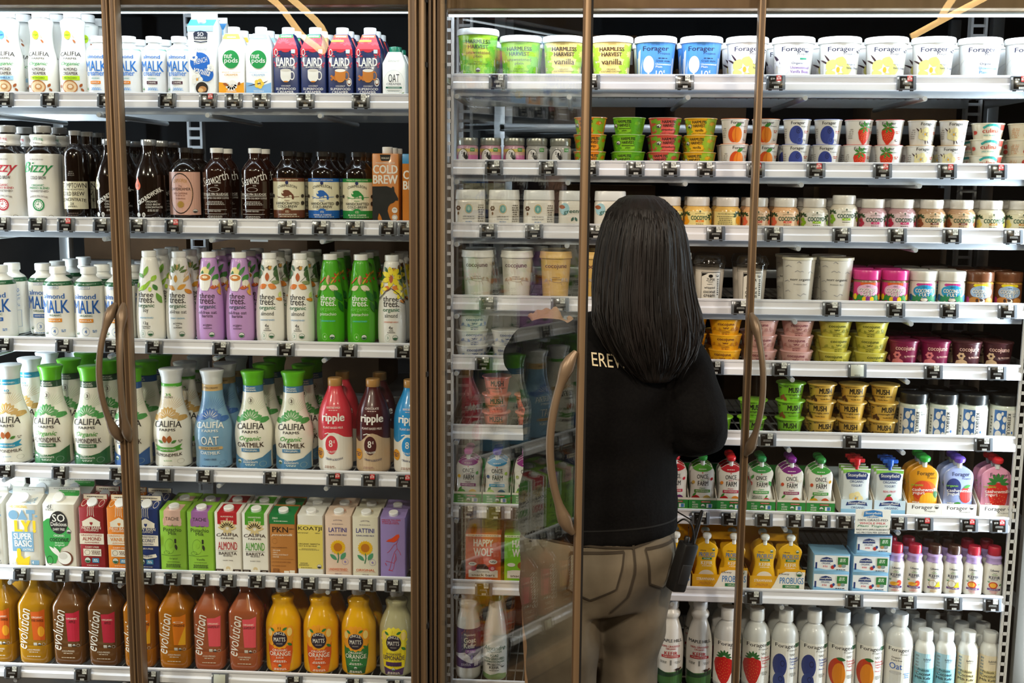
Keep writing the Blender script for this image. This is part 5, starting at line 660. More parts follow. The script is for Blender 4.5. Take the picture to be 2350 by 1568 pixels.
P('fbs', 'kefir_bottle', 'bottle', 'strawberry yogurt bottle', 'pale grey yogurt drink bottle with a large strawberry', 64.5, 186, _fb, 'd4d6d6', [cap(.85, 1, .54, 'e4e5e4')], fbot('c8303a', 'Strawberry', "p,c4201e,-.96,.31,-.88,.38,-.6,.41,-.3,.42,0,.41,.28,.38,.34,.3,.26,.22,.04,.12,-.2,.06,-.4,.06,-.65,.12,-.88,.22;f,-.3,.415,.55,7,2f6a34,.15,0,180,.16;d,-.3,.25,.95,.27,34,e8b050"), nb=2)
V('fbb', 'fbs', short='blueberry yogurt bottle', desc='pale grey yogurt drink bottle with two blueberries', art=fbot('2a4aa0', 'Blueberry', "e,-.38,.33,1.0,.3,2f3f86;e,-.4,.12,.85,.24,35488e;o,-.2,.36,.32,.08,.3,1c2656;o,-.3,.16,.3,.07,.3,1c2656"))
V('fbm', 'fbs', short='mango yogurt bottle', desc='pale grey yogurt drink bottle with an orange mango', art=fbot('c8303a', 'Mango', "e,-.35,.27,1.15,.36,c8401c;e,-.2,.24,.95,.3,e68a1c;k,-.1,.44,.7,.28,-10,2f6a34;k,-.1,.09,.9,.3,-10,e8cf1e"))
V('fbo', 'fbs', short='oat yogurt bottle', desc='pale grey yogurt drink bottle with blue Oat lettering and glass', art="r,0,.345,1.98,.55,ecebe6;t,Forager,0,.575,1.5,.06,1c1c22;n,Project,.45,.525,.7,.026,1c1c22;t,Organic,-.2,.48,.65,.028,3a3a3a;t,Dairy-free,-.15,.445,.75,.028,3a3a3a;t,Oat,-.2,.375,.9,.08,3a6ac0;e,-.2,.29,.85,.04,c8cacc;p,dcdedd,-.62,.28,.22,.28,.12,.03,-.52,.03;o,-.2,.29,.85,.04,.1,9a9ea2;l,.6,.26,.4,.07,3,6a9ad0")
_kl = [(0, .9), (.015, .97), (.04, 1), (.68, 1), (.74, .96), (.79, .84), (.82, .72), (.84, .68), (.87, .68)]
def kfl(c1, c2, fl): return f"r,0,.38,1.98,.58,{c1};r,0,.31,1.98,.26,{c2};t,kefirlab,.2,.585,.75,.035,3a4a5a;l,.2,.55,.6,.012,1,3a4a5a;t,Probiotic,-.1,.415,1.1,.04,1c2430;t,Coconut,-.1,.355,1.4,.048,1c2430;t,Milk Kefir,-.1,.29,1.5,.04,1c2430;t,{fl},.05,.235,.6,.024,1c2430;u,.2,.12,.24,3a4a5a;l,-.75,.5,.3,.3,6,8a9aa0"
P('klb', 'kefir_bottle', 'bottle', 'blue coconut kefir bottle', 'slim white coconut kefir bottle with pale blue bands', 47, 152, _kl, 'e2e4e2', [cap(.85, 1, .72, 'dcdedd')], kfl('a8d0e0', '7ab8c8', 'Original'), nb=2)
V('klv', 'klb', short='cream coconut kefir bottle', desc='slim white coconut kefir bottle with pale cream bands', art=kfl('e8dcc0', 'dccf9a', 'Vanilla'))

# ---------------------------------------------------------------- the room and the cooler cabinet
def structure(name, boxes, mt, b=0, label=None):
    mb = MB()
    for q in boxes: mb.box(*q, mt, b)
    o = mb.build(name); o['kind'] = 'structure'
    if label: o['label'] = label
    return o
M_FLOOR = noise_mat('polished_concrete', '4a4239', '5a5046', 2.5, .35)
M_ROOM = noise_mat('store_wall', '3a2e22', '4a3a2a', 1.2, .8)
structure('floor', [(-5, 5, -7, 2.2, -.1, 0)], M_FLOOR)
structure('ceiling', [(-5, 5, -7, -.2, 3.4, 3.5)], mat('2a241e', .9))
structure('wall_back', [(-5, 5, -7.1, -7, 0, 3.4)], M_ROOM)
structure('wall_left', [(-5.1, -5, -7, 2.2, 0, 3.4)], M_ROOM)
structure('wall_right', [(5, 5.1, -7, 2.2, 0, 3.4)], M_ROOM)
structure('wall_front', [(-5, 5, 2.0, 2.1, 0, 3.4)], M_DARKW, label='dark back wall of the cold room behind the shelves')
structure('ceiling_cooler', [(-5, 5, .02, 2.0, 2.32, 2.38)], mat('33373a', .8))  # unseen cold-room ceiling, added to block the store's light from above
# bronze cabinet frame: header, posts, sill
zt1 = at(600, 12, -.1).z; zt2 = at(1550, 20, -.1).z
XL0 = -2.02; XM0 = at(958, 784, -.13).x; XM1 = at(1013, 784, -.1).x; XR1 = 1.40
fr = empty('cooler_frame', (0, 0, 0)); tag(fr, 'bronze cabinet frame with a wide post between the two glass-door coolers', 'cooler frame')
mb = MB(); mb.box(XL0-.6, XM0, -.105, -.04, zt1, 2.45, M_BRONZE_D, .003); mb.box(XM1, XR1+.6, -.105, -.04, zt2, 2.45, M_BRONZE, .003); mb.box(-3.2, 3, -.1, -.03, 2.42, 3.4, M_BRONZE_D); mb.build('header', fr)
mb = MB(); xa = at(977, 784, -.13).x; xb = at(982, 784, -.12).x
xk = at(957, 500, -.15).x+.003; mb.box(XM0-.006, XM1, -.085, -.02, .11, 2.42, M_GASKET); mb.box(max(xk, XM0+.001), xa, -.135, -.08, .11, 2.42, M_BRONZE, .003)
w = (XM1-xb)/3
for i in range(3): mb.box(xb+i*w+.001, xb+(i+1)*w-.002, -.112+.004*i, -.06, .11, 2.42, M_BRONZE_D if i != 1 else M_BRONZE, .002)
for z in (.4, 1.1, 1.9, 2.06): mb.box(xa, xb, -.128, -.08, z, z+.012, M_GASKET)
mb.build('post', fr)
mb = MB(); mb.box(-3.2, 3, -.14, 0, 0, .11, M_BRONZE_D, .004); mb.build('kick_plate', fr)
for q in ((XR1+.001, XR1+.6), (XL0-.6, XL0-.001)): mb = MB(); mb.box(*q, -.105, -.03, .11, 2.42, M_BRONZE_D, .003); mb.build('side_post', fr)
# header lamps: aluminium housing with a diffuser facing the goods
for k, (x0, x1, ya, yb, t) in enumerate(((XL0, XM0-.012, 13, 27, 'creamer'), (XM1+.012, XR1-.02, 20, 33, 'yogurt tub'))):
    r = empty('header_lamp', ((x0+x1)/2, -.05, 2.1)); tag(r, f'long slim cooler lamp under the header above the {t} shelf', 'lamp', 'cooler header lamps')
    pxm = 600 if k == 0 else 1700
    z0 = at(pxm, yb, -.05).z; z1 = at(pxm, ya-4, -.05).z; hx = (x1-x0)/2
    mb = MB(); mb.box(-hx, hx, -.004, .004, z0-2.1, (zt1, zt2)[k]-2.1-.0004, mat('b9c4c4', .4, .5), .001); mb.build('housing', r)
    mb = MB(); mb.box(-hx, hx, .0045, .018, (zt1, zt2)[k]-2.1-.011, (zt1, zt2)[k]-2.1-.001, M_LED); mb.build('diffuser', r)

# ---------------------------------------------------------------- glass doors
Z_HB = at(268, 1008, -.14).z; Z_HT = at(268, 695, -.14).z
def handle_mesh(mb, x, bow, z0, z1, mt, side):
    """bar handle whose ends swell into flat pads on the stile; bow = (dx, dy) at mid height"""
    pts = []; rs = []
    for i in range(25):
        t = i/24; s = sin(pi*t)**.75 if 0 < t < 1 else 0
        pts.append((x+bow[0]*s, bow[1]*s-.004, z0+(z1-z0)*t)); e = min(t, 1-t)
        rs.append((.0082+.0065*math.exp(-((e-.085)/.055)**2))*min(1, .62+e*12))
    mb.tube(pts, rs, mt, 12)
def make_door(loc, W_, rz, z0, z1, hinge, label, bow, swl, swr, T=.018):
    r = empty('glass_door', loc, rz); tag(r, label, 'door', 'glass doors of the coolers')
    x0, x1 = (0, W_) if hinge == 'l' else (-W_, 0)
    mb = MB()
    for a, b in ((x0, x0+swl), (x1-swr, x1)):
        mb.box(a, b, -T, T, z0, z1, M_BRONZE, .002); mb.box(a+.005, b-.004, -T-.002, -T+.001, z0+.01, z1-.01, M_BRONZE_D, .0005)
        mb.box(a+.002, b-.002, T-.001, T+.005, z0+.01, z1-.01, M_GASKET)
    for a, b in ((z0, z0+.05), (z1-.05, z1)):
        mb.box(x0+swl-.002, x1-swr+.002, -T, T, a, b, M_BRONZE, .002)
    mb.build('frame', r)
    mb = MB(); mb.box(x0+swl-.004, x1-swr+.004, -.006, -.001, z0+.048, z1-.048, M_GLASS); mb.build('glass_pane', r)
    mb = MB(); hx = x1-swr/2 if hinge == 'l' else x0+swl/2
    handle_mesh(mb, hx, bow, Z_HB, Z_HT, mat('7d6a54', .4, .35), 0)
    o = mb.build('handle', r); o.location = (0, -T, 0)
    return r
YD = -.132
def X(px, py=784, Y=YD-.018): return at(px, py, Y).x
xs = X(257, 280); DT = 2.2
make_door((XL0, YD, 0), xs-.001-XL0, 0, .12, DT, 'l', 'closed glass cooler door with the outward curving handle beside almond milk bottles', (-.032, -.05), .02, .0155)
make_door((X(957, 500), YD, 0), X(957, 500)-xs-.004, 0, .12, DT, 'r', 'closed glass cooler door between the wide post and its handle by the soy milk', (.006, -.055), .0165, .021)
xo = X(1733, 280); make_door((xo+.83, YD, 0), .83, 0, .12, DT, 'r', 'closed glass cooler door with curved handle in front of pink yogurt cups', (.03, -.05), .0165, .02)
hx = X(1012, 500, YD); DW = .80
th = next(t for t in [radians(40+.1*i) for i in range(500)] if (lambda p: (p-CAMP).dot(R2)/(p-CAMP).dot(F_)*FPX+1175)(Vector((hx+DW*cos(t), YD-DW*sin(t), 1.2))) < 1336)
make_door((hx, YD, 0), DW, -th, .12, DT, 'l', 'opened glass cooler door swung towards the aisle in front of the person', (-.005, -.052), .014, .0125, .0065)
print('open door angle', math.degrees(th), 'edge', hx+DW*cos(th), YD-DW*sin(th))

# ---------------------------------------------------------------- shelves
ZL = [1.8432, 1.5064, 1.170, .8045, .4985, .1982]
ZR = [1.8957, 1.6715, 1.5035, 1.3068, 1.1413, .946, .7207, .4965, .1975]
BL = (XL0+.02, XM0-.012); BR = (at(1040, 784, 0).x, at(2322, 1100, 0).x)
DRL = [.009]*6; DRR = [.022]*6+[.009, .009, .009]
M_RAIL = mat('e4e4ea', .3, 0, .2)
def shelf(name_l, bay, zt, rods, dr=.009):
    dz = dr-.0084
    x0, x1 = bay; r = empty('wire_shelf', ((x0+x1)/2, 0, zt)); tag(r, name_l, 'shelf', 'white wire shelves in the coolers'); hx = (x1-x0)/2
    pr = [(0, 0), (-.0035, -.001), (-.0035, -.006), (-.0005, -.008), (-.0005, -.020), (-.009, -.0245), (-.010, -.0385), (-.008, -.041), (.003, -.041), (.003, 0)]
    mb = MB(); vs = [(sx*hx, y, z) for sx in (-1, 1) for y, z in pr]; n = len(pr)
    mb.add(vs, [(i, (i+1) % n, n+(i+1) % n, n+i) for i in range(n)]+[tuple(range(n))[::-1], tuple(range(n, 2*n))], M_RAIL); mb.build('price_rail', r)
    mb = MB(); mb.box(-hx, hx, .011, .02, -.058 if zt > 1.28 else -.0445, -.009-dz*1.3, mat('b4bac0', .4, .3), .002); mb.build('front_beam', r)
    mb = MB(); mb.box(-hx, hx, .545, .558, -.05, -.009-dz, M_STEEL); mb.build('rear_beam', r)
    e0, e1 = (-hx, hx) if bay is BL else (-hx-.022, hx+.055)
    for sx in (e0, e1-.003): mb = MB(); mb.box(sx, sx+.003, .0115, .558, -.05, -.009, M_STEEL); mb.build('side_bracket', r)
    mb = MB(); k = int((e1-e0)/.024)
    for i in range(k+1): x = e0+.005+(e1-e0-.01)*i/k; mb.box(x-.0014, x+.0014, .006, .555, -.0112-dz, -.0084-dz, M_WIRE)
    for y in (.1, .22, .34, .46): mb.box(e0+.004, e1-.004, y-.002, y+.002, -.0155-dz, -.0112-dz, M_WIRE)
    mb.build('wire_deck', r)
    for x in rods:
        if x0 < x < x1:
            mb = MB(); mb.lathe([(.0062, -.004), (.007, -.002), (.007, .5), (.0062, .5)], mat('cfd4d8', .3, .4), 10, Matrix.Translation((x-(x0+x1)/2, 0, -.060 if zt > 1.28 else -.0525)) @ Matrix.Rotation(radians(-90), 4, 'X')); mb.build('support_rod', r)
    return r
rl = [at(p, 265, 0).x for p in (-40, 228, 477, 735)]; rr = [at(p, 500, 0).x for p in (1048, 1302, 1570, 1835, 2105)]
nL = ['creamers', 'cold brew coffee', 'tall almond and oat milk bottles', 'curvy almond milk bottles', 'milk cartons', 'juice bottles']
nR = ['large yogurt tubs', 'small stacked yogurt cups and parrot jars', 'square jars and yogurt jars', 'tall yogurt tubs and skyr cups', 'small stacked cups with lettering', 'overnight oats cups', 'fruit pouches', 'snack bars and kefir pouches', 'large kefir bottles']
for z, n, q in zip(ZL, nL, DRL): shelf('white wire shelf carrying the '+n, BL, z, rl, q)
for z, n, q in zip(ZR, nR, DRR): shelf('white wire shelf carrying the '+n, BR, z, rr, q)
# slotted uprights
def upright(x, y, w, z0, z1, label, side=0):
    r = MB(); n = int((z1-z0)/.0295)
    for i in range(n+1): z = z0+i*.0295; r.box(-w/2+.0065, w/2-.0065, -.0012, .0012, z-.0045, z+.0045, M_WHITE, 0)
    r.box(-w/2, -w/2+.0075, -.0012, .0012, z0, z1, M_WHITE); r.box(w/2-.0075, w/2, -.0012, .0012, z0, z1, M_WHITE)
    fl = .03 if y > .1 else .005
    r.box(-w/2, -w/2+.002, 0, fl, z0, z1, M_WHITE); r.box(w/2-.002, w/2, 0, fl, z0, z1, M_WHITE)
    o = r.build('slotted_upright'); o.location = (x, y, 0); tag(o, label, 'upright', 'slotted shelf uprights')
xu = at(1033, 784, .0).x
upright(xu-.004, .0045, .026, .12, 2.2, 'bright slotted upright beside the wide bronze post')
upright(at(1066, 100, .58).x, .58, .05, .12, 2.3, 'rear slotted upright behind the lime yogurt tubs')
upright(at(2245, 100, .58).x, .58, .05, .12, 2.3, 'rear slotted upright behind the white plain yogurt tubs')
upright(BR[1]+.0145, .0045, .026, .12, 2.2, 'slotted upright at the outer end of the yogurt shelves')
upright(XM0-.06, .58, .05, .12, 2.3, 'rear slotted upright behind the oat creamer')
upright(-1.25, .58, .05, .12, 2.3, 'rear slotted upright behind the short creamer bottles')
structure('trim_1', [(BR[1]+.034, XR1, -.02, .002, .1, 2.2)], mat('45413a', .6), .002, 'pale side panel closing the right end of the shelves')

# ---------------------------------------------------------------- electronic price tags
M_TAGC = mat('5c6066', .3, 0, .4); M_SCR = mat('14110f', .15, 0, .6)
_tm = {}
def price_tag(px, row, bay, red, label, idx, prices):
    zt = (ZL if bay == 'L' else ZR)[row]; 
    key = (red, prices)
    if key not in _tm:
        r = empty('price_tag')
        mb = MB(); mb.box(-.0245, .0245, -.0045, .0045, -.0185, .0185, M_TAGC, .0018); mb.box(-.0235, -.0205, -.0056, -.0044, .008, .014, mat('e6e8ea', .3), .0004)
        for x in (-.014, .014): mb.box(x-.004, x+.004, -.003, .003, -.0205, -.018, M_GASKET)
        mb.build('case', r)
        scr = 'c9ccc0' if red == 2 else '14110f'; tx = '3a3a34' if red == 2 else 'c9c7c2'
        mb = MB(); mb.box(-.0175, .0165, -.0052, -.0044, -.0155, .0155, mat(scr, .2, 0, .5), .0003); s = mb.build('screen', r)
        if red == 2: dsl = f"e,0,.4,.06,.08,{tx};t,RESERVED,0,-.35,.8,.1,{tx};l,.3,-.45,.5,.06,1,{tx}"
        else:
            dsl = (f"r,.4,.28,.7,.4,{'b81e24' if red else 'd8d8d0'};t,{'Sale' if red else 'Retail'},.4,.4,.35,.09,{'f0e6e0' if red else '1a1a1a'};t,{prices},.4,.24,.62,.17,{'f0e6e0' if red else '1a1a1a'};"+(f"t,$7.99,-.45,.22,.55,.15,{tx};" if red else f"l,-.55,.3,.45,.1,1,6a6864;"))+f"l,0,-.06,1.5,.16,2,8a8884;" + "".join(f"r,{-.25+.075*i:.3f},-.36,{.03+.02*(i%3):.3f},.16,c9c7c2;" for i in range(9))
        art(dsl, .0185, .037, lambda x, z: (-.0052, 1), None, 'print', s, e0=.0002, es=.00004)
        _tm[key] = r; o = r
    else: o = copy_tree(_tm[key])
    p = at(px, (500 if bay == 'L' else 600), -.016); yy = 210+270*row if bay == 'L' else 190+165*row
    o.location = (at(px, yy, -.014).x, -.0135, zt-.0215); o.rotation_euler = (radians(-9), 0, 0)
    tag(o, label, 'price tag', 'digital price tags on the shelf rails')

# ---------------------------------------------------------------- goods on the shelves
# each word: product @ photo column, *n = stack of n, ^h = raised by h px, +n = copies standing behind, ~y = depth offset in cm, <a = turned by a degrees
ROWS = [
 ('L', 0, 'top shelf of the creamer cooler', 'ccv@20 ccp@98 ccp@170 mcv@229 mcv@296 mcc@355 mcc@413 sdv@472 npo@539 npf@601 ldg@663 ldg@725 ldc@787 ldc@850 oat@908'),
 ('L', 1, 'coffee shelf', 'bzr@22 bzg@103 stm@176 gwc@255 gwo@344 dyd@428 sea@500 sea@587 chb@664 chl@744 chg@823 wbr@890 wbb@958'),
 ('L', 2, 'plant milk shelf', 'mlu@4+0 mlb@33~9 mlu@103~9 mlv@137+0 mlv@207 mlv@277 tts@346 tto@414 ttl@482 ttl@551 tta@620 tta@690 ttp@759 ttp@829 ttv@900'),
 ('L', 3, 'curvy bottle shelf', 'cat@28 cag@122 cag@213 cab@305 can@397 cax@490 cao@583 cao@675 rpr@770 rpc@857 rpb@943'),
 ('L', 4, 'carton shelf', 'olg@-10 oly@72 sdc@154 nbr@224 nbo@287 nbb@347 tcp@408 tcv@470 cbr@532 cbg@594 pkn@656 koa@719 ltp@782 ltc@844 mnr@906'),
 ('L', 5, 'juice shelf', 'evo@10 evo@90 eva@168 eva@248 evt@328 evt@408 evg@487 evg@567 umo@651 umo@737 umg@824 uml@911'),
 ('R', 0, 'large tub shelf', 'hlp@1097^16 hlp@1195 hlv@1293 hlv@1404 fgb@1504 fgb@1609 fgv@1714 fgu@1820 fgv@1926 fgv@2033 fgv@2141 fgp@2248 fgp@2355'),
 ('R', 1, 'small cup shelf', 'kkp@1073 kkp@1126 kkp@1180 kkg@1232 kkg@1286 hsm@1354*3 hsp@1442*3 hss@1525*3 hsv@1606*3 fsp@1684*2 fsp@1755*2 fsb@1826*2 fsb@1897*2 fss@1968*2 fss@2040*2 fsv@2112*2 fsv@2185*2 cul@2263*3 cuo@2346*3'),
 ('R', 2, 'jar shelf', 'spj@1079 spj@1157 spj@1237 grt@1318 grt@1400 cyy@1470 cyy@1536 cyy@1602 cyb@1669 cyp@1736 cyp@1802 cyg@1869 cyg@1936^8 cyr@2003 cyr@2070 cyc@2138 cyc@2206 cyv@2274 cyv@2342'),
 ('R', 3, 'tall tub shelf', 'cjw@1096 cjw@1186 cjy@1275 cjy@1365 cjw@1548 zum@1628 zum@1725 nor@1832 nor@1918 ccp_@1989 ccp_@2054 ccw@2118 ccw@2184 ccc@2249 ccc@2315'),
 ('R', 4, 'lettered cup shelf', 'csw@1084*3 csw@1165*2 csw@1250*2 csy@1582*3 csy@1663*3 csp@1745*3 csp@1828*3 csg@1914*3 csg@1998*3 cbm@2074 cbm@2146 cbw@2218 cbw@2290'),
 ('R', 5, 'oats shelf', 'mup@1139*3 mup@1214*2 mug@1648*1 mug@1725*2 mug@1812*3 muy@1883*3 muy@1954*3 muy@2025*3 kfk@2096 kfk@2165 kfk@2233 kfk@2304'),
 ('R', 8, 'bottom kefir shelf', 'gtk@1075 alx@1136 mph@1538 mph@1604 fbs@1668 fbs@1734 fbb@1800 fbb@1865 fbm@1930 fbm@1995 fbo@2062 klb@2120 klb@2168 klv@2219 klv@2269'),
 ('R', 7, 'snack shelf', 'hwo@1111 hwg@1199 lwg@2055 lwg@2098 lwp@2143 lwp@2188 lwl@2234 lwl@2280'),
]
USED = {}; NLAB = set()
SHELFNAMES = {}
def uniq(lab, alt):
    for l in [lab]+alt:
        l = ' '.join(l.split()); 
        if l not in NLAB and len(l.split()) <= 16: NLAB.add(l); return l
    k = 2; words = ['second', 'third', 'fourth', 'fifth', 'sixth', 'seventh', 'eighth', 'ninth']
    for w_ in words:
        l = ' '.join(f'{w_} {alt[-1] if alt else lab}'.split()[:16])
        if l not in NLAB: NLAB.add(l); return l
    return lab
def proto(key, A, H):
    if key not in USED:
        USED[key] = make_product(PR[key], A, H); return USED[key], True
    return copy_tree(USED[key]), False
DIM = {}
def dims(key, px, py):
    if key not in DIM:
        d = PR[key]; s = mpp(px, py, .05)
        DIM[key] = (d['w']*s/2*.95, d['h']*s)
    return DIM[key]
def put(key, x, y, z, rz, label, group):
    A, H = DIM[key]; o, _ = proto(key, A, H); d = PR[key]
    o.location = (x, y, z); o.rotation_euler = (0, 0, rz); tag(o, label, d['cat'], group)
    return o
def depth_of(key):
    A, H = DIM[key]; d = PR[key]
    b = max((p[2] if len(p) > 3 else p[1]) for p in d['prof'])*A*d['d']
    return max([b]+[max(r for _, r in p[2])*A*.99 for p in d['parts'] if not (len(p) > 3 and ('tilt' in p[3] or 'seg' in p[3] and p[3]['seg'] < 28)) and d['cat'] != 'pouch'])
def parse(tok):
    import re
    k, r = tok.split('@'); g = lambda c, dflt: (float(re.search(re.escape(c)+r'(-?[\d.]+)', r).group(1)) if c in r else dflt)
    return dict(k=k, px=float(re.match(r'-?[\d.]+', r).group(0)), n=int(g('*', 1)), up=g('^', 0), back=g('+', -1), dy=g('~', 0)/100, rot=g('<', 0))
ORD = ['first', 'second', 'third', 'fourth', 'fifth', 'sixth']
def qualifier(ent, i):
    """tells one of several look-alikes in a row from the others by its neighbours"""
    k = ent[i]['k']; same = [j for j, e in enumerate(ent) if e['k'] == k]
    if len(same) == 1: return ''
    sh = lambda j: PR[ent[j]['k']]['short']
    if i+1 < len(ent) and ent[i+1]['k'] != k and (i == 0 or ent[i-1]['k'] == k): return 'next to the '+sh(i+1)
    if i > 0 and ent[i-1]['k'] != k and (i+1 >= len(ent) or ent[i+1]['k'] == k): return 'next to the '+sh(i-1)
    if i > 0 and i+1 < len(ent) and ent[i-1]['k'] != k and ent[i+1]['k'] != k: return f'between {sh(i-1)} and {sh(i+1)}'
    if i == 0: return 'at the left end of its shelf'
    if i == len(ent)-1: return 'at the right end of its shelf'
    return f'{ORD[same.index(i)]} from the left of {len(same)}'
TAGSPEC = {}
ROWENT = {}
for bay, row, sname, spec in ROWS:
    zt = (ZL if bay == 'L' else ZR)[row]; zs = zt-(DRL if bay == 'L' else DRR)[row]+.0004
    py0 = {'L': [213, 501, 780, 1073, 1311, 1538], 'R': [172, 371, 517, 688, 828, 992, 1175, 1350, 1590]}[bay][row]
    ent = [parse(t) for t in spec.split()]; ROWENT[bay, row] = ent
    for i, e in enumerate(ent):
        k = e['k']; d = PR[k]; A, H = dims(k, min(2300, max(0, e['px'])), py0); b = depth_of(k)
        py = py0-d['h']*.45
        y = .012+b+e['dy']; q = qualifier(ent, i); e['q'] = q; x = at(e['px'], py, y).x; e['x'] = x
        grp = d['short']+'s on the '+sname
        face = -atan2(x, 3+y)*(.15 if bay == 'L' else .6)
        rz = radians(e['rot']+RN.uniform(-4, 4))+face if d['n'] == 2 else (face if bay == 'R' and d['n'] == 5 else 0)
        full = d['desc'] if not q else d['desc']+', '+q
        st = d['short']+(', '+q if q else '')
        if e['n'] == 1:
            o = put(k, x, y, zs+e['up']*.00115, rz, uniq(full, [st, st+' on the '+sname]), grp)
        else:
            for s in range(e['n']):
                nm = ('bottom', 'middle', 'top')[s if e['n'] == 3 else (0 if s == 0 else 2)]
                l = f"{nm} {d['short']} of its stack" + (', '+q if q else '')
                put(k, x+RN.uniform(-.0015, .0015), y+RN.uniform(0, .004), zs+s*H*d['pitch']+.0002*s, face+radians(RN.uniform(-20, 20)), uniq(f"{nm} {d['desc']} of its stack"+(', '+q if q else ''), [l, l+' on the '+sname]), grp)
        nb = int(e['back']) if e['back'] >= 0 else d['nb']
        for c in range(1, nb+1):
            yb = y+c*(2*b+.006)
            if yb+b > .53: break
            st2 = d['short']+(' '+q if q else '')
            w_ = 'right behind' if c == 1 else ('two places behind' if c == 2 else 'three places behind')
            lab = uniq(f"{d['short']} {w_} the front one"+(' '+q if q else ''), [f"{d['name'].replace('_',' ')} {w_} the front {st2}", f"{d['short']} {w_} the front {d['short']} on the {sname}"])
            if e['n'] > 1:
                for s in range(e['n']-1 if c > 0 else e['n']):
                    nm = ('lower', 'upper')[min(s, 1)]
                    l2 = uniq(f"{nm} {d['short']} in the stack behind the front one"+(' '+q if q else ''), [lab+' '+nm])
                    put(k, x+RN.uniform(-.0012, .0012), yb, zs+s*H*d['pitch']+.0002*s, radians(RN.uniform(-40, 40)), l2, grp)
            else: put(k, x+RN.uniform(-.001, .001), yb+RN.uniform(0, .004), zs, radians(RN.uniform(-25, 25)) if d['n'] == 2 else 0, lab, grp)
# pouches standing in open trays, trays, kefir pouches and stacked boxes
def tray(x, w_, dp, hf, hb, mt_main, dsl, label, zs, name='display_tray', y0=.010):
    r = empty(name, (x, y0, zs)); tag(r, label, 'tray', 'cardboard display trays')
    a = w_/2; mb = MB(); t = .0012
    mb.box(-a, a, 0, dp, 0, t, mt_main); mb.box(-a, a, 0, t, 0, hf, mt_main); mb.box(-a, a, dp-t, dp, 0, hb, mt_main)
    for s in (-1, 1):
        x0, x1 = (s*a, s*(a-t)); x0, x1 = min(x0, x1), max(x0, x1)
        mb.add([(xx, yy, zz) for xx in (x0, x1) for yy, zz in ((0, 0), (dp, 0), (dp, hb), (dp*.35, hb*.9), (0, hf))], [(0, 1, 2, 3, 4), (9, 8, 7, 6, 5)]+[(i, 5+i, 5+(i+1) % 5, (i+1) % 5) for i in range(5)], mat('e9e3d6', .6))
    mb.build('tray_body', r)
    art(dsl, a, hf, lambda xx, zz: (0, 1), None, 'printed_front', r)
    return r
zs = ZR[6]-.0084
def pouch_row(spec, dsl_f, mt_main, hf_px, wpx, tw):
    ent = [parse(t) for t in spec.split()]
    for i, e in enumerate(ent):
        k = e['k']; d = PR[k]; A, H = dims(k, e['px'], 1150); b = depth_of(k); s = mpp(e['px'], 1165, .02)
        q = qualifier(ent, i); x = at(e['px'], 1110, .03).x; hf = hf_px*s
        full = d['desc']+((', '+q) if q else '')
        put(k, x, .016+b, zs+.0016, 0, uniq(full, [d['short']+', '+q]), 'fruit and yogurt pouches in trays')
        for c in (1, 2):
            yb = .016+b+c*(2*b+.004)
            put(k, x+RN.uniform(-.0008, .0008), yb, zs+.0016, radians(RN.uniform(-1, 1)), uniq(f"{d['short']} {'right' if c == 1 else 'two places'} behind the front one {q}", [d['short']+' behind the front one']), 'fruit and yogurt pouches in trays')
        tray(x, wpx*s, .2, hf, .085, mt_main, dsl_f, uniq(f"{tw} display tray holding the {d['short']} {q}", [f"{tw} tray under {d['short']}"]), zs)
    ROWENT.setdefault(('R', 6), []).extend([dict(e, q=qualifier(ent, j)) for j, e in enumerate(ent)])
_g = "r,0,.48,2,.96,2a8a3c;r,0,.12,2,.24,5aae3a;r,0,.93,2,.16,e9e3d6;"+''.join(f"e,{-.95+.1*i:.2f},.9,.1,.12,e9e3d6;" for i in range(20))+"t,NO,-.6,.68,.2,.12,e9efe0;t,ADDED,-.5,.5,.42,.12,e9efe0;t,SUGAR,-.5,.32,.42,.12,e9efe0;r,.25,.72,.65,.1,b8302a;t,COLD PRESSED,.25,.72,.55,.05,f0e6e0;u,.05,.42,.3,1d5a32;r,.5,.42,.4,.3,e6eae6;r,.55,.42,.22,.26,3f7ab0"
pouch_row('ofv@1075 ofs@1141 ofm@1208 ofb@1548 ofg@1611 ofr@1676 ofd@1746 ofp@1815 ofi@1882', _g, mat('2a8a3c', .5), 31, 64, 'green and white')
_s = "r,0,.5,2,1,cfe2ee;p,1c3470,-.7,.62,-.62,.85,0,.95,.62,.85,.7,.62,0,.7;t,Stonyfield,0,.78,1.1,.2,f4f2ea;t,ORGANIC,.1,.5,.9,.14,1c3470;r,0,.2,2,.4,8fc0dc"
pouch_row('syv@1964 sys@2040', _s, mat('cfe2ee', .5), 36, 70, 'pale blue')
_f = "r,0,.5,2,1,ebe8e0;t,Forager,-.1,.68,1.2,.36,1c1c22;n,Project,.35,.42,.6,.16,1c1c22;u,.72,.75,.24,2a2a2a;n,dairy free yogurt alternative,0,.13,1.6,.14,4a4a48"
pouch_row('fcm@2119 fcb@2199 fcs@2286', _f, mat('ebe8e0', .55), 32, 78, 'white')
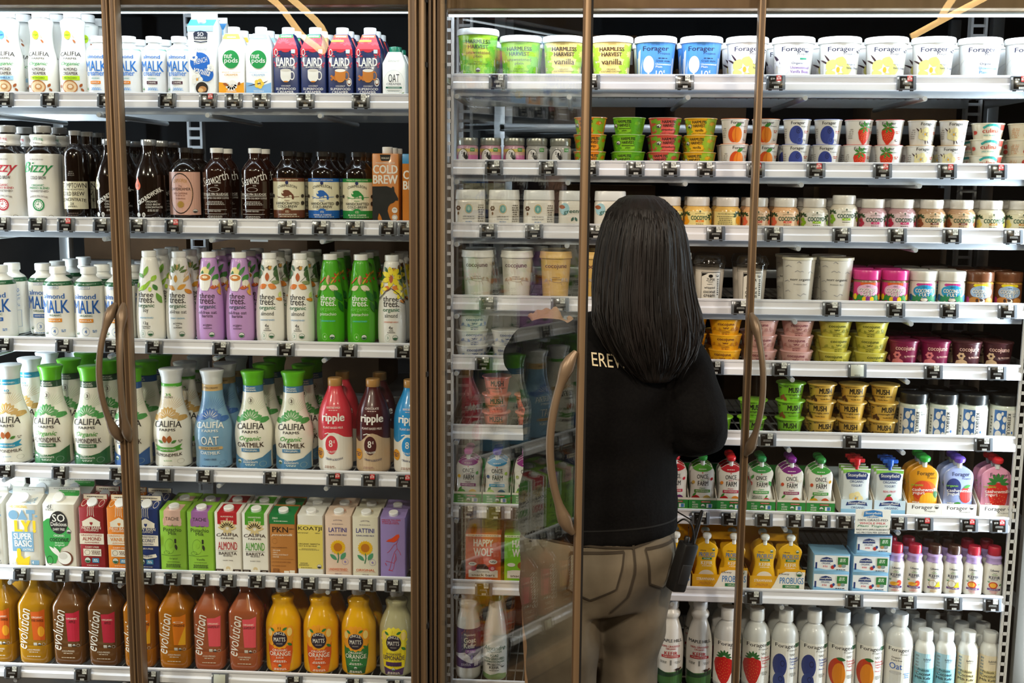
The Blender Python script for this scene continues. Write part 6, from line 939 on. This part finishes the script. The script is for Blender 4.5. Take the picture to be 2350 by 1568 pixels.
# kefir pouch multipacks
zs = ZR[7]-.0084
for ti, (c, pp) in enumerate(((1651, (1621, 1683)), (1783, (1754, 1813)), (1522, (1550,)))):
    s = mpp(c, 1330, .03); x = at(c, 1310, .02).x; w_ = 126*s; nm = ('beside the radio', 'next to the pale blue boxes', 'mostly hidden by the person')[ti]
    r = empty('kefir_multipack', (x, .012, zs)); tag(r, f'yellow cardboard kefir multipack tray {nm}', 'tray', 'yellow kefir multipack trays'); my = mat('e6aa18', .45)
    a = w_/2; hl, hr, hb = 33*s, 50*s, 136*s; mb = MB(); mb.box(-a, a, 0, .115, 0, .0015, my); mb.box(-a, 0, 0, .0015, 0, hl, my); mb.box(0, a, 0, .0015, 0, hr, my); mb.box(-a, a, .1135, .115, 0, hb, my)
    for xx in (-a, a-.0015): mb.box(xx, xx+.0015, 0, .115, 0, hl*1.1, my)
    mb.box(-a*.55, a*.75, .0415, .043, 106*s, 124*s, my); mb.build('tray_body', r)
    art("t,STRAWNANA,-.5,.45,.65,.13,f6f0e0;l,-.5,.25,.6,.14,3,c8862a;p,f0ebe0,-.25,0,-.1,.3,.05,.75,.3,.9,.98,.9,.98,0;t,Lifeway,.25,.78,.35,.12,26264a;t,PROBUGS,.52,.48,.85,.3,2a7ac0;r,.5,.2,.6,.15,2a7a4a;t,ORGANIC,.5,.2,.4,.08,f0f0e0;u,.78,.8,.22,1d5a32".replace('.9,.98,.9', '.9,.98,.9'), a, hr, lambda xx, zz: (0, 1), None, 'printed_front', r)
    for j, p_ in enumerate(pp):
        A, H = dims('pro', p_, 1300)
        put('pro', at(p_, 1280, .03).x, .018+depth_of('pro'), zs+.002, 0, uniq(f"yellow kefir pouch with clear cap in the tray {nm}, "+('lower tray side' if j == 0 else 'taller tray side'), []), 'yellow kefir pouches in multipacks')
    for j, p_ in enumerate(pp):
        put('pro', at(p_, 1280, .03).x, .018+3*depth_of('pro')+.026, zs+.002, 0, uniq(f"yellow kefir pouch at the back of the tray {nm}, "+('lower tray side' if j == 0 else 'taller tray side'), []), 'yellow kefir pouches in multipacks')
for ci, (c, n) in enumerate(((1901, 2), (1990, 3))):
    for s_ in range(n):
        A, H = dims('sbx', c, 1320)
        o = put('sbx', at(c+(4 if (ci, s_) == (1, 2) else 0), 1310, .05).x, .014+depth_of('sbx')*(1 if s_ < 2 else 1.15), zs+s_*(H+.0004), radians(3 if (ci, s_) == (1, 2) else 0), f"{('bottom', 'second', 'topmost')[s_]} pale blue yogurt box in the stack {'beside the yellow kefir tray' if ci == 0 else 'beside the red-capped kefir bottles'}", 'pale blue yogurt boxes')
# hand-lettered shelf sign
px = (1963, 2043); s = mpp(2003, 1200, -.02); x = at(2003, 1198, -.022).x; zc = at(2003, 1198, -.022).z
r = empty('shelf_sign', (x, -.0215, zc), radians(2)); tag(r, 'white hand-lettered yogurt sign card hung on the pouch shelf rail', 'sign')
mb = MB(); mb.box(-40*s, 40*s, 0, .0012, -29*s, 29*s, mat('eceae2', .6)); cdm = mb.build('card', r)
art("p,2a78b8,-.55,.2,-.5,.42,0,.48,.5,.42,.55,.2,0,.27;t,Stonyfield,0,.34,.9,.12,f4f2ea;t,ORGANIC,0,.19,.7,.08,2a78b8;t,100% GRASS-FED,0,.07,1.7,.085,4a4a4a;t,WHOLE MILK,0,-.06,1.5,.085,c02a34;i,Plain Yogurt,0,-.18,1.75,.11,1f7a4a;t,MADE WITH SIMPLE INGREDIENTS,0,-.32,1.85,.07,2a2a2a;t,16G PROTEIN PER SERVING,0,-.44,1.8,.07,2a2a2a", 40*s, 58*s, lambda xx, zz: (0, 1), None, 'lettering', r)
mb = MB(); mb.box(-.01, .01, .001, .0145, -.002, .01, mat('d8dcde', .2)); mb.build('clip', r)

# price tags: photo columns, r = red sale box, e = light screen
TAGS = {('L', 0): '10 113 243 383 477r 536 600 701 828', ('L', 1): '2 84 150r 232 315 397r 522 658 736 814 890 933', ('L', 2): '8 145 255 352 506 655 799 926', ('L', 3): '10 135 268 377 468 622 768r 848r 929r',
 ('L', 4): '48 137 205 275 335 394 459 522 588 651 710 775 843 902', ('L', 5): '30 190 348 505e 675 813 906', ('R', 0): '1143 1356 1571 1780r 2080r 2341r', ('R', 1): '1134 1258 1354 1459 1540 1622 1735r 1874r 2027r 2176r 2292r',
 ('R', 2): '1121 1226 1366 1643 1776 1932 2060 2186 2327', ('R', 3): '1120 1285 1700 1910 2057 2180 2314', ('R', 4): '1110 1640 1792 1967e 2142 2288', ('R', 5): '1760 1955 2257',
 ('R', 6): '1073 1137 1192 1608 1676 1753 1825 1886 1940 2062 2122r 2225r 2294r', ('R', 7): '1110 1730 1962 2085 2190 2280'}
PRC = {('L', 0): '$7.99', ('L', 1): '$12.99', ('L', 2): '$8.49', ('L', 3): '$5.99', ('L', 4): '$5.99', ('L', 5): '$11.99', ('R', 0): '$9.49', ('R', 1): '$2.99', ('R', 2): '$7.99', ('R', 3): '$11.99', ('R', 4): '$3.49', ('R', 5): '$2.99', ('R', 6): '$3.99', ('R', 7): '$7.99'}
SN = {(b, r): s for b, r, s, _ in ROWS}; SN['R', 6] = 'pouch shelf'
for (b, rw), sp in TAGS.items():
    for i, t in enumerate(sp.split()):
        red = 1 if t.endswith('r') else 2 if t.endswith('e') else 0; p_ = float(t.rstrip('re'))
        e = min(ROWENT[b, rw], key=lambda q: abs(q['px']-p_)); d = PR[e['k']]
        lab = f"{('dark', 'red-priced', 'pale-screened')[red]} price tag under the {d['short']}"+(' '+e['q'] if e['q'] else '')
        pr_ = PRC[b, rw] if not red else '$5.99'
        price_tag(p_, rw, b, red, uniq(lab, [f"{('dark', 'red-priced', 'pale-screened')[red]} price tag near the {d['short']} on the {SN[b, rw]}"]), i, pr_)

# ---------------------------------------------------------------- the person reaching into the cooler
from mathutils.bvhtree import BVHTree
PA = radians(17); PC = Vector((.056, -.395, 0))
PR_ = Vector((cos(PA), sin(PA), 0)); PF = Vector((-sin(PA), cos(PA), 0))
def pl(r, f, z): return PC+PR_*r+PF*f+Vector((0, 0, z))
def add_ball(mb, c, rx, ry, rz, mt, seg=14, ang=0):
    rs = []
    for i in range(1, seg):
        t = pi*i/seg; rs.append([Vector(c)+Matrix.Rotation(ang, 3, 'Z') @ Vector((rx*sin(t)*cos(q*2*pi/seg), ry*sin(t)*sin(q*2*pi/seg), -rz*cos(t))) for q in range(seg)])
    mb.rings(rs, mt)
def body_rings(mb, secs, mt, seg=28):
    """secs: (right, fwd, z, half width, half depth) in the person's frame"""
    rs = []
    for r, f, z, a, b in secs: rs.append([pl(r+a*cos(q*2*pi/seg), f+b*sin(q*2*pi/seg), z) for q in range(seg)])
    mb.rings(rs, mt)
def limb(mb, pts, mt, seg=14, n=6):
    """smooth tapering limb through (point, radius) stations"""
    P = [Vector(p) for p, _ in pts]; R = [r for _, r in pts]; pp = []; rr = []
    for i in range(len(P)-1):
        p0, p1, p2, p3 = P[max(0, i-1)], P[i], P[i+1], P[min(len(P)-1, i+2)]
        for k in range(n):
            t = k/n; pp.append(.5*((2*p1)+(p2-p0)*t+(2*p0-5*p1+4*p2-p3)*t*t+(3*p1-p0-3*p2+p3)*t**3)); rr.append(R[i]+(R[i+1]-R[i])*t)
    pp.append(P[-1]); rr.append(R[-1]); mb.tube(pp, rr, mt, seg)
def fuse(mb, name, parent, voxel, smooth=4, disp=None):
    """melts overlapping volumes into one continuous surface"""
    o = mb.build('tmp'); m_ = o.modifiers.new('r', 'REMESH'); m_.mode = 'VOXEL'; m_.voxel_size = voxel; m_.use_smooth_shade = True
    s_ = o.modifiers.new('s', 'SMOOTH'); s_.factor = .5; s_.iterations = smooth
    bpy.context.view_layer.update()
    me = bpy.data.meshes.new_from_object(o.evaluated_get(bpy.context.evaluated_depsgraph_get()))
    old = o.data; bpy.data.objects.remove(o); bpy.data.meshes.remove(old); me.name = name
    if disp:
        ns = [v.normal.copy() for v in me.vertices]
        for v, n_ in zip(me.vertices, ns): v.co += n_*disp(v.co, n_)
    me.polygons.foreach_set('use_smooth', [True]*len(me.polygons)); me.update()
    r = bpy.data.objects.new(name, me); COL.objects.link(r); r.parent = parent
    me.materials.clear(); me.materials.append(mb.mats[0])
    return r
M_SKIN = mat('b58a66', .5, Subsurface_Weight=.08)
M_KNIT = noise_mat('black_sweater_knit', '080708', '0d0c0c', 160, .9, .15); M_KNIT.node_tree.nodes['Principled BSDF'].inputs['Specular IOR Level'].default_value = .12
M_DENIM = noise_mat('washed_denim', '453d31', '6f6452', 5, .85, .2)
M_HAIR = noise_mat('dark_hair', '0a0706', '150d0a', 26, .6, .25, (1, 1, .04))
HEAD = at(1466, 560, -.42); HEAD.z = 1.478
per = empty('person', PC); tag(per, 'person with long dark hair in black sweater and faded jeans reaching into the cooler', 'person')
per.location = (0, 0, 0)
LSH = pl(-.155, 0, 1.235); RSH = pl(.165, 0, 1.235)
LEL = at(1258, 896, -.34); LHD = at(1262, 742, -.17); LWR = at(1278, 772, -.215)
REL = at(1600, 985, -.42); RWR = pl(.16, .24, 1.03)
# body: one continuous surface from crown to shoes' inside, hands with separate fingers
mb = MB()
nk = Vector((HEAD.x-.01, HEAD.y-.005, 0))
body_rings(mb, [(-.02, 0, .70, .10, .085), (-.02, 0, .80, .15, .105), (-.02, 0, .90, .14, .10), (-.01, .0, 1.0, .125, .09), (0, .01, 1.12, .14, .095), (.0, .0, 1.2, .15, .085), (0, 0, 1.25, .13, .07), (.01, .0, 1.3, .06, .055)], M_SKIN)
limb(mb, [(pl(.01, 0, 1.26), .05), (Vector((HEAD.x, HEAD.y-.01, 1.36)), .046), (HEAD-Vector((0, 0, .05)), .05)], M_SKIN)
add_ball(mb, HEAD, .072, .088, .098, M_SKIN, 18, PA)
def hp(r, f, z): return HEAD+PR_*r+PF*f+Vector((0, 0, z))
add_ball(mb, hp(0, .03, -.055), .052, .058, .055, M_SKIN, 12, PA)       # jaw
add_ball(mb, hp(0, .075, -.088), .022, .02, .018, M_SKIN, 10, PA)       # chin
limb(mb, [(hp(0, .082, .012), .008), (hp(0, .1, -.018), .012), (hp(0, .088, -.03), .012)], M_SKIN, 8, 3)   # nose
add_ball(mb, hp(0, .08, -.052), .022, .012, .006, M_SKIN, 10, PA); add_ball(mb, hp(0, .079, -.062), .02, .012, .006, M_SKIN, 10, PA)
for s in (-1, 1):
    add_ball(mb, hp(.073*s, -.005, -.01), .008, .018, .03, M_SKIN, 10, PA)
    add_ball(mb, hp(.03*s, .074, .028), .02, .014, .008, M_SKIN, 10, PA)
limb(mb, [(LSH, .05), (LSH.lerp(LEL, .5), .043), (LEL, .037), (LEL.lerp(LWR, .5), .034), (LWR, .024)], M_SKIN)
limb(mb, [(RSH, .05), (RSH.lerp(REL, .5), .043), (REL, .037), (REL.lerp(RWR, .5), .034), (RWR, .024)], M_SKIN)
def hand(wr, d, up, th, curl):
    """palm, four unequal bent fingers and a thumb leaving the side of the palm; d = pointing way, up = back of the hand"""
    d = d.normalized(); sd = d.cross(up).normalized(); up = sd.cross(d).normalized()
    pc = wr+d*.045
    rs = []
    for t, w_, h in ((0, .022, .016), (.25, .03, .016), (.6, .038, .015), (1, .04, .012)):
        c = wr+d*(.085*t); rs.append([c+sd*(w_*cos(q*pi/8))+up*(h*sin(q*pi/8)) for q in range(16)])
    mb.rings(rs, M_SKIN)
    for i, (o, L) in enumerate(((-.03, .062), (-.0105, .072), (.0095, .067), (.029, .052))):
        p0 = wr+d*.078+sd*o; a = curl*(.8+.12*i); dr = (d+sd*o*3).normalized(); p1 = p0+dr*L*.42-up*L*.1*a; dr2 = (dr-up*.9*a).normalized(); p2 = p1+dr2*L*.33; dr3 = (dr-up*2.2*a).normalized(); p3 = p2+dr3*L*.27
        limb(mb, [(p0, .0095), (p1, .0088), (p2, .008), (p3, .0062)], M_SKIN, 8, 3)
    b0 = wr+d*.028-sd*.02*th*-1; t0 = wr+d*.025+sd*th*.024; t1 = t0+(d*.5+sd*th*.8-up*.3)*.03; t2 = t1+(d*.9+sd*th*.3-up*.4)*.026; t3 = t2+(d*.95-up*.35)*.02
    limb(mb, [(t0-d*.012-sd*th*.006, .014), (t1, .0115), (t2, .0095), (t3, .007)], M_SKIN, 8, 3)
hand(LWR, (LHD-LWR), Vector((-.3, -.3, 1)), 1, .55)
hand(RWR, PF*.9+PR_*-.3+Vector((0, 0, .1)), Vector((.3, 0, 1)), -1, .6)
for s in (-1, 1):
    hipc = pl(-.02+.085*s, 0, .74); kn = pl(-.02+.095*s, .02+.03*(s < 0), .42); an = pl(-.02+.1*s, -.02, .09)
    limb(mb, [(hipc, .085), (hipc.lerp(kn, .5), .072), (kn, .052), (kn.lerp(an, .35), .05), (an, .034)], M_SKIN)
    limb(mb, [(an+PF*-.03+Vector((0, 0, -.045)), .03), (an+PF*.07+Vector((0, 0, -.055)), .032), (an+PF*.15+Vector((0, 0, -.065)), .02)], M_SKIN)
bodyo = fuse(mb, 'body', per, .0052, 3)
# eyes and brows
for s in (-1, 1):
    mb = MB(); add_ball(mb, hp(.03*s, .073, .008), .011, .009, .009, mat('ece8e2', .3), 10, PA); e_ = mb.build('eye', per)
    mb = MB(); add_ball(mb, hp(.03*s, .081, .008), .005, .002, .005, mat('1c120c', .2), 8, PA); mb.build('iris', e_)
# sweater
def folds(k, amp, f1=34):
    def d_(co, n_):
        a = sin(co.z*f1+co.x*9+2*sin(co.x*17+co.y*11)+k)*.5+sin(co.z*f1*1.9-co.x*21+1.5*sin(co.y*23))*.3
        return amp*a
    return d_
mb = MB()
body_rings(mb, [(.0, .0, .775, .188, .130), (.0, .0, .79, .2, .14), (.0, 0, .83, .2, .14), (.0, .0, .88, .194, .138), (.0, .0, .96, .188, .134), (.0, .0, 1.05, .186, .136), (0, .0, 1.14, .185, .13), (.003, .0, 1.2, .185, .115), (.005, -.0, 1.245, .155, .095), (.008, -.005, 1.28, .1, .08), (.01, -.005, 1.31, .066, .064)], M_KNIT)
limb(mb, [(pl(-.1, 0, 1.215), .085), (LSH+Vector((-.005, 0, -.02)), .078), (LSH.lerp(LEL, .5), .068), (LEL+Vector((-.002, -.01, -.012)), .066), (LEL.lerp(LWR, .5), .056), (LEL.lerp(LWR, .9), .042)], M_KNIT)
limb(mb, [(pl(.1, 0, 1.215), .085), (RSH+PR_*.005+Vector((0, 0, -.02)), .08), (RSH.lerp(REL, .5)+PR_*.012, .072), (REL+PR_*.004, .07), (REL.lerp(RWR, .5)-Vector((0, 0, .01)), .058), (RWR-PF*.02, .042)], M_KNIT)
swt = fuse(mb, 'sweater', per, .008, 5, folds(.4, .0045, 40))
# jeans
mb = MB()
body_rings(mb, [(.0, 0, .60, .16, .115), (.0, -.005, .68, .195, .14), (.0, -.008, .74, .197, .144), (.0, -.004, .80, .188, .132), (.0, 0, .86, .17, .118)], M_DENIM)
for s in (-1, 1):
    hipc = pl(.0+.093*s, -.006, .70); kn = pl(-.005+.088*s, .02-.05*(s < 0), .42); an = pl(-.005+.095*s, -.02-.05*(s < 0), .06)
    limb(mb, [(hipc+Vector((0, 0, .06)), .1), (hipc, .104), (hipc.lerp(kn, .45), .096), (kn, .084), (kn.lerp(an, .5), .08), (an, .082)], M_DENIM, 18)
jns = fuse(mb, 'jeans', per, .008, 5, folds(1.7, .0055, 34))
def drape(obj, name, parent, geo, mt, back=True, e=.0015, th=None):
    """lays flat 2-D pieces (right, height) onto the back of a garment"""
    bv = BVHTree.FromPolygons([v.co.copy() for v in obj.data.vertices], [tuple(p.vertices) for p in obj.data.polygons])
    m_ = MB(); 
    for P2, fs in geo:
        bm = bmesh.new(); vs = [bm.verts.new((x, 0, z)) for x, z in P2]
        for f in fs:
            try: bm.faces.new([vs[i] for i in f])
            except ValueError: pass
        for ax, rng in ((0, 20), (2, 40)):
            lo = min(v.co[ax] for v in bm.verts); hi = max(v.co[ax] for v in bm.verts)
            k = math.ceil(lo/.012)
            while k*.012 < hi:
                co = [0, 0, 0]; co[ax] = k*.012; no = [0, 0, 0]; no[ax] = 1
                bmesh.ops.bisect_plane(bm, geom=bm.verts[:]+bm.edges[:]+bm.faces[:], dist=1e-6, plane_co=co, plane_no=no); k += 1
        bm.verts.index_update(); pts = []
        for v in bm.verts:
            o_ = pl(v.co.x, -.6, v.co.z); h = bv.ray_cast(o_, PF); q = h[0] if h[0] else pl(v.co.x, -.1, v.co.z)
            pts.append(q-PF*e)
        m_.add(pts, [[v.index for v in f.verts] for f in bm.faces], mt, True); bm.free()
    o_ = m_.build(name, parent)
    return o_
def strip(pts, w_):
    out = []
    for (x0, z0), (x1, z1) in zip(pts, pts[1:]):
        dx, dz = x1-x0, z1-z0; L = sqrt(dx*dx+dz*dz); nx, nz = -dz/L*w_/2, dx/L*w_/2
        out.append(([(x0+nx, z0+nz), (x1+nx, z1+nz), (x1-nx, z1-nz), (x0-nx, z0-nz)], [(0, 1, 2, 3)]))
    return out
M_SEAM = mat('352c20', .9); M_POCK = noise_mat('denim_pocket', '5f5646', '766b58', 9, .85, .12)
SX = .042
for c, w_, k in ((-.045, .062, 1), (.118, .046, -1)):
    pk = [(c-w_, .772), (c+w_, .772), (c+w_*.92-.014*k, .685), (c-.016*k, .658), (c-w_*.92-.012*k, .685)]
    p_ = drape(jns, 'back_pocket', jns, [(pk, [(0, 1, 2, 3, 4)])], M_POCK, e=.003)
    drape(jns, 'pocket_stitching', p_, strip(pk[2:]+pk[:1], .004)+strip([pk[1], pk[2]], .004)+strip(pk[:2], .007), M_SEAM, e=.0045)
drape(jns, 'seat_seam', jns, strip([(SX, .84), (SX, .72), (SX-.012, .66), (SX-.05, .62)], .006)+strip([(-.2, .80), (SX, .778), (.17, .80)], .005), M_SEAM, e=.003)
drape(jns, 'belt_loop', jns, strip([(SX, .845), (SX, .79)], .012), M_POCK, e=.006)
tg = text_geo('EREWHON', 'n')
pa = at(1366, 828, -.535)-PC; pb = at(1529, 846, -.535)-PC; x0 = pa.dot(PR_); x1 = pb.dot(PR_); z0 = pa.z; z1 = pb.z
drape(swt, 'back_lettering', swt, [([(x0+(x+.5)*(x1-x0), y*.030+z0+(x+.5)*(z1-z0)) for x, y in tg[0]], tg[1])], mat('d8c8a4', .6), e=.003)
drape(swt, 'hem_rib', swt, strip([(-.21, .822), (.2, .822)], .004), mat('050505', .9), e=.001)
# shoes
for s in (-1, 1):
    an = pl(-.02+.1*s, -.02, 0); mb = MB()
    limb(mb, [(an-PF*.05+Vector((0, 0, .045)), .04), (an+PF*.06+Vector((0, 0, .042)), .045), (an+PF*.17+Vector((0, 0, .036)), .034)], mat('1b1a1a', .6), 16)
    so = fuse(mb, 'shoe', per, .007, 3)
    mb = MB(); rs = []
    for z in (0, .02): rs.append([an+PF*(.06+.15*sin(q*pi/12))+PR_*(.046*cos(q*pi/12))+Vector((0, 0, z)) for q in range(24)])
    mb.rings(rs, mat('d8d4cc', .6)); mb.build('sole', so)
# hair: a full, long mass with strands, parted at the crown
mb = MB(); rn = random.Random(4)
hs = [(0, -.005, .108, .03, .03), (0, -.008, .1, .05, .055), (0, -.012, .075, .076, .09), (0, -.014, .04, .091, .105), (0, -.014, -.0, .101, .110), (0, -.016, -.05, .108, .108), (.0, -.026, -.1, .113, .098), (.002, -.042, -.145, .118, .085), (.008, -.055, -.185, .118, .070), (.013, -.064, -.22, .106, .058), (.019, -.069, -.255, .087, .046), (.022, -.071, -.285, .066, .03), (.024, -.072, -.315, .03, .014)]
SEG = 150; rs = []; phs = [rn.uniform(0, 6) for _ in range(40)]
def hrad(q, z): return 1+.016*sin(q*19+phs[0]+z*6)+.013*sin(q*37+phs[1]-z*9)+.01*sin(q*61+phs[2])+(.05*sin(q*9+phs[3]+z*12) if z < -.16 else 0)
fine = []
for i in range(len(hs)-1):
    for k in range(3): fine.append(tuple(hs[i][j]+(hs[i+1][j]-hs[i][j])*k/3 for j in range(5)))
fine.append(hs[-1])
for r_, f_, z_, a_, b_ in fine[::-1]:
    ring_ = []
    for q in range(SEG):
        t = 2*pi*q/SEG; c, s = cos(t), sin(t); k = hrad(t, z_)
        f = f_+b_*k*s
        if z_ < .06 and s > .25: f = min(f, f_+b_*.25+.0)      # the hair ends beside the face
        ring_.append(hp(r_+a_*k*c, f, z_))
    rs.append(ring_)
mb.rings(rs, M_HAIR); hair = mb.build('hair', per, 2.5)
mb = MB()
for i in range(520):
    t = rn.uniform(pi*.98, 2*pi*1.01); z0_ = rn.uniform(.03, .107) if i % 3 else rn.uniform(-.17, 0); z1_ = rn.uniform(-.31, -.2) if i % 4 else rn.uniform(-.24, -.17); pts = []; rr = []; wob = rn.uniform(-.012, .012); t1 = t+rn.uniform(-.12, .12)
    for k in range(9):
        u = k/8; z_ = z0_+(z1_-z0_)*u
        j = 0
        while j < len(hs)-2 and hs[j+1][2] > z_: j += 1
        w_ = min(1, max(0, (hs[j][2]-z_)/(hs[j][2]-hs[j+1][2]))); r_, f_, _, a_, b_ = [hs[j][m2]+(hs[j+1][m2]-hs[j][m2])*w_ for m2 in range(5)]
        tt = t+(t1-t)*u; kk = 1.012*hrad(tt, z_)
        if z_ < -.28: a_, b_ = max(a_, .05), max(b_, .025)
        pts.append(hp(r_+a_*kk*cos(tt)+wob*u*u, f_+b_*kk*sin(tt)-.003*u, z_)); rr.append((.0026 if 0 < k < 8 else .0006)*(1-.4*u))
    mb.tube(pts, rr, M_HAIR, 5)
mb.build('strand_layer', hair, 2.5)
# two-way radio on the hip with its coiled lead
rp = at(1568, 1290, -.465); RM = Matrix.Rotation(radians(14), 4, 'Y') @ Matrix.Rotation(PA+.25, 4, 'Z')
rad = empty('two_way_radio', rp); rad.rotation_euler = RM.to_euler(); tag(rad, 'black two-way radio clipped at the hip of the faded jeans', 'radio')
MR = mat('0d0d0e', .45)
mb = MB(); mb.box(-.02, .02, -.017, .017, -.072, .05, MR, .006); mb.box(-.014, .014, -.02, -.016, -.05, .0, mat('161617', .6), .002); mb.build('case', rad)
mb = MB(); mb.lathe([(.0065, .045), (.006, .06), (.0048, .12), (.004, .13), (.001, .132)], MR, 12, Matrix.Translation((.011, 0, 0))); mb.build('antenna', rad)
mb = MB(); mb.lathe([(.006, .048), (.0065, .05), (.0065, .062), (.005, .064), (.001, .064)], MR, 12, Matrix.Translation((-.009, 0, 0))); mb.build('knob', rad)
mb = MB(); mb.box(-.012, .012, .016, .024, -.03, .035, MR, .003); mb.build('belt_clip', rad)
mb = MB(); W_ = [at(1555, 1200, -.465), at(1570, 1192, -.48), at(1586, 1204, -.485), at(1592, 1228, -.48), at(1591, 1252, -.47), at(1584, 1268, -.465)]
iv = (Matrix.Translation(rp) @ RM).inverted(); limb(mb, [(iv @ p, .0022) for p in W_], MR, 8); mb.build('cable', rad)

# ---------------------------------------------------------------- cold-room stock seen behind the shelves, and the store's pendant loops
def carton_box(x, y, z, w_, d_, h, rz, label, lab=None):
    r = empty('cardboard_box', (x, y, z), radians(rz)); tag(r, label, 'box', 'stock boxes behind the shelves')
    mb = MB(); mb.box(-w_/2, w_/2, -d_/2, d_/2, 0, h, M_CARD, .003); mb.build('carton', r)
    mb = MB(); mb.box(-w_/2-.0005, w_/2+.0005, -.03, .03, h-.06, h+.0006, mat('b08a5a', .3)); mb.build('packing_tape', r)
    if lab: mb = MB(); mb.box(lab[0]-.035, lab[0]+.035, -d_/2-.001, -d_/2, lab[1]-.025, lab[1]+.025, mat('d8d6d0', .6)); mb.build('address_label', r)
def rack(x0, x1, zs_, label):
    r = empty('stock_rack', ((x0+x1)/2, 1.3, 0)); tag(r, label, 'rack', 'stock racks behind the shelves'); hx = (x1-x0)/2
    for z in zs_: mb = MB(); mb.box(-hx, hx, -.2, .3, z-.03, z, M_STEEL, .002); mb.build('rack_shelf', r)
    for sx in (-1, 1):
        for y in (-.18, .28): mb = MB(); mb.box(sx*hx-.02, sx*hx+.02, y-.02, y+.02, 0, 2.25, M_STEEL, .003); mb.build('rack_post', r)
rack(-1.95, -.5, (.35, .8, 1.3), 'steel stock rack behind the creamer cooler'); rack(-.3, 1.45, (.35, .8, 1.3, 1.82), 'steel stock rack behind the yogurt cooler')
k = 0
for x, z, w_, h, lb, l_ in ((.03, 1.82, .3, .32, (.1, .24), 'brown cardboard box behind the vanilla coconut tubs'), (.46, 1.82, .26, .2, None, 'low cardboard box behind the blue Greek-style tubs'), (1.2, 1.82, .3, .3, None, 'cardboard box behind the plain yogurt tubs'),
   (.1, 1.3, .34, .3, None, 'cardboard box behind the mango cups'), (.55, 1.3, .4, .24, (0, .12), 'wide cardboard box behind the yellow yogurt jars'), (1.1, 1.3, .42, .3, None, 'cardboard box behind the cacao yogurt jars'),
   (.2, .8, .4, .3, None, 'cardboard box behind the person'), (.8, .8, .5, .32, None, 'large cardboard box behind the cocoa brown cups'), (-1.7, 1.3, .4, .3, None, 'cardboard box behind the red-lettered cold brew'), (-1.2, 1.3, .38, .26, (.0, .1), 'cardboard box behind the pink-labelled coffee'),
   (-.75, 1.3, .36, .3, (.1, .2), 'cardboard box behind the banded cold brews'), (-1.6, .8, .45, .3, None, 'cardboard box behind the almond milk bottles'), (-1.0, .8, .5, .28, None, 'cardboard box behind the lilac oat milk bottles')):
    carton_box(x, 1.33, z+.001, w_, .34, h, RN.uniform(-6, 6), l_, lb)
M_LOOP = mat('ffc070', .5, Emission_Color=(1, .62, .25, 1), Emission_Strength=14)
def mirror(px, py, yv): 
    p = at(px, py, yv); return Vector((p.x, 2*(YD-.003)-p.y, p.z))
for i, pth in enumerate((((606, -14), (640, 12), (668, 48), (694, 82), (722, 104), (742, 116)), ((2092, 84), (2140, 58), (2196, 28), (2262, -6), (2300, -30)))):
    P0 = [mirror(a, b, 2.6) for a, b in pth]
    c = sum(P0, Vector())/len(P0); r = empty('pendant_loop_lamp', c); tag(r, f"warm glowing curved pendant lamp over the aisle, mirrored in the {'creamer' if i == 0 else 'yogurt'} cooler glass", 'lamp', 'pendant loop lamps')
    mb = MB(); ext = P0+[P0[-1]+Vector((.05, .25, .08)), P0[-3]+Vector((0, .45, .16)), P0[1]+Vector((0, .35, .1)), P0[1]+Vector((.0, .12, .02))]
    limb(mb, [(p-c, .016) for p in ext], M_LOOP, 10, 5); mb.build('light_tube', r)
    top = max((p-c for p in ext), key=lambda q: q.z); mb = MB(); mb.tube([top, Vector((top.x, top.y, 3.4-c.z))], .003, M_GASKET, 6); mb.build('hanging_cord', r)
